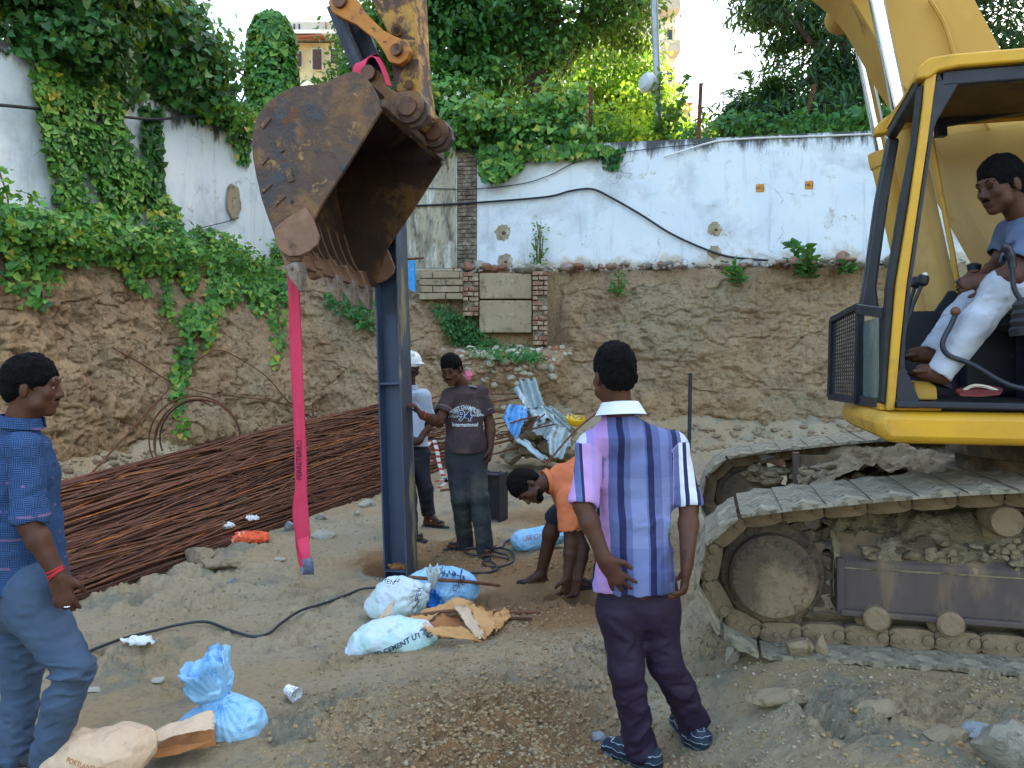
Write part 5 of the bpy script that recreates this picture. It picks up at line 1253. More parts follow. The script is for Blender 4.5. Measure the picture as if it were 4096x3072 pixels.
# ---------------------------------------------------------------- steel column
def hbeam(name, label, base, top, n, hw, hf, mats, cat='steel column', cap=None):
    root = thing(name, base, label, cat); base = Vector(base); top = Vector(top); d = (top-base).normalized(); n = Vector(n); n = (n-d*n.dot(d)).normalized(); f = d.cross(n).normalized()
    if f.y < 0: f = -f
    L = (top-base).length; c = (base+top)/2; t = .014
    MB().box(c+n*(hw-t/2), t/2, hf, L/2, n, f, d).build('flange', mats[0], root, bevel=.003); MB().box(c-n*(hw-t/2), t/2, hf, L/2, n, f, d).build('flange', mats[1], root, bevel=.003)
    MB().box(c, hw-t-.001, .006, L/2, n, f, d).build('web', mats[1], root)
    return root, base, d, n, f
M_colf = mat('scratched_blue_steel', '#434E62', '#4E5664', 3, .5, .35, [('#8E8466', 2.2, .54, .62, .85), ('#57503F', 8, .55, .66, .8), ('#5B6E94', 3, .56, .7, .4)], .4, 40, .004, stretch=(3, 3, .5))
M_colw = mat('blue_mill_steel', '#3F4C66', '#4A5872', 1.3, .45, .35, [('#4A5468', 3, .58, .7, .6), ('#8F8668', 14, .72, .78, .8)], .25, 30, .003, stretch=(2.5, 2.5, .6))
root, b_, d_, n_, f_ = hbeam('steel_column', 'tall dark blue steel H column standing in its dug hole', A(401.5, 588, 6.32), A(388, 168, 6.32), (.958, -.286, 0), .102, .105, (M_colf, M_colw))
def stiff(z, nm='stiffener', tt=.008):
    c = b_+d_*(z-b_.z); MB().box(c-f_*.055, .086, .046, tt, n_, f_, d_).build(nm, M_colw, root)
stiff(CZ-(383-HY)*6.3/F); stiff(CZ-(569-HY)*6.3/F+.005, tt=.01)
m = MB(); c = b_+d_*(CZ-(569-HY)*6.3/F+.02-b_.z)
for k in range(26): m.rock(c-f_*random.uniform(.01, .09)+n_*random.uniform(-.07, .07)+Vector((0, 0, random.uniform(0, .025))), random.uniform(.018, .035), k, (1.2, 1, .7), 2, .4)
o = m.build('orange_soil', mat('orange_soil', '#9A6B3E', '#86592F', 9, .95, 0, (), .8, 60, .01), root, True, ang=60)
o = MB()
root2, b2, d2, n2, f2 = hbeam('steel_stub', 'short dark steel stub column behind the man in the brown shirt', A(494, 523, 7.9), A(494, 472, 7.9), (.9, -.43, 0), .11, .1, (M_darkst, M_darkst), 'steel stub')
MB().box(A(494, 473.5, 7.9), .12, .11, .006, n2, f2).build('cap_plate', M_darkst, root2)
r3 = thing('steel_rod', A(690, 470, 9), 'upright black steel bar standing behind the striped shirt', 'steel bar'); MB().bar(A(688.5, 478, 9), A(690.5, 373, 9), .035, .05).build('bar', M_darkst, r3, bevel=.004)
r4 = thing('pipe_stub', A(783, 462, 10), 'short rusty square pipe stub behind the far track', 'pipe stub'); m = MB()
for sx, sy in ((-1, 0), (1, 0), (0, -1), (0, 1)): m.box(A(782, 454, 10)+Vector((sx*.12, sy*.12, 0)), .008 if sx else .128, .008 if sy else .112, .13)
m.build('pipe', M_rust, r4, bevel=.003)
r5 = thing('blue_plastic_strip', A(410, 292, 14.2), 'bright blue plastic strip stuck in the bank beside the column', 'plastic strip')
MB().prism([A(x, y, 14.2) for x, y in [(407, 262), (414, 260), (414.5, 292), (409, 289), (407.5, 275)]], (.02, .06, 0)).build('strip', mat('bright_blue_plastic', '#1E8AD8', '#3A9BE0', 6, .5, 0, [('#B9AE9A', 8, .62, .7)]), r5)
tag(MB().tube([A(404, 259.5, 14), A(414, 258.8, 13.9), A(424, 257.8, 13.9)], .02, 6).build('rusty_rod', M_rust, None, True), 'short rusty rod sticking out above the blue strip', 'rod')
# ================================================================ PEOPLE
def skinmat(name, c, c2):
    t = NT(name); g = t.co(); n = t.noise(g, 9, 4); col = t.mix(t.ramp(n, [(.35, 0.), (.65, 1.)]), rgb(c), rgb(c2))
    t.p.inputs['Subsurface Weight'].default_value = .06; t.p.inputs['Subsurface Radius'].default_value = (.02, .008, .004)
    return t.done(col, .6, 0, t.bump(t.noise(g, 130, 4), .2, .002), .3)
M_skin = skinmat('brown_skin', '#533426', '#42281D'); M_skin2 = skinmat('deep_brown_skin', '#492D20', '#3A2218')
M_foot = skinmat('foot_skin', '#7A5540', '#65442F')
M_hair = mat('black_hair', '#060506', '#0A090A', 40, .85, 0, (), .9, 180, .006, .12, stretch=(1, 1, .35)); M_eye = mat('eye_white', '#8C8078', None, 4, .3, 0, (), 0); M_iris = mat('dark_iris', '#120C0A', None, 4, .2, 0, (), 0)
M_lip = skinmat('lip_skin', '#6B3E36', '#5E342E')
def basis(f, u=(0, 0, 1)):
    f = Vector(f).normalized(); u = Vector(u); r = f.cross(u).normalized(); u = r.cross(f).normalized(); return r, f, u
def rotm(r, f, u): return [[r.x, f.x, u.x], [r.y, f.y, u.y], [r.z, f.z, u.z]]
def head_sdf(s, c, f, up, k=1.):
    r, f, u = basis(f, up); R = rotm(r, f, u); c = Vector(c)
    P = lambda a, b, d: c+(r*a+f*b+u*d)*k
    s.ell(P(0, -.012, .034), (.074*k, .094*k, .086*k), .02, R)
    s.ell(P(0, .022, -.035), (.057*k, .070*k, .074*k), .03, R)
    s.ell(P(0, .064, -.092), (.026*k, .022*k, .022*k), .025, R)
    s.limb(P(-.048, .03, -.062), P(.048, .03, -.062), .024*k, .024*k, .03)
    for sg in (-1, 1):
        s.ell(P(sg*.042, .062, -.018), (.022*k, .02*k, .022*k), .02, R)
        s.ell(P(sg*.077, -.012, -.008), (.009*k, .017*k, .031*k), .008, R)
        s.ell(P(sg*.031, .103, .006), (.017*k, .018*k, .013*k), .01, R, 'sub')
    s.limb(P(-.035, .078, .028), P(.035, .078, .028), .013*k, .013*k, .02)
    s.limb(P(0, .086, .012), P(0, .104, -.026), .008*k, .0125*k, .012)
    s.limb(P(-.013, .094, -.031), P(.013, .094, -.031), .009*k, .009*k, .008)
    s.limb(P(-.019, .084, -.054), P(.019, .084, -.054), .0085*k, .0085*k, .006); s.limb(P(-.016, .083, -.066), P(.016, .083, -.066), .0085*k, .0085*k, .006)
    return P, R
def hair_obj(P, R, c, k, parent, seed=1, vox=.006, top=.0, name='hair', fringe=0, side=-.01, long=0):
    s = SDF(vox); s.ell(P(0, -.016, .040+top/2), (.081*k, .103*k, (.090+top/2)*k), 0, R)
    s.ell(P(0, -.06, -.01), (.072*k, .05*k, .06*k), .03, R)
    s.ell(P(0, .100, -.045-fringe), (.082*k, .066*k, .098*k), .012, R, 'sub')
    s.ell(P(0, .02, -.105), (.13*k, .13*k, (.088+side)*k), .01, R, 'sub')
    s.ell(P(0, -.06, -.145+long), (.13*k, .12*k, .085*k), .01, R, 'sub')
    cc = np.array(P(0, -.02, .03)); Rn = np.array(R)
    def disp(p):
        q = (p-cc)@Rn; w = fbm(q*np.array([120, 55, 55])+seed, 3, .6)-.5; b = fbm(q*30+seed, 3)-.5
        return -w*.016-b*.012
    V, Q = s.mesh(disp); return mk(name, V, Q, M_hair, parent, True)
def eyes(P, k, parent, closed=False):
    for sg in (-1, 1):
        v, f = ico(2); c = np.array(P(sg*.030, .0785, .005))
        if not closed:
            mk('eye', v*np.array([.0105]*3)*k+c, f, M_eye, parent, True)
            c = np.array(P(sg*.030, .0845, .004)); mk('iris', v*np.array([.0062]*3)*k+c, f, M_iris, parent, True)
        MB().tube([P(sg*.016, .090, .030), P(sg*.034, .087, .036), P(sg*.052, .072, .029)], [.004*k, .0045*k, .002*k], 6).build('eyebrow', M_hair, parent, True)
        z = .004 if closed else .0105
        MB().tube([P(sg*.017, .086, z-.001), P(sg*.030, .0905, z), P(sg*.043, .083, z-.001)], [.0022*k, .0028*k, .002*k], 6).build('eyelid', M_iris if closed else M_skin2, parent, True)
def hand(s, w, d, n, side, curl=.4, k=1., spread=.0, thumb=.5, k_=.006):
    """w wrist, d towards fingers, n out of the palm, side = which lateral side the thumb is on"""
    w = Vector(w); d = Vector(d).normalized(); n = Vector(n); n = (n-d*n.dot(d)).normalized(); l = d.cross(n).normalized()*side
    s.limb(w-d*.02*k, w+d*.03*k, .027*k, .033*k, .02, n, 1.7); s.limb(w+d*.02*k, w+d*.078*k, .034*k, .036*k, .015, n, 2.3)
    for i, (x, L) in enumerate([(.030, .066), (.010, .074), (-.011, .069), (-.031, .054)]):
        p = w+(d*(.086-.004*abs(i-1))+l*x)*k; dd = (d+l*spread*(1.5-i)).normalized(); c = curl*(1+.18*i)
        for j, (q, rr) in enumerate([(.42, .0092), (.32, .0085), (.26, .0075)]):
            a = c*(.8, 1.0, .7)[j]; ax = l*side
            dd = (dd*math.cos(a)+n*math.sin(a)).normalized() if j == 0 else (Matrix.Rotation(a, 3, dd.cross(n) if dd.cross(n).length > .05 else l) @ dd).normalized()
            e = p+dd*L*q*k; s.limb(p, e, rr*k, rr*k*.93, .004); p = e
    b = w+(d*.018+l*.026)*k; dd = (d*.75+l*.75+n*thumb*.5).normalized(); e = b+dd*.042*k; s.limb(b, e, .014*k, .011*k, .012)
    dd = (d*.95+l*.25+n*thumb).normalized(); e2 = e+dd*.034*k; s.limb(e, e2, .0105*k, .0085*k, .005)
def folds(sc=(9, 9, 20), amp=.018, seed=0, extra=None):
    sc = (sc[0]*1.25, sc[1]*1.25, sc[2]*.85); amp = amp*.85
    def d(p):
        p = np.stack([p[:, 0], p[:, 1], p[:, 2]+.55*p[:, 0]*np.where(fbm(p*2.2+seed, 2) > .5, 1, -1)*0+.5*fbm(p*3+seed, 2)*.35], 1)
        a = fbm(p*np.array(sc)+seed, 3, .5); b = fbm(p*np.array(sc)*.45+seed+7, 2)
        r = -(1-np.abs(a-.5)*5).clip(0, 1)*amp*(.3+b)+amp*.45
        if extra is not None: r = r*extra(p)
        return r
    return d
def wearmesh(name, s, m, parent, disp, attrs=None, it=1):
    V, Q = s.mesh(disp); V = smooth_mesh(V, Q, it, .45); return mk(name, V, Q, m, parent, True, attrs=attrs(V) if attrs else None)
def J(px, py, Y): return A(px, py, Y)
def person(label, base, D, ops):
    return None
def leg_skin(s, hip, knee, ankle, toe, k=1., foot=True):
    s.chain([hip, knee], [.075*k, .052*k]); mid = Vector(knee).lerp(Vector(ankle), .3); s.chain([knee, mid, ankle], [.05*k, .055*k, .036*k], k=.03)
    if foot:
        a = Vector(ankle); t = Vector(toe); h = a+(a-t).normalized()*.03; d = (t-a); d.z = 0; 
        s.limb(Vector((h.x, h.y, t.z+.012)), a, .03*k, .036*k, .02); s.limb(a, t-d.normalized()*.06, .034*k, .03*k, .02)
        side = Vector((0, 0, 1)).cross(d.normalized())
        s.limb(Vector((h.x, h.y, t.z+.008)), t-d.normalized()*.06, .028*k, .036*k, .02, (0, 0, 1), 1.8)
        for i in range(5):
            o = (i-2)*.016; L = (.052, .046, .043, .038, .03)[i]; b0 = t-d.normalized()*.058+side*o
            s.limb(b0, b0+d.normalized()*L, .0125-.001*i, .010-.0008*i, .004)
def slipper(name, ankle, toe, m, parent, zoff=0):
    a = Vector(ankle); t = Vector(toe); d = (t-a); d.z = 0; L = d.length; d.normalize(); sd_ = Vector((0, 0, 1)).cross(d); P = []
    for k in range(28):
        th = k/28*2*math.pi; x = math.cos(th); y = math.sin(th); w = .040+.008*x; P.append(Vector((a.x, a.y, t.z-.028+zoff))+d*(L*.42+(L*.5+.06)*x)+sd_*y*w)
    o = MB().prism(P, (0, 0, .014)).build(name, m, parent, bevel=.003)
    m2 = MB(); b = Vector((a.x, a.y, t.z))+d*(L*.55); tp_ = Vector((a.x, a.y, t.z+.02))+d*(L*.9)
    for sg in (-1, 1): m2.tube([b+sd_*sg*.042-Vector((0, 0, .015)), b+sd_*sg*.034+Vector((0, 0, .03))+d*.02, tp_+Vector((0, 0, .012)), tp_+d*.01-Vector((0, 0, .01))], [.006, .008, .007, .005], 6)
    m2.build('strap', m, o, True)
M_slip = mat('dark_slipper', '#1E2026', '#2A2B30', 9, .7, 0, [('#5E5A50', 9, .58, .7)])
def shoe(ankle, toe, m, parent, seed=0):
    a = Vector(ankle); t = Vector(toe); d = (t-a); d.z = 0; d.normalize(); s = SDF(.005); h = a-d*.045; zb = t.z
    s.limb(Vector((h.x, h.y, zb+.03)), Vector((t.x, t.y, zb+.025))-d*.03, .04, .042, .02, (0, 0, 1), 1.15); s.limb(Vector((h.x, h.y, zb+.04)), a+Vector((0, 0, .015)), .038, .045, .03); s.limb(a+Vector((0, 0, 0)), t-d*.07+Vector((0, 0, .03)), .045, .036, .03)
    s.ell(a+Vector((0, 0, .09)), (.035, .035, .05), .01, None, 'sub')
    s.ell(Vector((a.x, a.y, zb-.5))+d*.07, (.5, .5, .5), .004, None, 'sub')
    V, Q = s.mesh(lambda p: -(.006*np.sin((p@np.array(d))*70+p[:, 2]*90).clip(.3, 1)))
    mk('shoe', V, Q, m, parent, True); s2 = SDF(.005); s2.limb(Vector((h.x, h.y, zb+.008)), Vector((t.x, t.y, zb+.008))-d*.03, .043, .045, .01, (0, 0, 1), 2.6)
    V, Q = s2.mesh(); mk('sole', V, Q, mat('shoe_sole%d' % seed, '#3E4A5A', '#56606A', 12, .8), parent, True)
def band(name, c, ax, ru, h, m, parent, n=28, tilt=None, th=.004, flare=.012, open_=0, dirf=None):
    ax = Vector(ax).normalized(); f = Vector(dirf or (0, 1, 0)); f = (f-ax*f.dot(ax)).normalized(); r = f.cross(ax); V = []; Fc = []; c = Vector(c)
    N = n
    for k in range(N+1):
        t = -math.pi/2+open_+(2*math.pi-2*open_)*k/N; dr = r*math.cos(t)*ru[0]+f*(-math.sin(t))*ru[1]; nr = dr.normalized()
        for (a_, b_) in ((0, 0), (th, 0), (th+flare, -h), (flare, -h)): V.append(c+dr+nr*a_+ax*b_)
    for k in range(N):
        for j in range(4): Fc.append((k*4+j, k*4+(j+1) % 4, (k+1)*4+(j+1) % 4, (k+1)*4+j))
    Fc += [(0, 1, 2, 3), (N*4+3, N*4+2, N*4+1, N*4)]
    return MB().add(V, Fc).build(name, m, parent, True, ang=50)
def uattr(center, side, up, s):
    c = np.array(center); sd_ = np.array(Vector(side).normalized()); u_ = np.array(Vector(up).normalized())
    def f(V):
        pid, T_ = s.prims(V); return {'pc': np.stack([(V-c)@sd_, (V-c)@u_, pid], 1)}
    return f
def cloth(name, c1, c2, rough=.8, sc=3, spots=(), weave=420, amt=.25):
    t = NT(name); g = t.co(); n = t.noise(g, sc, 5); col = t.mix(t.ramp(n, [(.35, 0.), (.65, 1.)]), rgb(c1), rgb(c2))
    for sp in spots: col = t.mix(t.ramp(t.noise(t.vec(g, loc=(4, 2, 9)), sp[1], 6, .65), [(sp[2], 0.), (sp[3], sp[4])]), col, rgb(sp[0]))
    h = t.math('ADD', t.noise(g, weave, 2), t.math('MULTIPLY', t.noise(g, 38, 4), .8)); return t.done(col, rough, 0, t.bump(h, amt, .004), .2)

# ---- 1. young man seen from behind in the striped shirt
def striped_man():
    Y = 3.14; root = thing('person', A(655, 765, 3.14), 'young man seen from behind in a striped blue and lilac shirt, hand on hip', 'person')
    hc = J(613.5, 376.5, 3.12); s = SDF(.005); P, R = head_sdf(s, hc, (-.28, .95, -.08), (0, -.03, 1), .97)
    nb = J(620, 420, 3.13); s.chain([P(0, -.02, -.05), nb], [.052, .06], k=.03)
    shL, shR = J(591, 447, 3.13), J(674, 446, 3.16); elL, elR = J(583, 506, 3.03), J(689, 508, 3.11); wrL, wrR = J(605, 560, 2.97), J(687, 564, 2.98)
    ch = J(634, 455, 3.15); pv = J(636, 590, 3.14)
    s.chain([nb, ch, pv], [.05, .10, .09]); s.limb(shL, shR, .045, .045)
    for a, e, w in ((shL, elL, wrL), (shR, elR, wrR)):
        s.limb(a, e, .043, .036); m_ = e.lerp(w, .3); s.chain([e, m_, w], [.036, .038, .0255], k=.02)
    hand(s, wrL, (.50, -.02, -.75), (.15, .95, .1), 1, .22, 1., .22, .2); hand(s, wrR, (-.12, .0, -1), (-.9, .25, 0), 1, .40, 1.05, .05, .6)
    hpL, hpR = J(622, 612, 3.14), J(655, 608, 3.16); knL, knR = J(626, 668, 3.10), J(665, 662, 3.15); anL, anR = J(641, 748, 3.16), J(695, 726, 3.24)
    tL, tR = Vector((anL.x-.13, anL.y+.10, gz(anL.x, anL.y)+.0)), Vector((anR.x-.04, anR.y+.17, gz(anR.x, anR.y)+.0))
    s.chain([hpL, knL, anL], [.07, .05, .036]); s.chain([hpR, knR, anR], [.07, .05, .036])
    V, Q = s.mesh(); V = smooth_mesh(V, Q, 1, .3); mk('body', V, Q, M_skin, root, True)
    hair_obj(P, R, hc, .99, root, 3, .005, .018, side=-.03, long=-.03)
    # shirt
    s = SDF(.0055); fl = (0.05, 1, 0)
    s.limb(J(634, 467, 3.15), J(637, 520, 3.14), .162, .145, .03, fl, 1.45, pid=0); s.limb(J(637, 520, 3.14), J(634, 578, 3.13), .145, .158, .03, fl, 1.3, pid=0); s.limb(J(634, 578, 3.13), J(633, 600, 3.13), .158, .165, .02, fl, 1.3, pid=0)
    s.limb(shL+Vector((.02, 0, .0)), shR-Vector((.02, 0, 0)), .052, .052, .03, pid=0); s.limb(nb-Vector((0, 0, .02)), nb-Vector((0, 0, .06)), .07, .11, .04, pid=0); s.limb(nb-Vector((0, 0, .045)), shL, .06, .05, .05, pid=0); s.limb(nb-Vector((0, 0, .045)), shR, .06, .05, .05, pid=0)
    s.limb(shL-Vector((0, 0, .015)), elL.lerp(shL, .03), .056, .054, .035, pid=1); s.limb(shR-Vector((0, 0, .015)), elR.lerp(shR, .05), .056, .056, .035, pid=2)
    for a, e in ((shL, elL), (shR, elR)):
        d = (e-a).normalized(); s.limb(e-d*.045, e-d*.02, .060, .061, .006, pid=1 if a is shL else 2)
        s.ell(e+d*.10, (.115,)*3, .004, None, 'sub'); s.limb(e-d*.0, e+d*.1, .043, .05, .004, mode='sub')
    s.ell(J(634, 580, 3.13)-Vector((0, 0, .62)), (.6,)*3, .004, None, 'sub'); s.ell(nb+Vector((0, 0, .055)), (.066, .066, .05), .01, None, 'sub')
    def ex(p): return .55+.9*np.exp(-((p[:, 2]-J(0, 500, 3.1).z)/.09)**2)+.6*np.exp(-((p[:, 2]-J(0, 560, 3.1).z)/.06)**2)
    f1 = folds((7, 7, 13), .012, 3, ex)
    def dsp(p):
        x = p[:, 0]; ver = np.sin((x+fbm(p*np.array([3, 3, 2]), 2)*.16)*62)*.0035*sstep(J(0, 470, 3.1).z, J(0, 560, 3.1).z, p[:, 2]*-1+J(0, 470, 3.1).z*0+0) if False else 0
        return f1(p)
    t = NT('striped_shirt'); pc = t.sep(t.attr('pc')); u = pc[0]; v = pc[1]; pid = pc[2]
    w = t.math('ADD', u, t.math('MULTIPLY', t.math('SUBTRACT', t.noise(t.co(), 5, 3), .5), .018))
    N_, P_, Wh, Mi, Lt = rgb('#262A50'), rgb('#B08ABE'), rgb('#C9CEDD'), rgb('#586390'), rgb('#6F7AA6')
    lc = rgb('#9B87C4')
    X = lambda q: (q+.25)/.5
    tor = t.ramp(t.math('ADD', t.math('MULTIPLY', w, 2.0), .5), [(0, Wh), (X(-.205), lc), (X(-.175), P_), (X(-.122), Mi), (X(-.088), N_), (X(-.064), Mi), (X(-.04), Lt), (X(.02), Mi), (X(.028), N_), (X(.054), Mi), (X(.085), Lt), (X(.12), Mi), (X(.135), N_), (X(.157), Mi), (X(.172), Wh)], 'CONSTANT')
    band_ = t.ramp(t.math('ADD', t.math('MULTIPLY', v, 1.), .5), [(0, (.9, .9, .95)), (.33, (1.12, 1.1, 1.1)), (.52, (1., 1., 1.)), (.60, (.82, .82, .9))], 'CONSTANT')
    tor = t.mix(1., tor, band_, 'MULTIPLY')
    yoke = t.ramp(v, [(.615, 0.), (.618, 1.), (.623, 1.), (.626, 0.)]) if False else None
    su = t.math('MULTIPLY', t.math('ADD', v, t.math('MULTIPLY', u, .3)), 1.)
    slv = t.ramp(t.math('MODULO', t.math('ADD', t.math('MULTIPLY', u, 9.), 6.), 1.), [(0, P_), (.3, lc), (.45, P_), (.68, Mi), (.9, N_)], 'CONSTANT')
    slr = t.ramp(t.math('MODULO', t.math('ADD', t.math('MULTIPLY', u, 9.), 6.25), 1.), [(0, Wh), (.28, N_), (.42, Mi), (.7, Wh), (.85, N_)], 'CONSTANT')
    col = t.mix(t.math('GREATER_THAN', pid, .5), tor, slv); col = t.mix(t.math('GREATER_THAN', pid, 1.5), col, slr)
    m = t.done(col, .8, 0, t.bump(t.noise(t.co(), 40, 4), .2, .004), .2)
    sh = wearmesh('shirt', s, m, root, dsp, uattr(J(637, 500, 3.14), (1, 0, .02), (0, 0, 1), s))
    white = cloth('white_collar_cloth', '#DCE1EC', '#CED4E0', .8)
    c = J(620, 409, 3.13)
    band('collar', c+Vector((0, -.005, .028)), (-.03, .12, 1), (.066, .070), .052, white, sh, th=.007, flare=.030, open_=.3, dirf=(-.1, 1, 0))
    m = MB().tube(catmull([J(586, 428, 3.04), J(602, 433, 3.0), J(637, 436, 2.985), J(668, 433, 3.02), J(680, 428, 3.08)], 6), .002, 5); m.build('seam', mat('seam_thread', '#3A4070'), sh, True) if False else None
    # trousers
    s = SDF(.0055); s.limb(hpL+Vector((.015, 0, .07)), hpR+Vector((-.015, 0, .07)), .108, .108, .04, (0, 1, 0), 1.12); s.limb(hpL, hpR, .10, .10, .04)
    for h, k, a, sg in ((hpL, knL, anL, -1), (hpR, knR, anR, 1)):
        s.limb(h, k, .096, .067, .03); mid = k.lerp(a, .35); s.limb(k, mid, .068, .066, .03); s.limb(mid, a, .066, .062, .03)
        d = (a-k).normalized(); s.ell(a+d*.115, (.11,)*3, .004, None, 'sub')
    def ex2(p): return .5+1.3*sstep(J(0, 690, 3.1).z, J(0, 745, 3.1).z, p[:, 2]) if False else .5+1.1*(p[:, 2] < .42)*1.+.5*np.exp(-((p[:, 2]-.62)/.06)**2)
    wearmesh('trousers', s, cloth('plum_trousers', '#2B2036', '#231A2C', .6, 4), root, folds((6, 6, 15), .016, 9, ex2))
    MB().prism([J(648, 586, 3.0), J(668, 587, 3.02), J(668, 589, 3.02), J(648, 588, 3.0)], (0, .02, 0)).build('belt_loop', M_hair, root) if False else None
    t = NT('navy_running_shoe'); g = t.co(); o = t.sep(g); w = t.math('SINE', t.math('ADD', t.math('MULTIPLY', o[2], 260.), t.math('MULTIPLY', t.noise(g, 14, 3), 14.))); col = t.mix(t.ramp(w, [(.9, 0.), (.96, 1.)]), t.mix(t.ramp(t.noise(g, 9, 4), [(.5, 0.), (.7, .6)]), rgb('#1C2536'), rgb('#3A4650')), rgb('#8A98A4')); sm = t.done(col, .75, 0, t.bump(w, .3, .004), .3)
    shoe(anL+Vector((0, 0, -.03)), tL, sm, root, 1); shoe(anR+Vector((0, 0, -.06)), tR, sm, root, 2)
striped_man()
# ---- 2. man at the left edge in profile
def left_man():
    root = thing('person', A(45, 772, 3.05), 'man in profile at the photo edge in blue patterned shirt with red wrist thread', 'person')
    hc = J(33, 387.5, 3.08); s = SDF(.005); P, R = head_sdf(s, hc, (.95, .28, -.05), (.02, 0, 1), .98)
    nb = J(20, 428, 3.08); s.chain([P(0, -.02, -.05), nb], [.054, .062], k=.03)
    shR, shL = J(24, 448, 2.93), J(18, 446, 3.24); elR, elL = J(30, 524, 2.87), J(12, 524, 3.32); wrR, wrL = J(59, 577, 2.87), J(20, 580, 3.36)
    ch, pv = J(22, 468, 3.08), J(20, 590, 3.08); s.chain([nb, ch, pv], [.05, .10, .09]); s.limb(shL, shR, .045, .045)
    for a, e, w in ((shL, elL, wrL), (shR, elR, wrR)):
        s.limb(a, e, .045, .039); m_ = e.lerp(w, .3); s.chain([e, m_, w], [.039, .041, .027], k=.02)
    hand(s, wrR, (.22, .02, -1), (-.25, .9, 0), 1, .42, 1.03, .02, .5); hand(s, wrL, (.1, 0, -1), (0, -.9, 0), -1, .4)
    hpR, hpL = J(36, 608, 2.98), J(20, 608, 3.2); knR, knL = J(73, 668, 2.96), J(22, 680, 3.22); anR, anL = J(46, 758, 3.02), J(16, 758, 3.2)
    s.chain([hpL, knL, anL], [.075, .055, .038]); s.chain([hpR, knR, anR], [.075, .055, .038])
    V, Q = s.mesh(); V = smooth_mesh(V, Q, 1, .3); mk('body', V, Q, M_skin, root, True)
    hair_obj(P, R, hc, 1., root, 8, .005, .008, side=-.02, long=-.025); eyes(P, .98, root)
    MB().tube([P(-.026, .088, -.047), P(0, .096, -.043), P(.026, .088, -.047)], [.003, .005, .003], 6).build('moustache', M_hair, root, True)
    s = SDF(.0055); fl = (1, .3, 0)
    s.limb(J(23, 480, 3.08), J(26, 530, 3.08), .165, .155, .03, fl, 1.3); s.limb(J(26, 530, 3.08), J(30, 590, 3.08), .16, .175, .03, fl, 1.25)
    s.limb(shL, shR, .058, .058, .03); s.limb(nb-Vector((0, 0, .02)), nb-Vector((0, 0, .06)), .07, .11, .04)
    for a, e in ((shL, elL), (shR, elR)):
        d = (e-a).normalized(); s.limb(a, e-d*.0, .062, .060, .03); s.limb(e-d*.055, e-d*.02, .066, .068, .006); s.ell(e+d*.105, (.115,)*3, .004, None, 'sub'); s.limb(e-d*.03, e+d*.1, .05, .053, .004, mode='sub')
    s.ell(J(30, 580, 3.08)-Vector((0, 0, .60)), (.6,)*3, .004, None, 'sub'); s.ell(nb+Vector((0, 0, .055)), (.066, .066, .05), .01, None, 'sub')
    t = NT('blue_woven_shirt'); g = t.co(); o = t.sep(g); a = t.math('ADD', o[0], t.math('MULTIPLY', o[1], .8)); z = o[2]
    ck = t.math('MODULO', t.math('ADD', t.math('FLOOR', t.math('MULTIPLY', a, 28.)), t.math('FLOOR', t.math('MULTIPLY', z, 28.))), 2.); ck = t.math('ABSOLUTE', ck)
    l1, l2 = t.math('SINE', t.math('MULTIPLY', a, 950.)), t.math('SINE', t.math('MULTIPLY', z, 950.))
    ln = t.n.new('ShaderNodeMix'); t.link(ck, ln.inputs[0]); t.link(l1, ln.inputs[2]); t.link(l2, ln.inputs[3])
    col = t.mix(t.ramp(ln.outputs[0], [(.35, 0.), (.65, 1.)]), rgb('#1C2E52'), rgb('#385C8A'))
    gl = t.math('MODULO', t.math('ADD', t.math('MULTIPLY', z, 9.3), 20.), 1.); seg = t.noise(t.vec(g, (14, 14, 9)), 1, 2)
    col = t.mix(t.math('MULTIPLY', t.ramp(gl, [(.05, .6), (.1, 0.)]), t.ramp(seg, [(.52, 0.), (.56, 1.)])), col, rgb('#8A6288'))
    m = t.done(col, .8, 0, t.bump(t.noise(g, 60, 4), .2, .004), .2)
    sh = wearmesh('shirt', s, m, root, folds((7, 7, 14), .014, 5))
    band('collar', J(22, 416, 3.07), (.12, 0, 1), (.068, .072), .042, m, sh, th=.006, open_=.25, dirf=(.95, .28, 0))
    s = SDF(.0055); s.limb(hpL+Vector((0, 0, .07)), hpR+Vector((0, 0, .07)), .108, .108, .04); s.limb(hpL, hpR, .10, .10, .04)
    for h, k, a in ((hpL, knL, anL), (hpR, knR, anR)):
        s.limb(h, k, .096, .072, .03); mid = k.lerp(a, .35); s.chain([k, mid, a], [.070, .066, .066], k=.03); d = (a-k).normalized(); s.ell(a+d*.125, (.11,)*3, .004, None, 'sub')
    wearmesh('trousers', s, cloth('slate_blue_trousers', '#44566F', '#3A4B64', .8, 4), root, folds((6, 6, 15), .017, 4, lambda p: .5+1.0*np.exp(-((p[:, 2]-.5)/.1)**2)+.9*(p[:, 2] < .3)))
    red = mat('red_thread', '#B3262E', '#9C2028', 30, .8); d = (wrR-elR).normalized()
    for k in range(3):
        b, f = frame_of(d); c = wrR-d*(.012+.012*k); ring = [c+(b*math.cos(q/14*6.283)+f*math.sin(q/14*6.283))*(.033-.001*k)+d*.007*math.sin(q/14*6.283+k) for q in range(14)]
        MB().tube(ring, .0035, 6, closed=True).build('wrist_thread', red, root, True)
    c = J(67, 606.5, 2.86); MB().tube([c+Vector((.010*math.cos(q/10*6.283), .011*math.sin(q/10*6.283), .001)) for q in range(10)], .0025, 5, closed=True).build('ring', M_chrome, root, True)
    sm = mat('dark_shoe', '#23262C', '#2E3036', 9, .6); shoe(anR-Vector((0, 0, .04)), Vector((anR.x+.18, anR.y+.03, gz(anR.x, anR.y))), sm, root, 3); shoe(anL-Vector((0, 0, .04)), Vector((anL.x+.18, anL.y+.03, gz(anL.x, anL.y))), sm, root, 4)
left_man()
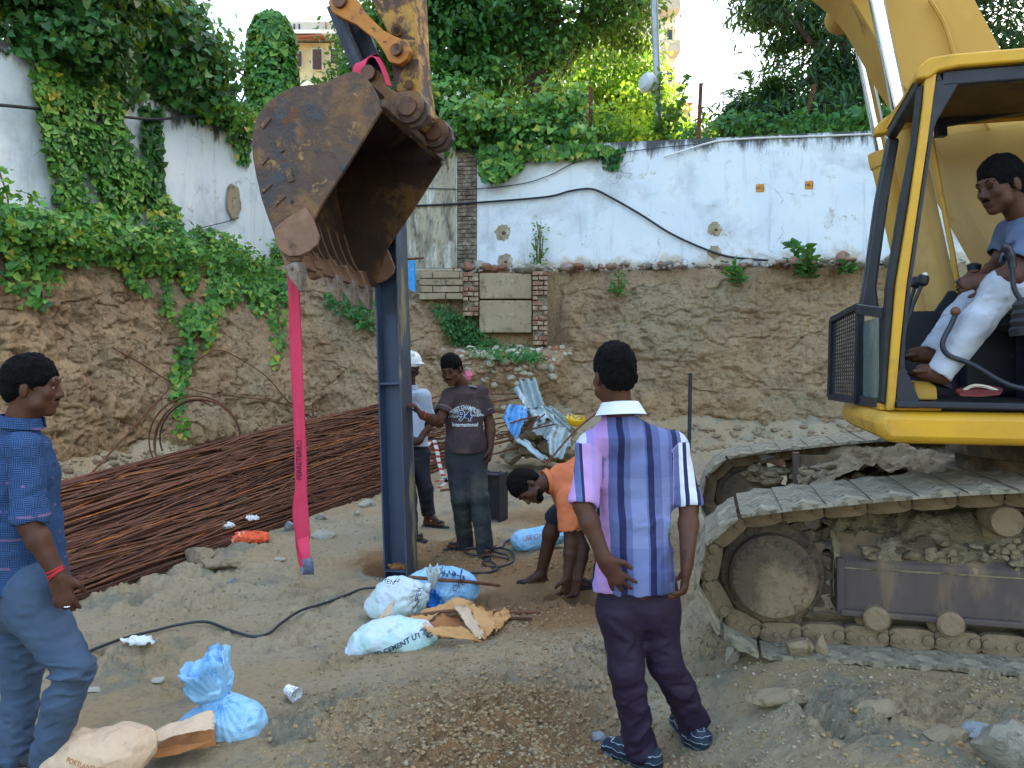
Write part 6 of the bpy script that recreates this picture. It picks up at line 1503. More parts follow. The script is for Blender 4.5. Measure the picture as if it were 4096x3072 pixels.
# ---- 3. man in the brown T-shirt holding the column
def brown_man():
    root = thing('person', A(470, 556, 6.62), 'man in a dark brown printed T-shirt holding the steel column', 'person')
    hc = J(451.5, 370.5, 6.52); s = SDF(.006); P, R = head_sdf(s, hc, (-.30, -.90, -.32), (-.22, -.28, 1), 1.03)
    nb = J(463, 386, 6.62); s.chain([P(0, -.03, -.05), nb], [.055, .062], k=.03)
    shR, shL = J(450, 396, 6.58), J(480.5, 393, 6.66); elR, elL = J(439, 422, 6.42), J(490, 424, 6.66); wrR, wrL = J(421.5, 415, 6.30), J(490.5, 448, 6.58)
    ch, pv = J(465, 405, 6.64), J(466, 455, 6.62); s.chain([nb, ch, pv], [.05, .1, .09]); s.limb(shL, shR, .045, .045)
    for a, e, w in ((shL, elL, wrL), (shR, elR, wrR)):
        s.limb(a, e, .05, .043); m_ = e.lerp(w, .3); s.chain([e, m_, w], [.043, .045, .028], k=.02)
    hand(s, wrR, (-.45, -.1, .62), (-.75, -.3, -.5), -1, .5, 1.05, .05, .4); hand(s, wrL, (-.1, -.1, -1), (-.85, .2, 0), -1, .45, 1.05)
    hpR, hpL = J(458, 462, 6.62), J(475, 461, 6.62); knR, knL = J(460, 496, 6.58), J(479, 497, 6.56); anR, anL = J(465.5, 543, 6.8), J(485, 549, 6.6)
    tR = Vector((anR.x-.15, anR.y-.07, gz(anR.x-.1, anR.y)+.028)); tL = Vector((anL.x+.02, anL.y-.17, gz(anL.x, anL.y-.1)+.028))
    leg_skin(s, hpR, knR, anR, tR); leg_skin(s, hpL, knL, anL, tL)
    V, Q = s.mesh(); V = smooth_mesh(V, Q, 1, .3); mk('body', V, Q, M_skin, root, True)
    hair_obj(P, R, hc, 1.04, root, 12, .006, .016, side=-.01, long=.0); eyes(P, 1.03, root, True)
    MB().tube([P(-.028, .086, -.048), P(0, .097, -.043), P(.028, .086, -.048)], [.004, .006, .004], 6).build('moustache', M_hair, root, True)
    s = SDF(.0065); fl = (-.12, -1, 0)
    s.limb(J(465, 408, 6.64), J(465, 418, 6.64), .16, .17, .03, fl, 1.3); s.limb(J(465, 418, 6.64), J(466, 445, 6.6), .17, .172, .03, fl, 1.2); s.limb(J(466, 445, 6.6), J(466, 458, 6.6), .172, .17, .03, fl, 1.25)
    s.limb(shL, shR, .06, .06, .03); s.limb(nb-Vector((0, 0, .02)), nb-Vector((0, 0, .06)), .075, .12, .04)
    for a, e in ((shL, elL), (shR, elR)):
        d = (e-a).normalized(); q = a.lerp(e, .62); s.limb(a, q, .066, .072, .03); s.ell(q+d*.10, (.105,)*3, .004, None, 'sub'); s.limb(q-d*.04, q+d*.1, .058, .062, .004, mode='sub')
    s.ell(J(466, 450, 6.6)-Vector((0, 0, .60)), (.6,)*3, .004, None, 'sub'); s.ell(nb+Vector((-.01, -.02, .06)), (.072, .075, .06), .01, None, 'sub')
    sh = wearmesh('t_shirt', s, cloth('dark_brown_jersey', '#453A3E', '#3A3136', .85, 3, [('#6C5F5A', 4, .55, .72, .6)]), root, folds((6, 6, 9), .014, 5))
    bv = BVHTree.FromPolygons([tuple(Vector(v.co)+WL[sh.name]) for v in sh.data.vertices], [tuple(p.vertices) for p in sh.data.polygons])
    ink = mat('white_print', '#C9D6DE', '#AEBCC6', 60, .8); navy = mat('navy_print', '#1B2150', '#232A62', 60, .8)
    X, Z = Vector((1, -.12, 0)), Vector((0, 0, 1)); c0 = J(461.5, 415.5, 6.35)
    def L(nm, tx, sz, dx, dz, m_, **kw): return textmesh(nm, tx, sz, c0+X*dx+Z*dz, X, Z, m_, sh, bvh=bv, **kw)
    L('print_words', 'STREET CHAMPIONS', .050, 0, .040, ink, arc=.118, off=.004, bold=.001, stretch=.56)
    L('print_number', '94', .118, 0, -.052, ink, off=.003, bold=.0055); L('print_number', '94', .118, 0, -.052, navy, off=.006, bold=.0008)
    L('print_words', 'SINCE IV', .022, -.095, -.028, ink, off=.004, bold=.0004); L('print_words', 'ORIGINAL', .022, .10, -.018, ink, off=.004, bold=.0004)
    L('print_words', 'International', .042, 0, -.100, ink, off=.004, bold=.001)
    m_ = MB(); cc = c0+X*.135+Z*.02; pts = []
    for k in range(10): r_ = .019 if k % 2 == 0 else .008; h = bv.ray_cast(cc+X*r_*math.sin(k*.6283)+Z*r_*math.cos(k*.6283)+Vector((0, -.4, 0)), Vector((0, 1, 0)), 1); pts.append((h[0] if h[0] else cc)+Vector((0, -.006, 0)))
    m_.tube(pts, .002, 4, closed=True); m_.build('print_star', ink, sh)
    tr = cloth('cuff_trim', '#9A8E86', '#877B74')
    for (a, e) in ((shL, elL), (shR, elR)):
        d = (e-a).normalized(); q = a.lerp(e, .54); b, f = frame_of(d); ring = [q+(b*math.cos(k/20*6.283)+f*math.sin(k/20*6.283))*.0745 for k in range(20)]; MB().tube(ring, .0025, 5, closed=True).build('cuff_piping', tr, sh, True)
    MB().box(J(472, 387.5, 6.6)+Vector((0, -.01, .012)), .045, .02, .006, (1, -.1, -.18)).build('shoulder_patch', cloth('grey_patch', '#8E9096', '#7E8086'), sh, bevel=.003)
    s = SDF(.0065); s.limb(hpL+Vector((0, 0, .08)), hpR+Vector((0, 0, .08)), .118, .118, .04, (0, 1, 0), 1.1); s.limb(hpL, hpR, .105, .105, .04)
    for h, k, a in ((hpL, knL, anL), (hpR, knR, anR)):
        s.limb(h, k, .102, .082, .03); mid = k.lerp(a, .4); s.chain([k, mid, a], [.08, .074, .072], k=.03); d = (a-k).normalized(); s.ell(a+d*.115, (.11,)*3, .004, None, 'sub'); s.limb(a-d*.04, a+d*.1, .055, .06, .004, mode='sub')
    wearmesh('trousers', s, cloth('dark_work_trousers', '#33383F', '#2A2F38', .85, 3, [('#55594F', 3, .5, .7, .7)]), root, folds((6, 6, 12), .016, 2))
    slipper('slipper', anR, tR, M_slip, root); slipper('slipper', anL, tL, M_slip, root)
    red = mat('red_thread_far', '#B3262E'); d = (wrR-elR).normalized(); b, f = frame_of(d); c = wrR-d*.01
    MB().tube([c+(b*math.cos(q/14*6.283)+f*math.sin(q/14*6.283))*.034 for q in range(14)], .005, 6, closed=True).build('wrist_thread', red, root, True)
brown_man()
# ---- 4. man in the white helmet behind the column
def helmet_man():
    root = thing('person', A(418, 530, 7.65), 'man with white helmet and pale polo shirt half hidden behind the column', 'person')
    hc = J(410.5, 366, 7.6); s = SDF(.0065); P, R = head_sdf(s, hc, (.32, -.93, -.12), (0, 0, 1), 1.05)
    nb = J(409, 386, 7.66); s.chain([P(0, -.03, -.05), nb], [.055, .062], k=.03)
    shR, shL = J(393, 396, 7.7), J(424, 396, 7.66); elR, elL = J(389, 425, 7.75), J(430, 424, 7.72); wrR, wrL = J(392, 450, 7.6), J(424, 443, 7.62)
    ch, pv = J(409, 410, 7.7), J(411, 458, 7.7); s.chain([nb, ch, pv], [.05, .1, .09]); s.limb(shL, shR, .045, .045)
    wrL = J(419, 441, 7.55)
    for a, e, w in ((shL, elL, wrL), (shR, elR, wrR)):
        s.limb(a, e, .048, .04); m_ = e.lerp(w, .3); s.chain([e, m_, w], [.04, .042, .027], k=.02)
    hand(s, wrR, (0, -.1, -1), (1, 0, 0), 1, .4); hand(s, wrL, (-.9, -.2, -.3), (0, 1, 0), -1, .4)
    hpR, hpL = J(403, 462, 7.68), J(419, 461, 7.72); knR, knL = J(409, 500, 7.38), J(425, 488, 7.7); anR, anL = J(411, 534, 7.12), J(428.5, 513, 7.72)
    tR = Vector((anR.x+.12, anR.y-.08, gz(anR.x, anR.y)+.028)); tL = Vector((anL.x+.17, anL.y-.06, gz(anL.x+.1, anL.y)+.028))
    leg_skin(s, hpR, knR, anR, tR); leg_skin(s, hpL, knL, anL, tL)
    V, Q = s.mesh(); V = smooth_mesh(V, Q, 1, .3); mk('body', V, Q, M_skin2, root, True); eyes(P, 1.05, root)
    MB().tube([P(-.024, .088, -.05), P(0, .098, -.045), P(.024, .088, -.05)], [.003, .005, .003], 6).build('moustache', M_hair, root, True)
    hs = SDF(.006); hs.ell(P(0, -.01, .035), (.112, .135, .115), 0, R); hs.limb(P(-.07, .07, .035), P(.07, .07, .035), .05, .05, .02, P(0, 0, 1)-P(0, 0, 0), 5); hs.limb(P(0, -.1, .1), P(0, .08, .12), .02, .02, .02)
    hs.ell(P(0, 0, -.09), (.2, .2, .12), .005, R, 'sub')
    V, Q = hs.mesh(); V = smooth_mesh(V, Q, 2, .5); hm = mk('helmet', V, Q, mat('white_helmet', '#D9DDE2', '#CDD2D8', 3, .3, 0, (), 0), root, True)
    c = P(.035, .125, .075); m_ = MB()
    for (a, b) in (((-.02, .02), (.012, -.02)), ((.014, .022), (-.014, -.022)), ((-.02, .0), (.022, .004)), ((-.006, .024), (.004, -.022))):
        f_ = P(0, 1, 0)-P(0, 0, 0); r_ = P(1, 0, 0)-P(0, 0, 0); u_ = P(0, 0, 1)-P(0, 0, 0)
        m_.bar(P(.048+a[0], .108, .082+a[1]), P(.048+b[0], .108, .082+b[1]), .006, .02)
    m_.build('emblem', mat('emblem_grey', '#4E5258'), hm)
    s = SDF(.0065); fl = (0, 1, 0)
    s.limb(J(409, 409, 7.7), J(410, 425, 7.7), .155, .168, .03, fl, 1.4); s.limb(J(410, 425, 7.7), J(411, 452, 7.68), .168, .17, .03, fl, 1.25); s.limb(shL, shR, .06, .06, .03); s.limb(nb-Vector((0, 0, .02)), nb-Vector((0, 0, .06)), .075, .12, .04)
    for a, e in ((shL, elL), (shR, elR)):
        d = (e-a).normalized(); q = a.lerp(e, .75); s.limb(a, q, .066, .066, .03); s.ell(q+d*.10, (.105,)*3, .004, None, 'sub')
    s.ell(J(411, 444.5, 7.68)-Vector((0, 0, .60)), (.6,)*3, .004, None, 'sub'); s.ell(nb+Vector((.01, -.02, .055)), (.07, .072, .055), .01, None, 'sub')
    pm_ = cloth('pale_blue_polo', '#A9B7CE', '#9EADC6', .85, 3); sh = wearmesh('polo_shirt', s, pm_, root, folds((6, 6, 10), .013, 8))
    band('collar', J(409.5, 384, 7.64), (.05, -.15, 1), (.07, .075), .04, pm_, sh, th=.006, open_=.3, dirf=(.3, -.95, 0))
    s = SDF(.0065); s.limb(hpL+Vector((0, 0, .08)), hpR+Vector((0, 0, .08)), .115, .115, .04, (0, 1, 0), 1.1); s.limb(hpL, hpR, .1, .1, .04)
    for h, k, a in ((hpL, knL, anL), (hpR, knR, anR)):
        s.limb(h, k, .098, .078, .03); s.chain([k, a], [.076, .07], k=.03); d = (a-k).normalized(); s.ell(a+d*.115, (.11,)*3, .004, None, 'sub'); s.limb(a-d*.04, a+d*.1, .055, .06, .004, mode='sub')
    wearmesh('trousers', s, cloth('charcoal_trousers', '#2C2E3A', '#24262F', .85, 3), root, folds((6, 6, 12), .016, 6))
    slipper('slipper', anR, tR, M_slip, root); slipper('slipper', anL, tL, M_slip, root)
helmet_man()
# ---- 5. man in the orange shirt bending over the hole
def orange_man():
    root = thing('person', A(560, 590, 5.55), 'barefoot man in an orange shirt bending down to dig with his hand', 'person')
    hc = J(528, 487, 5.4); s = SDF(.0055); P, R = head_sdf(s, hc, (-.22, -.42, -.88), (-.93, -.05, .22), 1.03)
    nb = J(551, 481, 5.46); s.chain([P(0, -.03, -.05), nb], [.055, .065], k=.03)
    shN, shF = J(567, 497, 5.30), J(560, 490, 5.66); elN, elF = J(571, 544, 5.25), J(583, 548, 5.6); wrN, wrF = J(568, 577, 5.22), J(578, 580, 5.5)
    ch, pv = J(575, 480, 5.5), J(612, 474, 5.75); s.chain([nb, ch, pv], [.06, .1, .1]); s.limb(shN, shF, .05, .05)
    for a, e, w in ((shN, elN, wrN), (shF, elF, wrF)):
        s.limb(a, e, .05, .044); m_ = e.lerp(w, .3); s.chain([e, m_, w], [.044, .045, .03], k=.02)
    hand(s, wrN, (-.15, .05, -1), (-.5, .8, 0), -1, .55, 1.1, .03, .5); hand(s, wrF, (-.3, -.1, -1), (-.6, -.7, 0), 1, .5, 1.05)
    hpN, hpF = J(612, 478, 5.62), J(610, 476, 5.86); knN, knF = J(608, 532, 5.5), J(555, 516, 5.74); anN, anF = J(602, 582, 5.62), J(541, 574, 5.78)
    tN = Vector((anN.x-.17, anN.y-.03, gz(anN.x-.1, anN.y)+.028)); tF = Vector((anF.x-.19, anF.y-.04, anF.z-.075))
    leg_skin(s, hpN, knN, anN, tN); leg_skin(s, hpF, knF, anF, tF, 1.05)
    V, Q = s.mesh(); V = smooth_mesh(V, Q, 1, .3); mk('body', V, Q, M_skin2, root, True)
    hair_obj(P, R, hc, 1.05, root, 15, .0055, .02, side=-.01, long=-.015); eyes(P, 1.03, root, True)
    b = SDF(.005); b.limb(P(-.05, .03, -.07), P(.05, .03, -.07), .027, .027, .02); b.limb(P(-.03, .06, -.092), P(.03, .06, -.092), .025, .025, .02); b.ell(P(0, .11, -.05), (.03, .03, .03), .01, None, 'sub'); V, Q = b.mesh(lambda p: (fbm(p*90, 2)-.5)*.012); mk('beard', V, Q, M_hair, root, True)
    s = SDF(.006)
    s.limb(J(566, 482, 5.48), J(585, 476, 5.58), .135, .155, .03, (0, 0, 1), 1.1); s.limb(J(585, 476, 5.58), J(614, 474, 5.75), .155, .15, .03, (0, 0, 1), 1.1); s.limb(shN, shF, .062, .062, .04); s.limb(nb, J(560, 480, 5.48), .075, .11, .03)
    for a, e in ((shN, elN), (shF, elF)):
        d = (e-a).normalized(); q = a.lerp(e, .66); s.limb(a, q, .07, .078, .04); s.ell(q+d*.10, (.108,)*3, .004, None, 'sub'); s.limb(q-d*.05, q+d*.1, .06, .066, .004, mode='sub')
    om = cloth('orange_shirt_cloth', '#C4714C', '#B56340', .8, 4, [('#8E5238', 12, .66, .74, .6)]); s.ell(nb+(hc-nb)*.42, (.068, .068, .068), .01, None, 'sub')
    sh = wearmesh('shirt', s, om, root, folds((7, 7, 9), .013, 3))
    ax = (hc-nb).normalized(); band('collar', nb+ax*.045, ax, (.07, .078), .03, om, sh, th=.006, open_=.3, dirf=(-.3, -.4, -.9))
    s = SDF(.0065); s.limb(hpN+Vector((.0, 0, .02)), hpF+Vector((.0, 0, .02)), .125, .125, .04); 
    s.limb(hpN, knN, .105, .08, .03); s.chain([knN, anN], [.078, .07], k=.03); s.limb(hpF, knF.lerp(hpF, .02), .105, .072, .03); d = (knF-hpF).normalized(); dn = (anF-knF).normalized(); s.limb(knF, knF+dn*.03, .072, .07, .02); s.ell(knF+dn*.13, (.11,)*3, .004, None, 'sub')
    wearmesh('trousers', s, cloth('navy_trousers', '#262D3E', '#1F2533', .85, 3), root, folds((6, 6, 12), .015, 6))
    slipper('slipper', anN, tN, M_slip, root); slipper('slipper', anF, tF, M_slip, root)
orange_man()
# ---- 6. the operator in the cab
def operator():
    root = thing('person', A(1010, 380, 3.62), 'barefoot operator in blue T-shirt and white jeans sitting in the cab', 'person')
    hc = J(1001, 187, 3.62); s = SDF(.005); P, R = head_sdf(s, hc, (-.95, -.18, -.22), (-.18, 0, 1), 1.05)
    nb = J(1026, 222, 3.64); s.chain([P(0, -.03, -.05), nb], [.056, .065], k=.03)
    shN, shF = J(1027, 240, 3.45), J(1012, 233, 3.82); elN, elF = J(1012, 277, 3.4), J(998, 268, 3.82); wrN, wrF = J(985, 281, 3.5), J(981, 279, 3.62)
    ch, pv = J(1040, 245, 3.64), J(1068, 300, 3.64); s.chain([nb, ch, pv], [.06, .1, .1]); s.limb(shN, shF, .05, .05)
    for a, e, w in ((shN, elN, wrN), (shF, elF, wrF)):
        s.limb(a, e, .052, .044); m_ = e.lerp(w, .3); s.chain([e, m_, w], [.044, .045, .029], k=.02)
    hand(s, wrN, (-1, .15, -.12), (0, .9, -.3), 1, .75, .95, .02, .3); hand(s, wrF, (-.85, -.35, .0), (0, -.9, .1), -1, .9, .9, .0, .4)
    hpN, hpF = J(1064, 300, 3.5), J(1060, 298, 3.78); knN, knF = J(1003, 288, 3.45), J(980, 296, 3.8); anN, anF = J(941, 371, 3.5), J(934, 351, 3.74)
    s.chain([hpN, knN, anN], [.075, .055, .038]); s.chain([hpF, knF, anF], [.075, .055, .038])
    for a, t_ in ((anN, J(910, 371, 3.52)), (anF, J(903, 356, 3.74))):
        d = (t_-a).normalized(); s.limb(a, t_-d*.05, .034, .03, .02, (0, 1, 0), 1.25); s.limb(a+Vector((.01, 0, -.035)), t_-d*.05-Vector((0, 0, .01)), .028, .024, .02)
        for i in range(5): b = t_-d*.05+Vector((0, (i-2)*.013, -.004*i)); s.limb(b, b+d*(.045-.005*i), .011, .009, .004)
    V, Q = s.mesh(); V = smooth_mesh(V, Q, 1, .3); mk('body', V, Q, M_skin, root, True)
    hair_obj(P, R, hc, 1.06, root, 22, .005, .016, side=-.005, long=-.012, fringe=.0); eyes(P, 1.05, root, True)
    MB().tube([P(-.026, .088, -.049), P(0, .098, -.044), P(.026, .088, -.049)], [.003, .005, .003], 6).build('moustache', M_hair, root, True)
    s = SDF(.0055); s.limb(J(1036, 240, 3.64), J(1050, 268, 3.64), .15, .16, .03, (1, 0, .5), 1.35); s.limb(J(1050, 268, 3.64), J(1072, 300, 3.64), .16, .165, .03, (1, 0, .5), 1.25); s.limb(shN, shF, .062, .062, .04); s.limb(nb, J(1036, 234, 3.64), .075, .11, .03)
    for a, e in ((shN, elN), (shF, elF)):
        d = (e-a).normalized(); q = a.lerp(e, .55); s.limb(a, q, .068, .072, .04); s.ell(q+d*.10, (.108,)*3, .004, None, 'sub'); s.limb(q-d*.05, q+d*.1, .058, .062, .004, mode='sub')
    s.ell(nb+(hc-nb)*.40, (.07, .07, .07), .01, None, 'sub')
    wearmesh('t_shirt', s, cloth('grey_blue_jersey', '#56637E', '#4B5870', .85, 4), root, folds((7, 7, 9), .012, 3))
    s = SDF(.0055); s.limb(hpN, hpF, .13, .13, .04)
    for h, k, a in ((hpN, knN, anN), (hpF, knF, anF)):
        s.limb(h, k, .105, .08, .03); s.chain([k, k.lerp(a, .4), a], [.078, .07, .058], k=.03); d = (a-k).normalized(); s.ell(a+d*.115, (.11,)*3, .004, None, 'sub'); s.limb(a-d*.03, a+d*.1, .044, .05, .004, mode='sub')
    wearmesh('trousers', s, cloth('pale_jeans', '#A9AFBC', '#999FAD', .85, 4, [('#8F8F92', 5, .55, .72, .5), ('#A8707A', 9, .68, .74, .5)]), root, folds((9, 9, 12), .017, 3, lambda p: .55+.8*np.exp(-((p[:, 2]-1.98)/.08)**2)))
operator()
# ================================================================ THINGS ON THE GROUND
M_rk = mat('pale_stone', '#A39E92', '#8E8A80', 7, .92, 0, [('#6E6A60', 12, .58, .68)], .9, 30, .012, .2); M_rkb = mat('bluish_stone', '#858D92', '#72787C', 7, .9, 0, [('#6A7076', 12, .58, .68)], .9, 30, .012, .2); M_clod = mat('clay_clod', '#8A7D67', '#776A56', 6, .95, 0, [('#5F503C', 9, .56, .68), ('#A8977A', 14, .6, .7)], 1., 30, .014, .15)
def G(px, py, up=0.):        # the ground point seen at px, py
    Y = CZ*F/(py-HY)
    for _ in range(12):
        X = (px-CX)*Y/F; z = gz(X, Y); Y = .5*Y+.5*(CZ-z)*F/(py-HY)
    X = (px-CX)*Y/F; return Vector((X, Y, gz(X, Y)+up))
# ---- reinforcing bars
RB = [mat('rust_bar%d' % i, a, b, 7, .85, .1, [(c, 12, .55, .68)], .5, 60, .003, .2) for i, (a, b, c) in enumerate([('#6B4636', '#583A2E', '#84583E'), ('#775340', '#624536', '#8A6148'), ('#543830', '#48322C', '#6E4C3A'), ('#935E36', '#7A4C30', '#A8703E')])]
def bars():
    rg = np.random.default_rng(77)
    def surf(y, w):      # w 0 at the near foot, 1 at the back; returns x, z
        t = (y-5.3)/6.5; H = .56+.42*t; x = -4.77+.323*y-.07*math.sin(t*3)-(1.35)*w*(1+.1*t)
        q = min(1, w/.62); z = H*(1-(1-q)**1.7)*(1 if w < .62 else 1-.35*((w-.62)/.38)**2)
        return x, z
    def bar(i, depth, nseg, sides, MBo=None):
        y0 = rg.uniform(3.9, 5.6) if rg.random() < .75 else rg.uniform(5.6, 8.5); y1 = rg.uniform(11.2, 12.9) if rg.random() < .8 else rg.uniform(8.6, 11)
        w0 = rg.uniform(.0, .98); w1 = np.clip(w0+rg.normal(0, .24), 0.0, 1); a, b = rg.uniform(-.06, .06), rg.uniform(0, 6)
        P = []
        for k in range(nseg+1):
            t = k/nseg; y = y0+(y1-y0)*t; w = w0+(w1-w0)*t+a*math.sin(t*6+b); w = min(max(w, 0), 1); x, z = surf(y, w)
            P.append((x, y, max(z+.02-depth+.012*math.sin(t*9+b), gz(x, y)+.012)))
        return P
    st = MB()
    for i in range(420): st.tube(bar(i, rg.uniform(.05, .14), 7, 4), .009, 4, False)
    o = st.build('bar_heap', RB[2]); tag(o, 'dense rusty mass of reinforcing bars inside the big pile', kind='stuff')
    lab = 'long rusty reinforcing bar lying in the big pile below the bank'
    for i in range(285):
        P = bar(i, rg.uniform(-.015, .055), 12, 6); m = MB().tube(P, .0085 if rg.random() < .8 else .0105, 5)
        k = rg.choice(4, p=[.38, .26, .32, .04]); o = m.build('reinforcing_bar', RB[k], None, True, ang=60); tag(o, lab, 'steel bar', 'reinforcing bars in the pile')
bars()
def rod(label, pts, r=.009, m=None, name='loose_bar', cat='steel bar', n=6): o = MB().tube(catmull(pts, n), r, 7).build(name, m or RB[0], None, True); return tag(o, label, cat)
def BK(px, py, off=.06):
    Y = min(bankY(px, py)-off, 13.2); return A(px, py, Y)
rod('thin rusty wire wandering across the bank left of the pink sling', [BK(x, y) for x, y in [(113, 348), (140, 363), (166, 379), (187, 388), (213, 394), (258, 399), (290, 406), (318, 422)]])
rod('arched rusty bar rising and falling over the coiled bars', [BK(x, y, .12) for x, y in [(177, 379), (200, 359), (218, 350), (240, 359), (267, 377), (290, 403), (318, 425)]])
rod('straight thin bar leaning diagonally on the bank behind the left man', [A(70, 497, 7.9), A(120, 442, 8.8), A(167, 391, 9.6)], .012)
rod('nearly level bar lying along the bank foot above the pile', [A(52, 485, 7.6), A(126, 473, 8.2), A(213, 452, 9.2), A(246, 446, 9.6)], .011)
rod('short bar sticking straight up out of the pile by the sling', [A(313, 426, 10.2), A(313, 403, 10.2)], .014)
rod('rusty bar sloping up to the bank behind the yellow helmet', [A(545, 466, 9.2), A(575, 431, 9.8), A(606, 406, 10.2)], .013)
rod('rusty bar lying level on the ground beside the steel stub', [G(440, 492, .02), G(500, 487, .05), G(530, 480, .03)], .013)
rod('second rusty bar on the ground left of the bending man', [G(500, 491, .25), G(520, 500, .2), G(530, 496, .2)], .012)
for k, pts in enumerate([[(500, 436), (530, 428), (552, 421)], [(500, 432), (525, 430), (556, 424)], [(495, 440), (520, 432), (545, 414)], [(498, 428), (520, 420), (540, 416)]]):
    rod('rusty bar end poking from behind the brown shirt toward the sheet metal', [A(x, y, 11.2-k*.1) for x, y in pts], .011)['group'] = 'bar ends by the sheet metal'
for k in range(9):
    y = 398+k*9; rod('rusty bar seen between the helmet man and the brown shirt', [A(423, y+random.uniform(2, 8), 10.6-k*.1), A(448, y+random.uniform(-6, 3), 11.1-k*.1), A(520, y-12+random.uniform(-3, 8)+k*-1.2, 12-k*.1)], .011)['group'] = 'bar ends behind the brown shirt'
co = thing('bar_coil', A(195, 470, 9.7), 'loop of coiled rusty bars standing against the bank', 'bar coil')
for k, (cx, cy, rx, ry, a0, a1) in enumerate([(195, 440, 46, 44, -25, 205), (198, 443, 44, 44, -20, 212), (200, 438, 40, 38, -15, 200), (193, 446, 38, 46, 60, 215)]):
    P = [A(cx+rx*math.cos(math.radians(a)), cy-ry*math.sin(math.radians(a)), 9.75+k*.05) for a in np.linspace(a0, a1, 30)]; MB().tube(P, .011, 6).build('loop', RB[k % 3], co, True)
rod('rusty rod lying over the tied sandbags', [A(409, 577, 5.15), A(440, 580, 5.1), A(470, 582, 5.2), A(499, 585.5, 5.5)], .012, RB[1])
rod('ribbed rusty rod running out from under the torn paper sack', [A(404, 618, 4.75), A(450, 611, 4.85), A(491, 613, 4.9), A(540, 604, 5.15)], .011, RB[1])
rod('short greyish rod beside the torn paper sack', [G(505, 615, .015), G(541, 615, .02)], .010, RB[0]); rod('lowest short rod beside the torn paper sack', [G(500, 621, .015), G(532, 622, .02)], .010, RB[2])
# ---- crumpled sheets
def patch(name, c, n, m, parent, corr=0, amp=.0, seed=0, k=1, th=.004, jag=.0, cs=3.):
    c = [Vector(q) for q in c]; nu, nv = n; V = []; Fc = []; rg = np.random.default_rng(seed)
    nr = (c[1]-c[0]).cross(c[3]-c[0]).normalized()
    if nr.y > 0: nr = -nr
    U = []
    for i in range(nu+1):
        for j in range(nv+1): U.append((i/nu, j/nv))
    base = [c[0]*(1-a)*(1-b)+c[1]*a*(1-b)+c[2]*a*b+c[3]*(1-a)*b for a, b in U]
    P = np.array([tuple(p) for p in base]); no = (1-np.abs(fbm(P*cs+seed, 4)-.5)*4)*amp; n2 = (fbm(P*cs*2.5+seed+5, 3)-.5)*amp
    for q, ((a, b), p) in enumerate(zip(U, base)):
        e = jag*(rg.uniform(-1, 1)) if a in (0, 1) or b in (0, 1) else 0
        V.append(p+nr*(no[q]+n2[q]+(corr*math.sin(a*k*6.283) if corr else 0))+Vector((e, 0, e*rg.uniform(-1, 1))))
    for i in range(nu):
        for j in range(nv): a = i*(nv+1)+j; Fc.append((a, a+1, a+nv+2, a+nv+1))
    o = mk(name, V, Fc, m, parent, True); s = o.modifiers.new('t', 'SOLIDIFY'); s.thickness = th; s.offset = 0; return sharp(o, 40)
def S5(cx, cy, Y): return A(475+cx*.1431, 375+cy*.1431, Y)
M_zinc = mat('bent_zinc_sheet', '#9FB0B4', '#8A9CA2', 3, .45, .35, [('#8B7A5C', 4, .55, .66, .9), ('#C2CED2', 3, .6, .7, .4), ('#5F6668', 9, .64, .72)], .5, 20, .01)
M_zblue = mat('blue_painted_sheet', '#3F7FC0', '#5A93C8', 4, .5, .2, [('#8B7A5C', 4, .52, .62, .9), ('#A9BAC4', 7, .56, .64)], .5, 20, .01)
sh = thing('sheet_metal', S5(420, 600, 11.2), 'crumpled pale corrugated sheet metal with a blue corner lying at the bank foot', 'sheet metal')
for k, (nm, c, m, cr, am, kk) in enumerate([('panel', [(305, 50, 11.9), (425, 35, 11.9), (490, 225, 11.6), (370, 255, 11.5)], M_zinc, .05, .09, 2.5), ('panel', [(275, 120, 11.8), (330, 60, 11.9), (440, 240, 11.6), (360, 235, 11.4)], M_zinc, .02, .12, 1),
        ('panel', [(440, 230, 11.5), (540, 235, 11.6), (675, 350, 11.6), (640, 425, 11.4)], M_zinc, .04, .08, 3), ('blue_panel', [(228, 208, 11.1), (352, 222, 11.2), (352, 330, 11.0), (185, 310, 11.0)], M_zblue, .02, .12, 2),
        ('blue_panel', [(190, 315, 11.0), (352, 322, 11.0), (285, 470, 10.8), (238, 400, 10.8)], M_zblue, .02, .12, 2), ('panel', [(415, 300, 11.3), (560, 335, 11.4), (560, 470, 11.1), (385, 405, 11.1)], M_zinc, .03, .08, 3),
        ('panel', [(540, 345, 11.3), (660, 420, 11.3), (655, 520, 11.0), (480, 470, 11.0)], M_zinc, .02, .14, 2), ('panel', [(500, 470, 11.0), (655, 490, 11.0), (610, 585, 10.8), (520, 570, 10.8)], M_zinc, .02, .1, 2),
        ('panel', [(275, 462, 10.8), (345, 448, 10.9), (512, 590, 10.6), (470, 608, 10.5)], M_zinc, .03, .05, 1)]):
    patch(nm, [S5(*q) for q in c], (20, 20), m, sh, min(cr, .035), am*.55, 7, kk, .006, .012)
patch('panel', [S5(360, 240, 11.5), (S5(520, 235, 11.6)), S5(570, 340, 11.4), S5(400, 330, 11.2)], (20, 20), M_zinc, sh, .03, .07, 7, 2, .006, .012)
mh = MB(); rq = random.Random(3)
for k in range(200):
    q = S5(rq.uniform(250, 660), rq.uniform(260, 590), 11.75); mh.rock(q+Vector((0, rq.uniform(-.1, .5), 0)), rq.uniform(.05, .16), k, (1.2, 1, .8), 2, .5)
tag(mh.build('soil_heap', M_clod, None, False), 'heap of dug soil behind the crumpled sheet metal', kind='stuff')
hm = thing('yellow_helmet', S5(700, 355, 10.9), 'upturned yellow safety helmet on the bank beside the sheet metal', 'helmet')
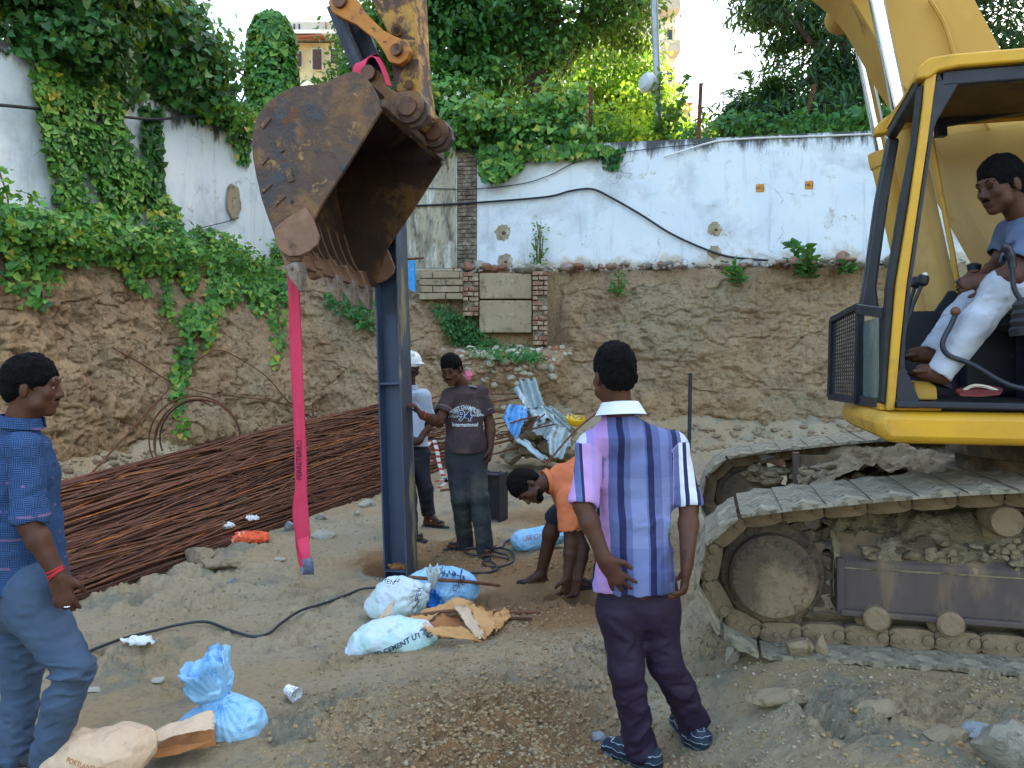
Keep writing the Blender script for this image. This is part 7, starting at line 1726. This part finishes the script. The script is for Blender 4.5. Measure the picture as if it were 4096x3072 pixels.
yh = mat('yellow_helmet_plastic', '#E0B80E', '#D4A90C', 4, .35, 0, (), 0)
MB().lathe(S5(700, 300, 10.9), (-.1, .25, -1), [(.125, -.005), (.135, .0), (.13, .03), (.115, .07), (.08, .10), (.03, .115), (.005, .117), (.02, .11), (.075, .095), (.108, .065), (.122, .02), (.121, .0)], 28).build('shell', yh, hm, True)
MB().prism([S5(735, 280, 10.85), S5(765, 285, 10.8), S5(768, 300, 10.8), S5(750, 325, 10.82), S5(735, 325, 10.85)], (0, .02, 0)).build('peak', yh, hm)
m = MB(); c = S5(700, 300, 10.82); m.tube(catmull([c+Vector((-.08, 0, .03)), c+Vector((-.05, -.03, .05)), c+Vector((0, 0, .0)), c+Vector((.06, -.03, .03)), c+Vector((.08, 0, .0)), c+Vector((0, -.02, -.05)), c+Vector((-.07, 0, -.02))], 4, True), .012, 6, closed=True); m.build('headband', mat('helmet_strap', '#B8AE98', '#8F8672'), hm, True)
# ---- bags
def bagmat(name, c1, c2, spots=()):
    t = NT(name); g = t.co(); o = t.sep(g); col = t.mix(t.ramp(t.noise(g, 6, 5), [(.35, 0.), (.65, 1.)]), rgb(c1), rgb(c2))
    for s in spots: col = t.mix(t.ramp(t.noise(t.vec(g, loc=(3, 1, 8)), s[1], 6, .7), [(s[2], 0.), (s[3], 1.)]), col, rgb(s[0]))
    w = t.math('ADD', t.math('SINE', t.math('MULTIPLY', t.math('ADD', o[0], o[1]), 900.)), t.math('SINE', t.math('MULTIPLY', o[2], 900.)))
    h = t.math('ADD', t.math('MULTIPLY', w, .15), t.noise(t.vec(g, (1, 1, 1)), 30, 6, .7)); return t.done(col, .5, 0, t.bump(h, .5, .006), .4)
M_bb = bagmat('light_blue_woven_sack', '#74B0E0', '#9CC8E8', [('#4F8AC4', 5, .6, .7), ('#8E8876', 9, .68, .76)])
M_bw = bagmat('white_green_sack', '#C3CCDC', '#B9D6CF', [('#8E8C80', 5, .6, .72)]); M_bw3 = bagmat('white_cement_sack', '#C9D3E4', '#A9D4D0', [('#8E8C80', 6, .6, .72)])
M_ink = mat('sack_ink', '#3C5063', '#2E3C4C', 60, .8); M_tie = mat('blue_tie', '#1F6FC8', '#3C93E0', 30, .7); M_navyt = mat('navy_tie', '#142E86', '#1D3C9C', 30, .7)
def sack(name, label, c, R, ells, m, vox=.006, wr=.022, dirn=(1, 0, 0), focus=None, group=None, sc=9):
    root = thing(name, (c.x, c.y, gz(c.x, c.y)), label, 'sack', group); s = SDF(vox)
    for (q, r, k, Rm) in ells: s.ell(c+Vector(q), r, k, Rm)
    fo = np.array(c+Vector(focus)) if focus is not None else None
    def disp(p):
        a = fbm(p*sc, 4); d = -(1-np.abs(a-.5)*6).clip(0, 1)*wr*.6+(fbm(p*4.5+3, 2)-.5)*wr*1.2
        if fo is not None:
            v = p-fo; L = np.linalg.norm(v, axis=1)+1e-6; th = np.arctan2(v[:, 2], v[:, 0]+.3*v[:, 1]); d = d+np.sin(th*22+a*6)*.007*np.exp(-L/.14)
        return d
    V, Q = s.mesh(disp); V = smooth_mesh(V, Q, 1, .35); V[:, 2] = np.maximum(V[:, 2], gh(V[:, 0], V[:, 1], False)-.02)
    o = mk('bag', V, Q, m, root, True); bv = BVHTree.FromPolygons([tuple(Vector(v.co)+WL[o.name]) for v in o.data.vertices], [tuple(p.vertices) for p in o.data.polygons]); return root, o, bv
def rot(az, tilt=0): 
    a = Matrix.Rotation(az, 3, 'Z') @ Matrix.Rotation(tilt, 3, 'Y'); return [[a[i][j] for j in range(3)] for i in range(3)]
def frill(name, c, ax, r0, r1, L, m, parent, n=44, amp=.3, seed=0, th=.003):
    ax = Vector(ax).normalized(); x, y = frame_of(ax); V = []; Fc = []; rr = random.Random(seed); ph = [rr.uniform(0, 6) for _ in range(4)]
    for i in range(9):
        t = i/8; r = r0+(r1-r0)*t**.8
        for k in range(n):
            a = k/n*6.283; q = r*(1+amp*t**.3*(.5*math.sin(7*a+ph[0])+.4*math.sin(11*a+ph[1]+t)+.3*math.sin(17*a+ph[2]))); V.append(Vector(c)+ax*(L*t*(1+.10*math.sin(5*a+ph[3])*t+rr.uniform(-.05, .05)*(t > .95)))+(x*math.cos(a)+y*math.sin(a))*q)
    for i in range(8):
        for k in range(n): Fc.append((i*n+k, i*n+(k+1) % n, (i+1)*n+(k+1) % n, (i+1)*n+k))
    o = mk(name, V, Fc, m, parent, True); s = o.modifiers.new('t', 'SOLIDIFY'); s.thickness = th; return o
def knot(c, ax, r, m, parent, name='tie'):
    ax = Vector(ax).normalized(); x, y = frame_of(ax); mb = MB(); 
    P = [Vector(c)+(x*math.cos(a)+y*math.sin(a))*r*(1+.05*math.sin(a*1.3))+ax*(a/40*.05+.004*math.sin(a*3)) for a in np.linspace(0, 25, 90)]; mb.tube(P, .006, 6); return mb.build(name, m, parent, True)
c = A(443, 586, 5.32); r_, o_, bv = sack('blue_sandbag', 'plump light blue sandbag behind the white one at the column foot', c, 0, [((0, 0, 0), (.225, .17, .125), .03, rot(.1, .0)), ((-.15, 0, .04), (.10, .08, .06), .05, rot(0, -.3)), ((.03, 0, -.04), (.2, .17, .12), .04, None)], M_bb, focus=(-.02, -.16, -.07))
textmesh('lettering', 'GRADE', .055, A(452, 580, 5.1), (1, 0, -.15), (0, 0, 1), M_ink, o_, 'CENTER', bvh=bv, off=.002); textmesh('lettering', 'OPC', .045, A(459, 591, 5.1), (.9, 0, .5), (-.3, 0, 1), M_ink, o_, 'CENTER', bvh=bv, off=.002)
frill('neck', A(437, 598, 5.12), (-.35, -.8, .0), .012, .06, .05, M_tie, r_, seed=4); knot(A(437, 598, 5.14), (-.35, -.8, 0), .018, M_tie, r_)
frill('torn_top', A(432, 590, 5.12), (.1, -.2, 1), .014, .045, .15, bagmat('frayed_white_sack', '#C9CFD6', '#AFC7BE'), r_, seed=9)
c = A(397, 599, 5.0); r_, o_, bv = sack('white_sandbag', 'full white and green cement sack at the column foot with its neck folded right', c, 0, [((0, 0, 0), (.165, .14, .13), .03, None), ((-.02, 0, -.05), (.18, .15, .10), .05, None), ((.11, -.02, .055), (.09, .07, .05), .05, rot(0, .5))], M_bw, focus=(.19, -.03, .07))
textmesh('lettering', 'CEMENT', .040, A(386, 583, 4.8), (1, 0, -.25), (.2, 0, 1), M_ink, o_, 'CENTER', bvh=bv, off=.002); textmesh('lettering', 'SUPER', .045, A(418, 604, 4.8), (.25, 0, 1), (-1, 0, .25), M_ink, o_, 'CENTER', bvh=bv, off=.002); knot(A(425, 587, 4.97), (1, 0, -.1), .022, M_bw, r_)
c = A(392, 638, 4.5); r_, o_, bv = sack('cement_sack', 'white and pale green printed cement sack lying lowest under the torn paper', c, 0, [((0, 0, .01), (.22, .15, .10), .03, rot(0, -.12)), ((-.17, -.02, -.06), (.11, .07, .045), .07, rot(0, -.45)), ((-.255, -.03, -.10), (.04, .025, .02), .05, None), ((.12, 0, -.01), (.14, .13, .08), .05, None)], M_bw3, focus=(-.27, -.03, -.11), sc=7)
textmesh('lettering', 'LIMED CEMENT UTTUG', .04, A(398, 651, 4.3), (1, 0, .42), (-.35, 0, 1), M_ink, o_, 'CENTER', bvh=bv, off=.002, bold=.001)
c = A(540, 538, 6.75); r_, o_, bv = sack('blue_sandbag', 'light blue sandbag lying alone beside the bending man', c, 0, [((0, 0, 0), (.2, .13, .085), .03, rot(0, -.15)), ((-.13, 0, -.02), (.11, .11, .08), .05, None), ((.17, 0, .03), (.08, .09, .06), .05, None)], M_bb, focus=(.25, 0, .05))
textmesh('lettering', 'USE ONLY', .05, A(537, 542, 6.5), (1, 0, .2), (-.2, 0, 1), mat('red_sack_ink', '#9A4A52'), o_, 'CENTER', bvh=bv, off=.002)
c = A(222, 722, 3.45); r_, o_, bv = sack('blue_sandbag', 'light blue sandbag tied with navy cord beside the paper sack', c, 0, [((.02, 0, -.01), (.15, .12, .095), .03, None), ((.12, 0, -.01), (.07, .10, .09), .04, None), ((-.1, 0, -.03), (.09, .1, .07), .05, None), ((-.0, 0, .07), (.05, .05, .05), .05, None)], M_bb, focus=(0, -.02, .12), sc=8)
frill('bag_neck', A(224, 701, 3.45), (-.45, -.15, 1), .02, .105, .20, M_bb, r_, 60, .22, 3); knot(A(225, 700, 3.45), (-.3, 0, 1), .024, M_navyt, r_)
s = SDF(.006); s.ell(A(208, 684, 3.45), (.085, .07, .07), .03); s.ell(A(212, 672, 3.45), (.07, .06, .06), .04); s.ell(A(214, 664, 3.44), (.03, .04, .04), .04); V, Q = s.mesh(lambda p: -(1-np.abs(fbm(p*14, 4)-.5)*6).clip(0, 1)*.02+(fbm(p*30, 2)-.5)*.01); mk('crumpled_mouth', V, Q, M_bb, r_, True)
# ---- paper sacks
def paper(name, c1, c2):
    t = NT(name); g = t.co(); col = t.mix(t.ramp(t.noise(g, 5, 6, .7), [(.35, 0.), (.65, 1.)]), rgb(c1), rgb(c2)); col = t.mix(t.ramp(t.noise(g, 11, 5), [(.62, 0.), (.72, .6)]), col, rgb('#7A5E40'))
    v = t.n.new('ShaderNodeTexVoronoi'); v.feature = 'DISTANCE_TO_EDGE'; v.inputs['Scale'].default_value = 16; t.link(g, v.inputs['Vector'])
    return t.done(col, .8, 0, t.bump(t.math('ADD', v.outputs[0], t.noise(g, 25, 5)), .55, .012), .2)
M_pap = paper('brown_kraft_paper', '#BC9262', '#A87E50'); M_pap2 = paper('pale_kraft_paper', '#C4AC94', '#B89E84'); M_papi = paper('kraft_inside', '#9A6840', '#8A5A36')
def C1(cx, cy, Y): return A(325+cx*.0961, 537.5+cy*.0961, Y)
ps = thing('torn_paper_sack', C1(1300, 1120, 4.55), 'torn brown paper cement sack lying open beside the sandbags', 'paper sack')
for k, (nm, c, m, am) in enumerate([('flap', [(540, 900, 4.5), (620, 830, 4.55), (1010, 880, 4.6), (720, 1065, 4.4)], M_pap, .03), ('flap', [(560, 860, 4.6), (745, 665, 4.65), (700, 790, 4.6), (600, 880, 4.55)], M_pap2, .015),
        ('flap', [(620, 830, 4.62), (900, 830, 4.75), (1180, 740, 4.8), (1010, 890, 4.62)], M_pap, .03), ('rim', [(1000, 900, 4.5), (1100, 940, 4.45), (1440, 960, 4.42), (1060, 1005, 4.4)], M_pap2, .02),
        ('rim', [(1010, 950, 4.42), (1440, 955, 4.42), (1640, 1110, 4.38), (1110, 1030, 4.38)], M_pap, .025), ('inside', [(1020, 880, 4.62), (1370, 740, 4.95), (1620, 1050, 4.5), (1120, 960, 4.5)], M_papi, .04),
        ('back', [(900, 830, 4.85), (1380, 650, 5.0), (1560, 700, 4.95), (1180, 830, 4.85)], M_pap, .03), ('band', [(1360, 745, 4.75), (1480, 725, 4.72), (1660, 990, 4.45), (1600, 1100, 4.38)], M_pap2, .02),
        ('side', [(1380, 640, 4.95), (1560, 660, 4.9), (1720, 820, 4.75), (1470, 735, 4.75)], M_pap, .04), ('side', [(1480, 725, 4.72), (1720, 820, 4.7), (1760, 1000, 4.5), (1640, 1100, 4.4)], M_pap, .04), ('crumple', [(1680, 860, 4.65), (1860, 790, 4.8), (1910, 880, 4.75), (1760, 1040, 4.5)], M_pap, .05)]):
    patch(nm, [C1(*q) for q in c], (18, 18), m, ps, 0, am, 30+k, 1, .003, .008, 7.)
m = MB()
for (a, b, w) in [((1480, 850), (1530, 880), .03), ((1570, 960), (1620, 990), .025), ((1590, 1040), (1640, 1000), .02), ((1540, 1090), (1580, 1060), .02), ((640, 780), (680, 740), .02)]:
    Y = 4.36 if a[0] > 1000 else 4.5; m.bar(C1(a[0], a[1], Y), C1(b[0], b[1], Y), w, .002)
def S2(cx, cy, Y): return A(25+cx*.1356, 625+cy*.1356, Y)
s = SDF(.006); c = S2(540, 960, 3.05); s.ell(c, (.17, .12, .085), .03, rot(0, .1)); s.ell(c+Vector((-.14, 0, -.02)), (.12, .09, .055), .05, rot(0, -.4)); s.ell(c+Vector((.09, .02, .015)), (.12, .10, .08), .05); s.ell(c+Vector((-.225, -.01, .01)), (.035, .03, .03), .04)
V, Q = s.mesh(lambda p: -(1-np.abs(fbm(p*8, 4)-.5)*7).clip(0, 1)*.014+(fbm(p*20, 2)-.5)*.004)
V[:, 2] = np.maximum(V[:, 2], gh(V[:, 0], V[:, 1], False)-.02)
r_ = thing('paper_sack', (c.x, c.y, gz(c.x, c.y)), 'pale brown paper cement sack crumpled at the bottom left with faded print', 'paper sack'); o_ = mk('bag', V, Q, M_pap2, r_, True)
bv = BVHTree.FromPolygons([tuple(Vector(v)) for v in V], [tuple(int(i) for i in q) for q in Q]); inkp = mat('faded_brown_ink', '#A8744E', '#9E6C48', 50, .9)
for k, tx in enumerate(['PORTLAND CEMENT', 'KEEP DRY', 'USE FULLY', 'NET MASS 50 KG']): textmesh('lettering', tx, .022, c+Vector((-.06, -.2, .035-.034*k)), (1, 0, -.28), (.28, 0, 1), inkp, o_, 'LEFT', bvh=bv, off=.0015)
for k, (nm, cc, m, am) in enumerate([('mouth', [(840, 880, 3.1), (1000, 760, 3.2), (1385, 645, 3.25), (1400, 790, 3.2)], M_pap2, .02), ('inside', [(900, 930, 3.15), (1040, 800, 3.3), (1390, 650, 3.3), (1410, 880, 3.2)], M_papi, .03), ('inside', [(880, 1000, 3.12), (900, 920, 3.15), (1405, 860, 3.2), (1120, 970, 3.15)], M_papi, .02), ('fold', [(830, 860, 3.08), (905, 880, 3.06), (900, 940, 3.06), (860, 960, 3.06)], M_pap2, .01)]):
    patch(nm, [S2(*q) for q in cc], (16, 16), m, r_, 0, am, 60+k, 1, .003, .004, 7.)
# ---- cup, cloths, papers, tape
cp = thing('paper_cup', G(295, 700), 'small white patterned paper cup lying on its side', 'cup'); q = G(291, 699, .035); ax = Vector((.8, -.55, -.2)).normalized()
t = NT('printed_cup'); t.done(t.mix(t.ramp(t.noise(t.co(), 75, 2), [(.56, 0.), (.6, 1.)]), rgb('#D9DBDC'), rgb('#7C8496')), .5)
MB().lathe(q-ax*.03, ax, [(.001, 0), (.024, 0), (.035, .068), (.037, .07), (.034, .069), (.023, .004), (.001, .004)], 24).build('cup_body', t.m, cp, True)
M_or = mat('orange_cloth', '#D8603A', '#C9502F', 9, .85, 0, [('#E8D8C8', 6, .6, .64), ('#5A3024', 10, .62, .68)]); M_wp = mat('white_plastic', '#CDD2D6', '#B9BFC4', 8, .5, 0, [('#8E8878', 9, .6, .7)])
def rag(name, label, cat, c, r, m, seed, sq=(1.4, 1, .35)):
    s = SDF(.006); s.ell(c, (r*sq[0], r*sq[1], r*sq[2]), .01); V, Q = s.mesh(lambda p: (np.abs(fbm(p*12+seed, 4)-.5)-.07)*.22*1.0, pad=.06)
    o = mk(name, V, Q, m, None, True); return tag(o, label, cat)
rag('orange_rag', 'crumpled orange and white rag at the foot of the bar pile', 'rag', G(249, 541, .035), .13, M_or, 3); rag('white_litter', 'torn white plastic scrap resting on the bar pile above the orange rag', 'litter', A(223, 525, 7.15), .075, M_wp, 8)
rag('white_litter', 'smaller white plastic scrap on the bars near the pink sling', 'litter', A(251, 518, 7.3), .045, M_wp, 11); rag('grey_rag', 'dusty grey plastic caught above the bar pile beside the coil', 'litter', A(180, 458, 9.3), .10, mat('grey_plastic', '#8C8F92', '#75797C'), 21); rag('blue_scrap', 'small light blue plastic scrap lying on the wall foot', 'litter', WP(501, 274, .35), .13, M_bb, 13)
rag('white_litter', 'white plastic scrap on the ground right of the left man', 'litter', G(139, 642, .01), .05, M_wp, 17, (1.6, .7, .2)); rag('pink_scrap', 'thin pink plastic scrap on the bank by the brick rubble', 'litter', A(468, 376, 13.6), .09, mat('pink_plastic', '#C46A86'), 23, (.8, .5, 1.))
t = NT('barrier_tape'); t.done(t.mix(t.ramp(t.math('SINE', t.math('MULTIPLY', t.sep(t.co())[2], 90.)), [(.4, 0.), (.5, 1.)]), rgb('#D5D8DC'), rgb('#B2323C')), .5)
tp_ = thing('barrier_tape', A(440, 488, 8.7), 'tangled red and white barrier tape hanging from the bars by the brown shirt', 'barrier tape')
for P in ([(431, 440), (427, 448), (428, 457), (431, 461)], [(434, 440), (437, 450), (439, 462), (443, 475), (448, 483)], [(430, 486), (436, 489), (444, 484), (447, 478), (440, 480), (432, 483)]):
    P = catmull([A(x, y, 8.7) for x, y in P], 5); V = [p+Vector((d*.022, 0, 0)) for p in P for d in (-1, 1)]; V2 = [v+Vector((0, .004, .0)) for v in V]; m = MB(); n = len(V)
    m.add(V+V2, [(2*i, 2*i+1, 2*i+3, 2*i+2) for i in range(len(P)-1)]+[(n+2*i, n+2*i+2, n+2*i+3, n+2*i+1) for i in range(len(P)-1)]); m.build('strip', t.m, tp_)
# ---- cables and rope on the ground
def G2(px, py, up):
    Y = CZ*F/(py-HY)
    for _ in range(14): X = (px-CX)*Y/F; z = float(gh(np.array([X]), np.array([Y]), False)[0]); Y = .5*Y+.5*(CZ-z)*F/(py-HY)
    return Vector(((px-CX)*Y/F, Y, z+up))
def gpath(pts, up):
    P = [G2(q.x, q.y, up) for q in catmull([(x, y, 0) for x, y in pts], 5)]; Z = [q.z for q in P]; n = len(P)
    for i in range(n): w = Z[max(0, i-7):i+8]; P[i].z = sum(w)/len(w)+.010
    return P
cable('ground_cable', 'black cable snaking across the ground from the left man to the sandbags', gpath([(-20, 692), (20, 679), (40, 672), (60, 667), (93, 653), (125, 642), (156, 634), (182, 628), (207, 626), (232, 634), (253, 640), (269, 637), (281, 627), (300, 614), (325, 606), (347, 598), (363, 592), (385, 590)], .012), .009, n=2)
C1p = lambda L: [(325+a*.0961, 537.5+b*.0961) for a, b in L]
cable('ground_cable', 'tangled black cable coiled at the feet of the man in brown', gpath(C1p([(1500, 410), (1700, 395), (1785, 360), (1770, 310), (1700, 272), (1640, 290), (1680, 335), (1800, 340), (1900, 310), (1965, 255), (1950, 195), (1890, 155), (1780, 135), (1600, 130), (1450, 160), (1500, 205), (1650, 215), (1800, 235), (1905, 248), (1890, 215), (1800, 190), (1730, 165), (1800, 140), (1850, 135), (1880, 65), (1950, 35), (2050, 75), (2150, 105), (2260, 125)]), .014), .009, n=2)
cable('ground_cable', 'thin dark cable lying beside the far track end', gpath([(640, 492), (690, 489), (710, 485), (731, 477)], .02), .012)
cable('rope', 'frayed pale rope on the ground by the far track', gpath([(690, 497), (700, 492), (712, 495), (698, 500), (708, 502), (722, 499)], .02), .012, mat('pale_rope', '#B8A98A', '#A39474', 30, .9), 'rope')
# ---- rocks
for i, (x, y, r, m, lab, sq) in enumerate([(600, 742, .045, M_rkb, 'pale blue grey stone by the striped shirt man\'s left shoe', (1.2, 1, .8)), (1012, 766, .10, mat('rough_grey_stone', '#8C877A', '#787368', 6, .95, 0, [('#A19C90', 9, .56, .66), ('#5C584E', 14, .58, .68)], 1., 25, .02, .1), 'large pale stone in the bottom right corner', (1.2, 1, 1)), (732, 662, .045, M_rk, 'upright pale clod against the near track end', (.9, .8, 1.3)),
        (200, 562, .13, M_clod, 'brown clay lump at the pile foot right of the left man', (1.3, 1, .7)), (219, 568, .11, M_clod, 'long brown clay lump under the orange rag', (1.6, 1, .6)), (196, 553, .09, M_clod, 'small clay lump topping the group below the bar pile', (1, 1, .7)), (323, 537, .10, M_rk, 'pale broken stone right of the pink sling', (1.3, 1, .7)), (322, 519, .07, M_rk, 'pale stone above the broken one beside the sling', (1, 1, .8)),
        (291, 530, .07, M_rkb, 'bluish stone just left of the pink sling', (.9, 1, 1)), (233, 580, .05, M_rkb, 'dark blue grey pebble below the clay lumps', (1, 1, .7)), (279, 560, .05, M_rk, 'flat round pale stone left of the sling end', (1.4, 1, .3)), (366, 506, .09, M_rk, 'pale lump at the pile foot left of the column', (1.3, 1, .7)), (347, 500, .07, M_rk, 'small pale lump between sling and column', (1, 1, .7)), (358, 515, .05, M_rk, 'tiny pale lump nearest the column foot pile', (1, 1, .7)),
        (800, 655, .07, M_clod, 'broken clay lump pushed up in front of the near track', (1.2, .8, 1)), (822, 656, .055, M_clod, 'leaning clay slab beside the broken lump at the track', (.7, .6, 1.3)), (979, 736, .05, M_rkb, 'angular grey stone near the bottom right corner', (1.3, 1, .8)), (958, 742, .045, M_clod, 'brown stone left of the angular grey one', (1, 1, .8)), (940, 738, .06, M_clod, 'dark clod half buried near the bottom right', (1.3, 1, .6)),
        (158, 682, .035, M_rk, 'small stone between left man and blue sandbag', (1.2, 1, .6)), (87, 691, .05, M_rk, 'flat pale disc of mortar behind the left man\'s knee', (1.5, 1, .2)), (888, 712, .07, M_clod, 'low clod on the ground below the track middle', (1.6, 1, .5)), (780, 700, .08, M_clod, 'cracked clay ridge right of the striped man\'s shoe', (2., .8, .4))]):
    g = G(x, y); tag(MB().rock(g+Vector((0, 0, r*.35*sq[2])), r, i*5+2, sq, 3, .38).build('stone', m, None, True, ang=28), lab, 'stone', 'loose stones on the pit floor')
# ---- gravel and crumbs
def scatter(name, label, n, fpos, r0, r1, m, seed, lvl=1, rough=.3, sink=.2):
    rg = np.random.default_rng(seed); v, f = ico(lvl); P = fpos(n, rg); n = len(P); r = r0+(r1-r0)*rg.random(n)**4
    var = [chip(v*(1+rough*(fbm(v*1.6+k*9.1, 2)[:, None]-.5)*2), k+seed, 9)*(1+.3*(fbm(v*5+k*2.1, 2)[:, None]-.5)) for k in range(16)]; V = []; Q = []; k0 = len(v)
    for i in range(n):
        a = rg.uniform(0, 6.283); c, s = math.cos(a), math.sin(a); q = var[i % 16]*np.array([rg.uniform(.8, 1.4), 1, rg.uniform(.5, .9)])*r[i]
        q = np.stack([q[:, 0]*c-q[:, 1]*s, q[:, 0]*s+q[:, 1]*c, q[:, 2]], 1); V.append(q+P[i]+np.array([0, 0, r[i]*sink])); Q.append(f+i*k0)
    o = mk(name, np.concatenate(V), np.concatenate(Q), m, None, False, attrs={'rnd': np.repeat(rg.random(n), k0)}); return tag(o, label, kind='stuff')
def gravmat(name, cols):
    t = NT(name); col = t.ramp(t.attr('rnd', 'Fac'), [(i/(len(cols)-1), rgb(c)) for i, c in enumerate(cols)]); col = t.mix(t.ramp(t.noise(t.co(), 35, 4), [(.4, 0.), (.7, .5)]), col, rgb('#6E6352')); return t.done(col, .92, 0, t.bump(t.noise(t.co(), 120, 3), .5, .004), .2)
def onground(n, rg, f):
    x, y = f(n, rg); return np.stack([x, y, gh(x, y)], 1)
def persp(n, rg):
    y = 1287/ (1287/1.9-(1287/1.9-1287/13)*rg.random(n)) ; x = rg.uniform(-.68, .68, n)*y; k = fbm(np.stack([x, y, 0*x], 1)*1.1+4, 3)+rg.uniform(-.15, .15, n) > .47; return x[k], y[k]
scatter('gravel', 'grey and tan gravel strewn over the pit floor', 42000, lambda n, rg: onground(n, rg, persp), .002, .014, gravmat('gravel_mix', ['#8E846E', '#9B907A', '#827866', '#A89E8A', '#8E7C5E', '#938872']), 5)
def mound(cx, cy, s): return lambda n, rg: (rg.normal(cx, s[0], n), rg.normal(cy, s[1], n))
def clods(n, rg):
    X = []; Yy = []
    for (a, b, s, w) in [(-.1, 3.35, .42, .35), (.2, 2.75, .45, .2), (.6, 6., .3, .10), (.1, 4.6, .4, .1), (-.3, 6.6, .35, .08), (2.1, 2.5, .5, .17)]: k = int(n*w); X.append(rg.normal(a, s, k)); Yy.append(rg.normal(b, s*.8, k))
    return np.concatenate(X), np.clip(np.concatenate(Yy), 1.8, 9)
scatter('soil_crumbs', 'crumbled brown soil clods in the dug up patches', 24000, lambda n, rg: onground(n, rg, clods), .0025, .015, gravmat('crumb_mix', ['#8C7555', '#80694C', '#937C5C', '#89775A', '#958468']), 9, 2, .6, 0.)
def foot(n, rg):
    t = rg.integers(0, BN, n); b = bp[t]; d = (tp[t]-bp[t]); d = d/np.linalg.norm(d, axis=1)[:, None]; q = rg.exponential(.45, n)-.1; p = b-d*q[:, None]; return p[:, 0], p[:, 1]
scatter('bank_rubble', 'fallen soil lumps and stones along the foot of the bank', 4200, lambda n, rg: onground(n, rg, foot), .01, .09, gravmat('bank_crumbs', ['#85705A', '#94816A', '#786650', '#8E8270']), 12, 2, .6, 0.)
def ledge(n, rg):
    x = rg.uniform(-1.2, 8, n); yw = np.array([15.857-.168*q for q in x]); y = yw-rg.uniform(.05, .9, n); return np.stack([x, y, BANKTOP+0*x+rg.uniform(-.02, .06, n)], 1)
scatter('wall_foot_rubble', 'broken stones and brick bits lying along the foot of the white wall', 520, ledge, .03, .17, gravmat('rubble_mix', ['#8E8A84', '#A7A29A', '#8A5B48', '#77726C', '#B9B8B4']), 14, 2, .4, .3)
def pale(n, rg):
    px = rg.normal(510, 28, n); py = 345+rg.gamma(2., 7, n); Y = np.array([bankY(a, b) for a, b in zip(px, py)]); return np.stack([(px-CX)*Y/F, Y, CZ-(py-HY)*Y/F], 1)
scatter('pale_rubble', 'pale weathered stone rubble sticking out below the brick foundation', 420, pale, .02, .12, gravmat('pale_mix', ['#A8A28E', '#BDB8A8', '#8E8874', '#9A6650']), 15, 2, .4, 0)

# flip-flops and mat on the cab floor
o = thing('flip_flop', M(985, 396, 3.95), 'red soled flip flop with a pale strap on the cab floor', 'slipper')
MB().prism([M(x, y, v) for x, y, v in [(955, 392, 3.95), (966, 389, 4.0), (990, 388, 4.0), (1003, 391, 3.97), (1000, 395, 3.9), (980, 397, 3.88), (960, 396, 3.9)]], (0, 0, .012)).build('sole', mat('red_rubber', '#7A3434', '#6A2C2E'), o)
MB().tube(catmull([M(962, 392, 3.95), M(972, 386, 3.95), M(985, 386.5, 3.95), M(1000, 392, 3.95)], 5), .008, 6).build('strap', mat('pale_strap', '#C9C2B4'), o, True)
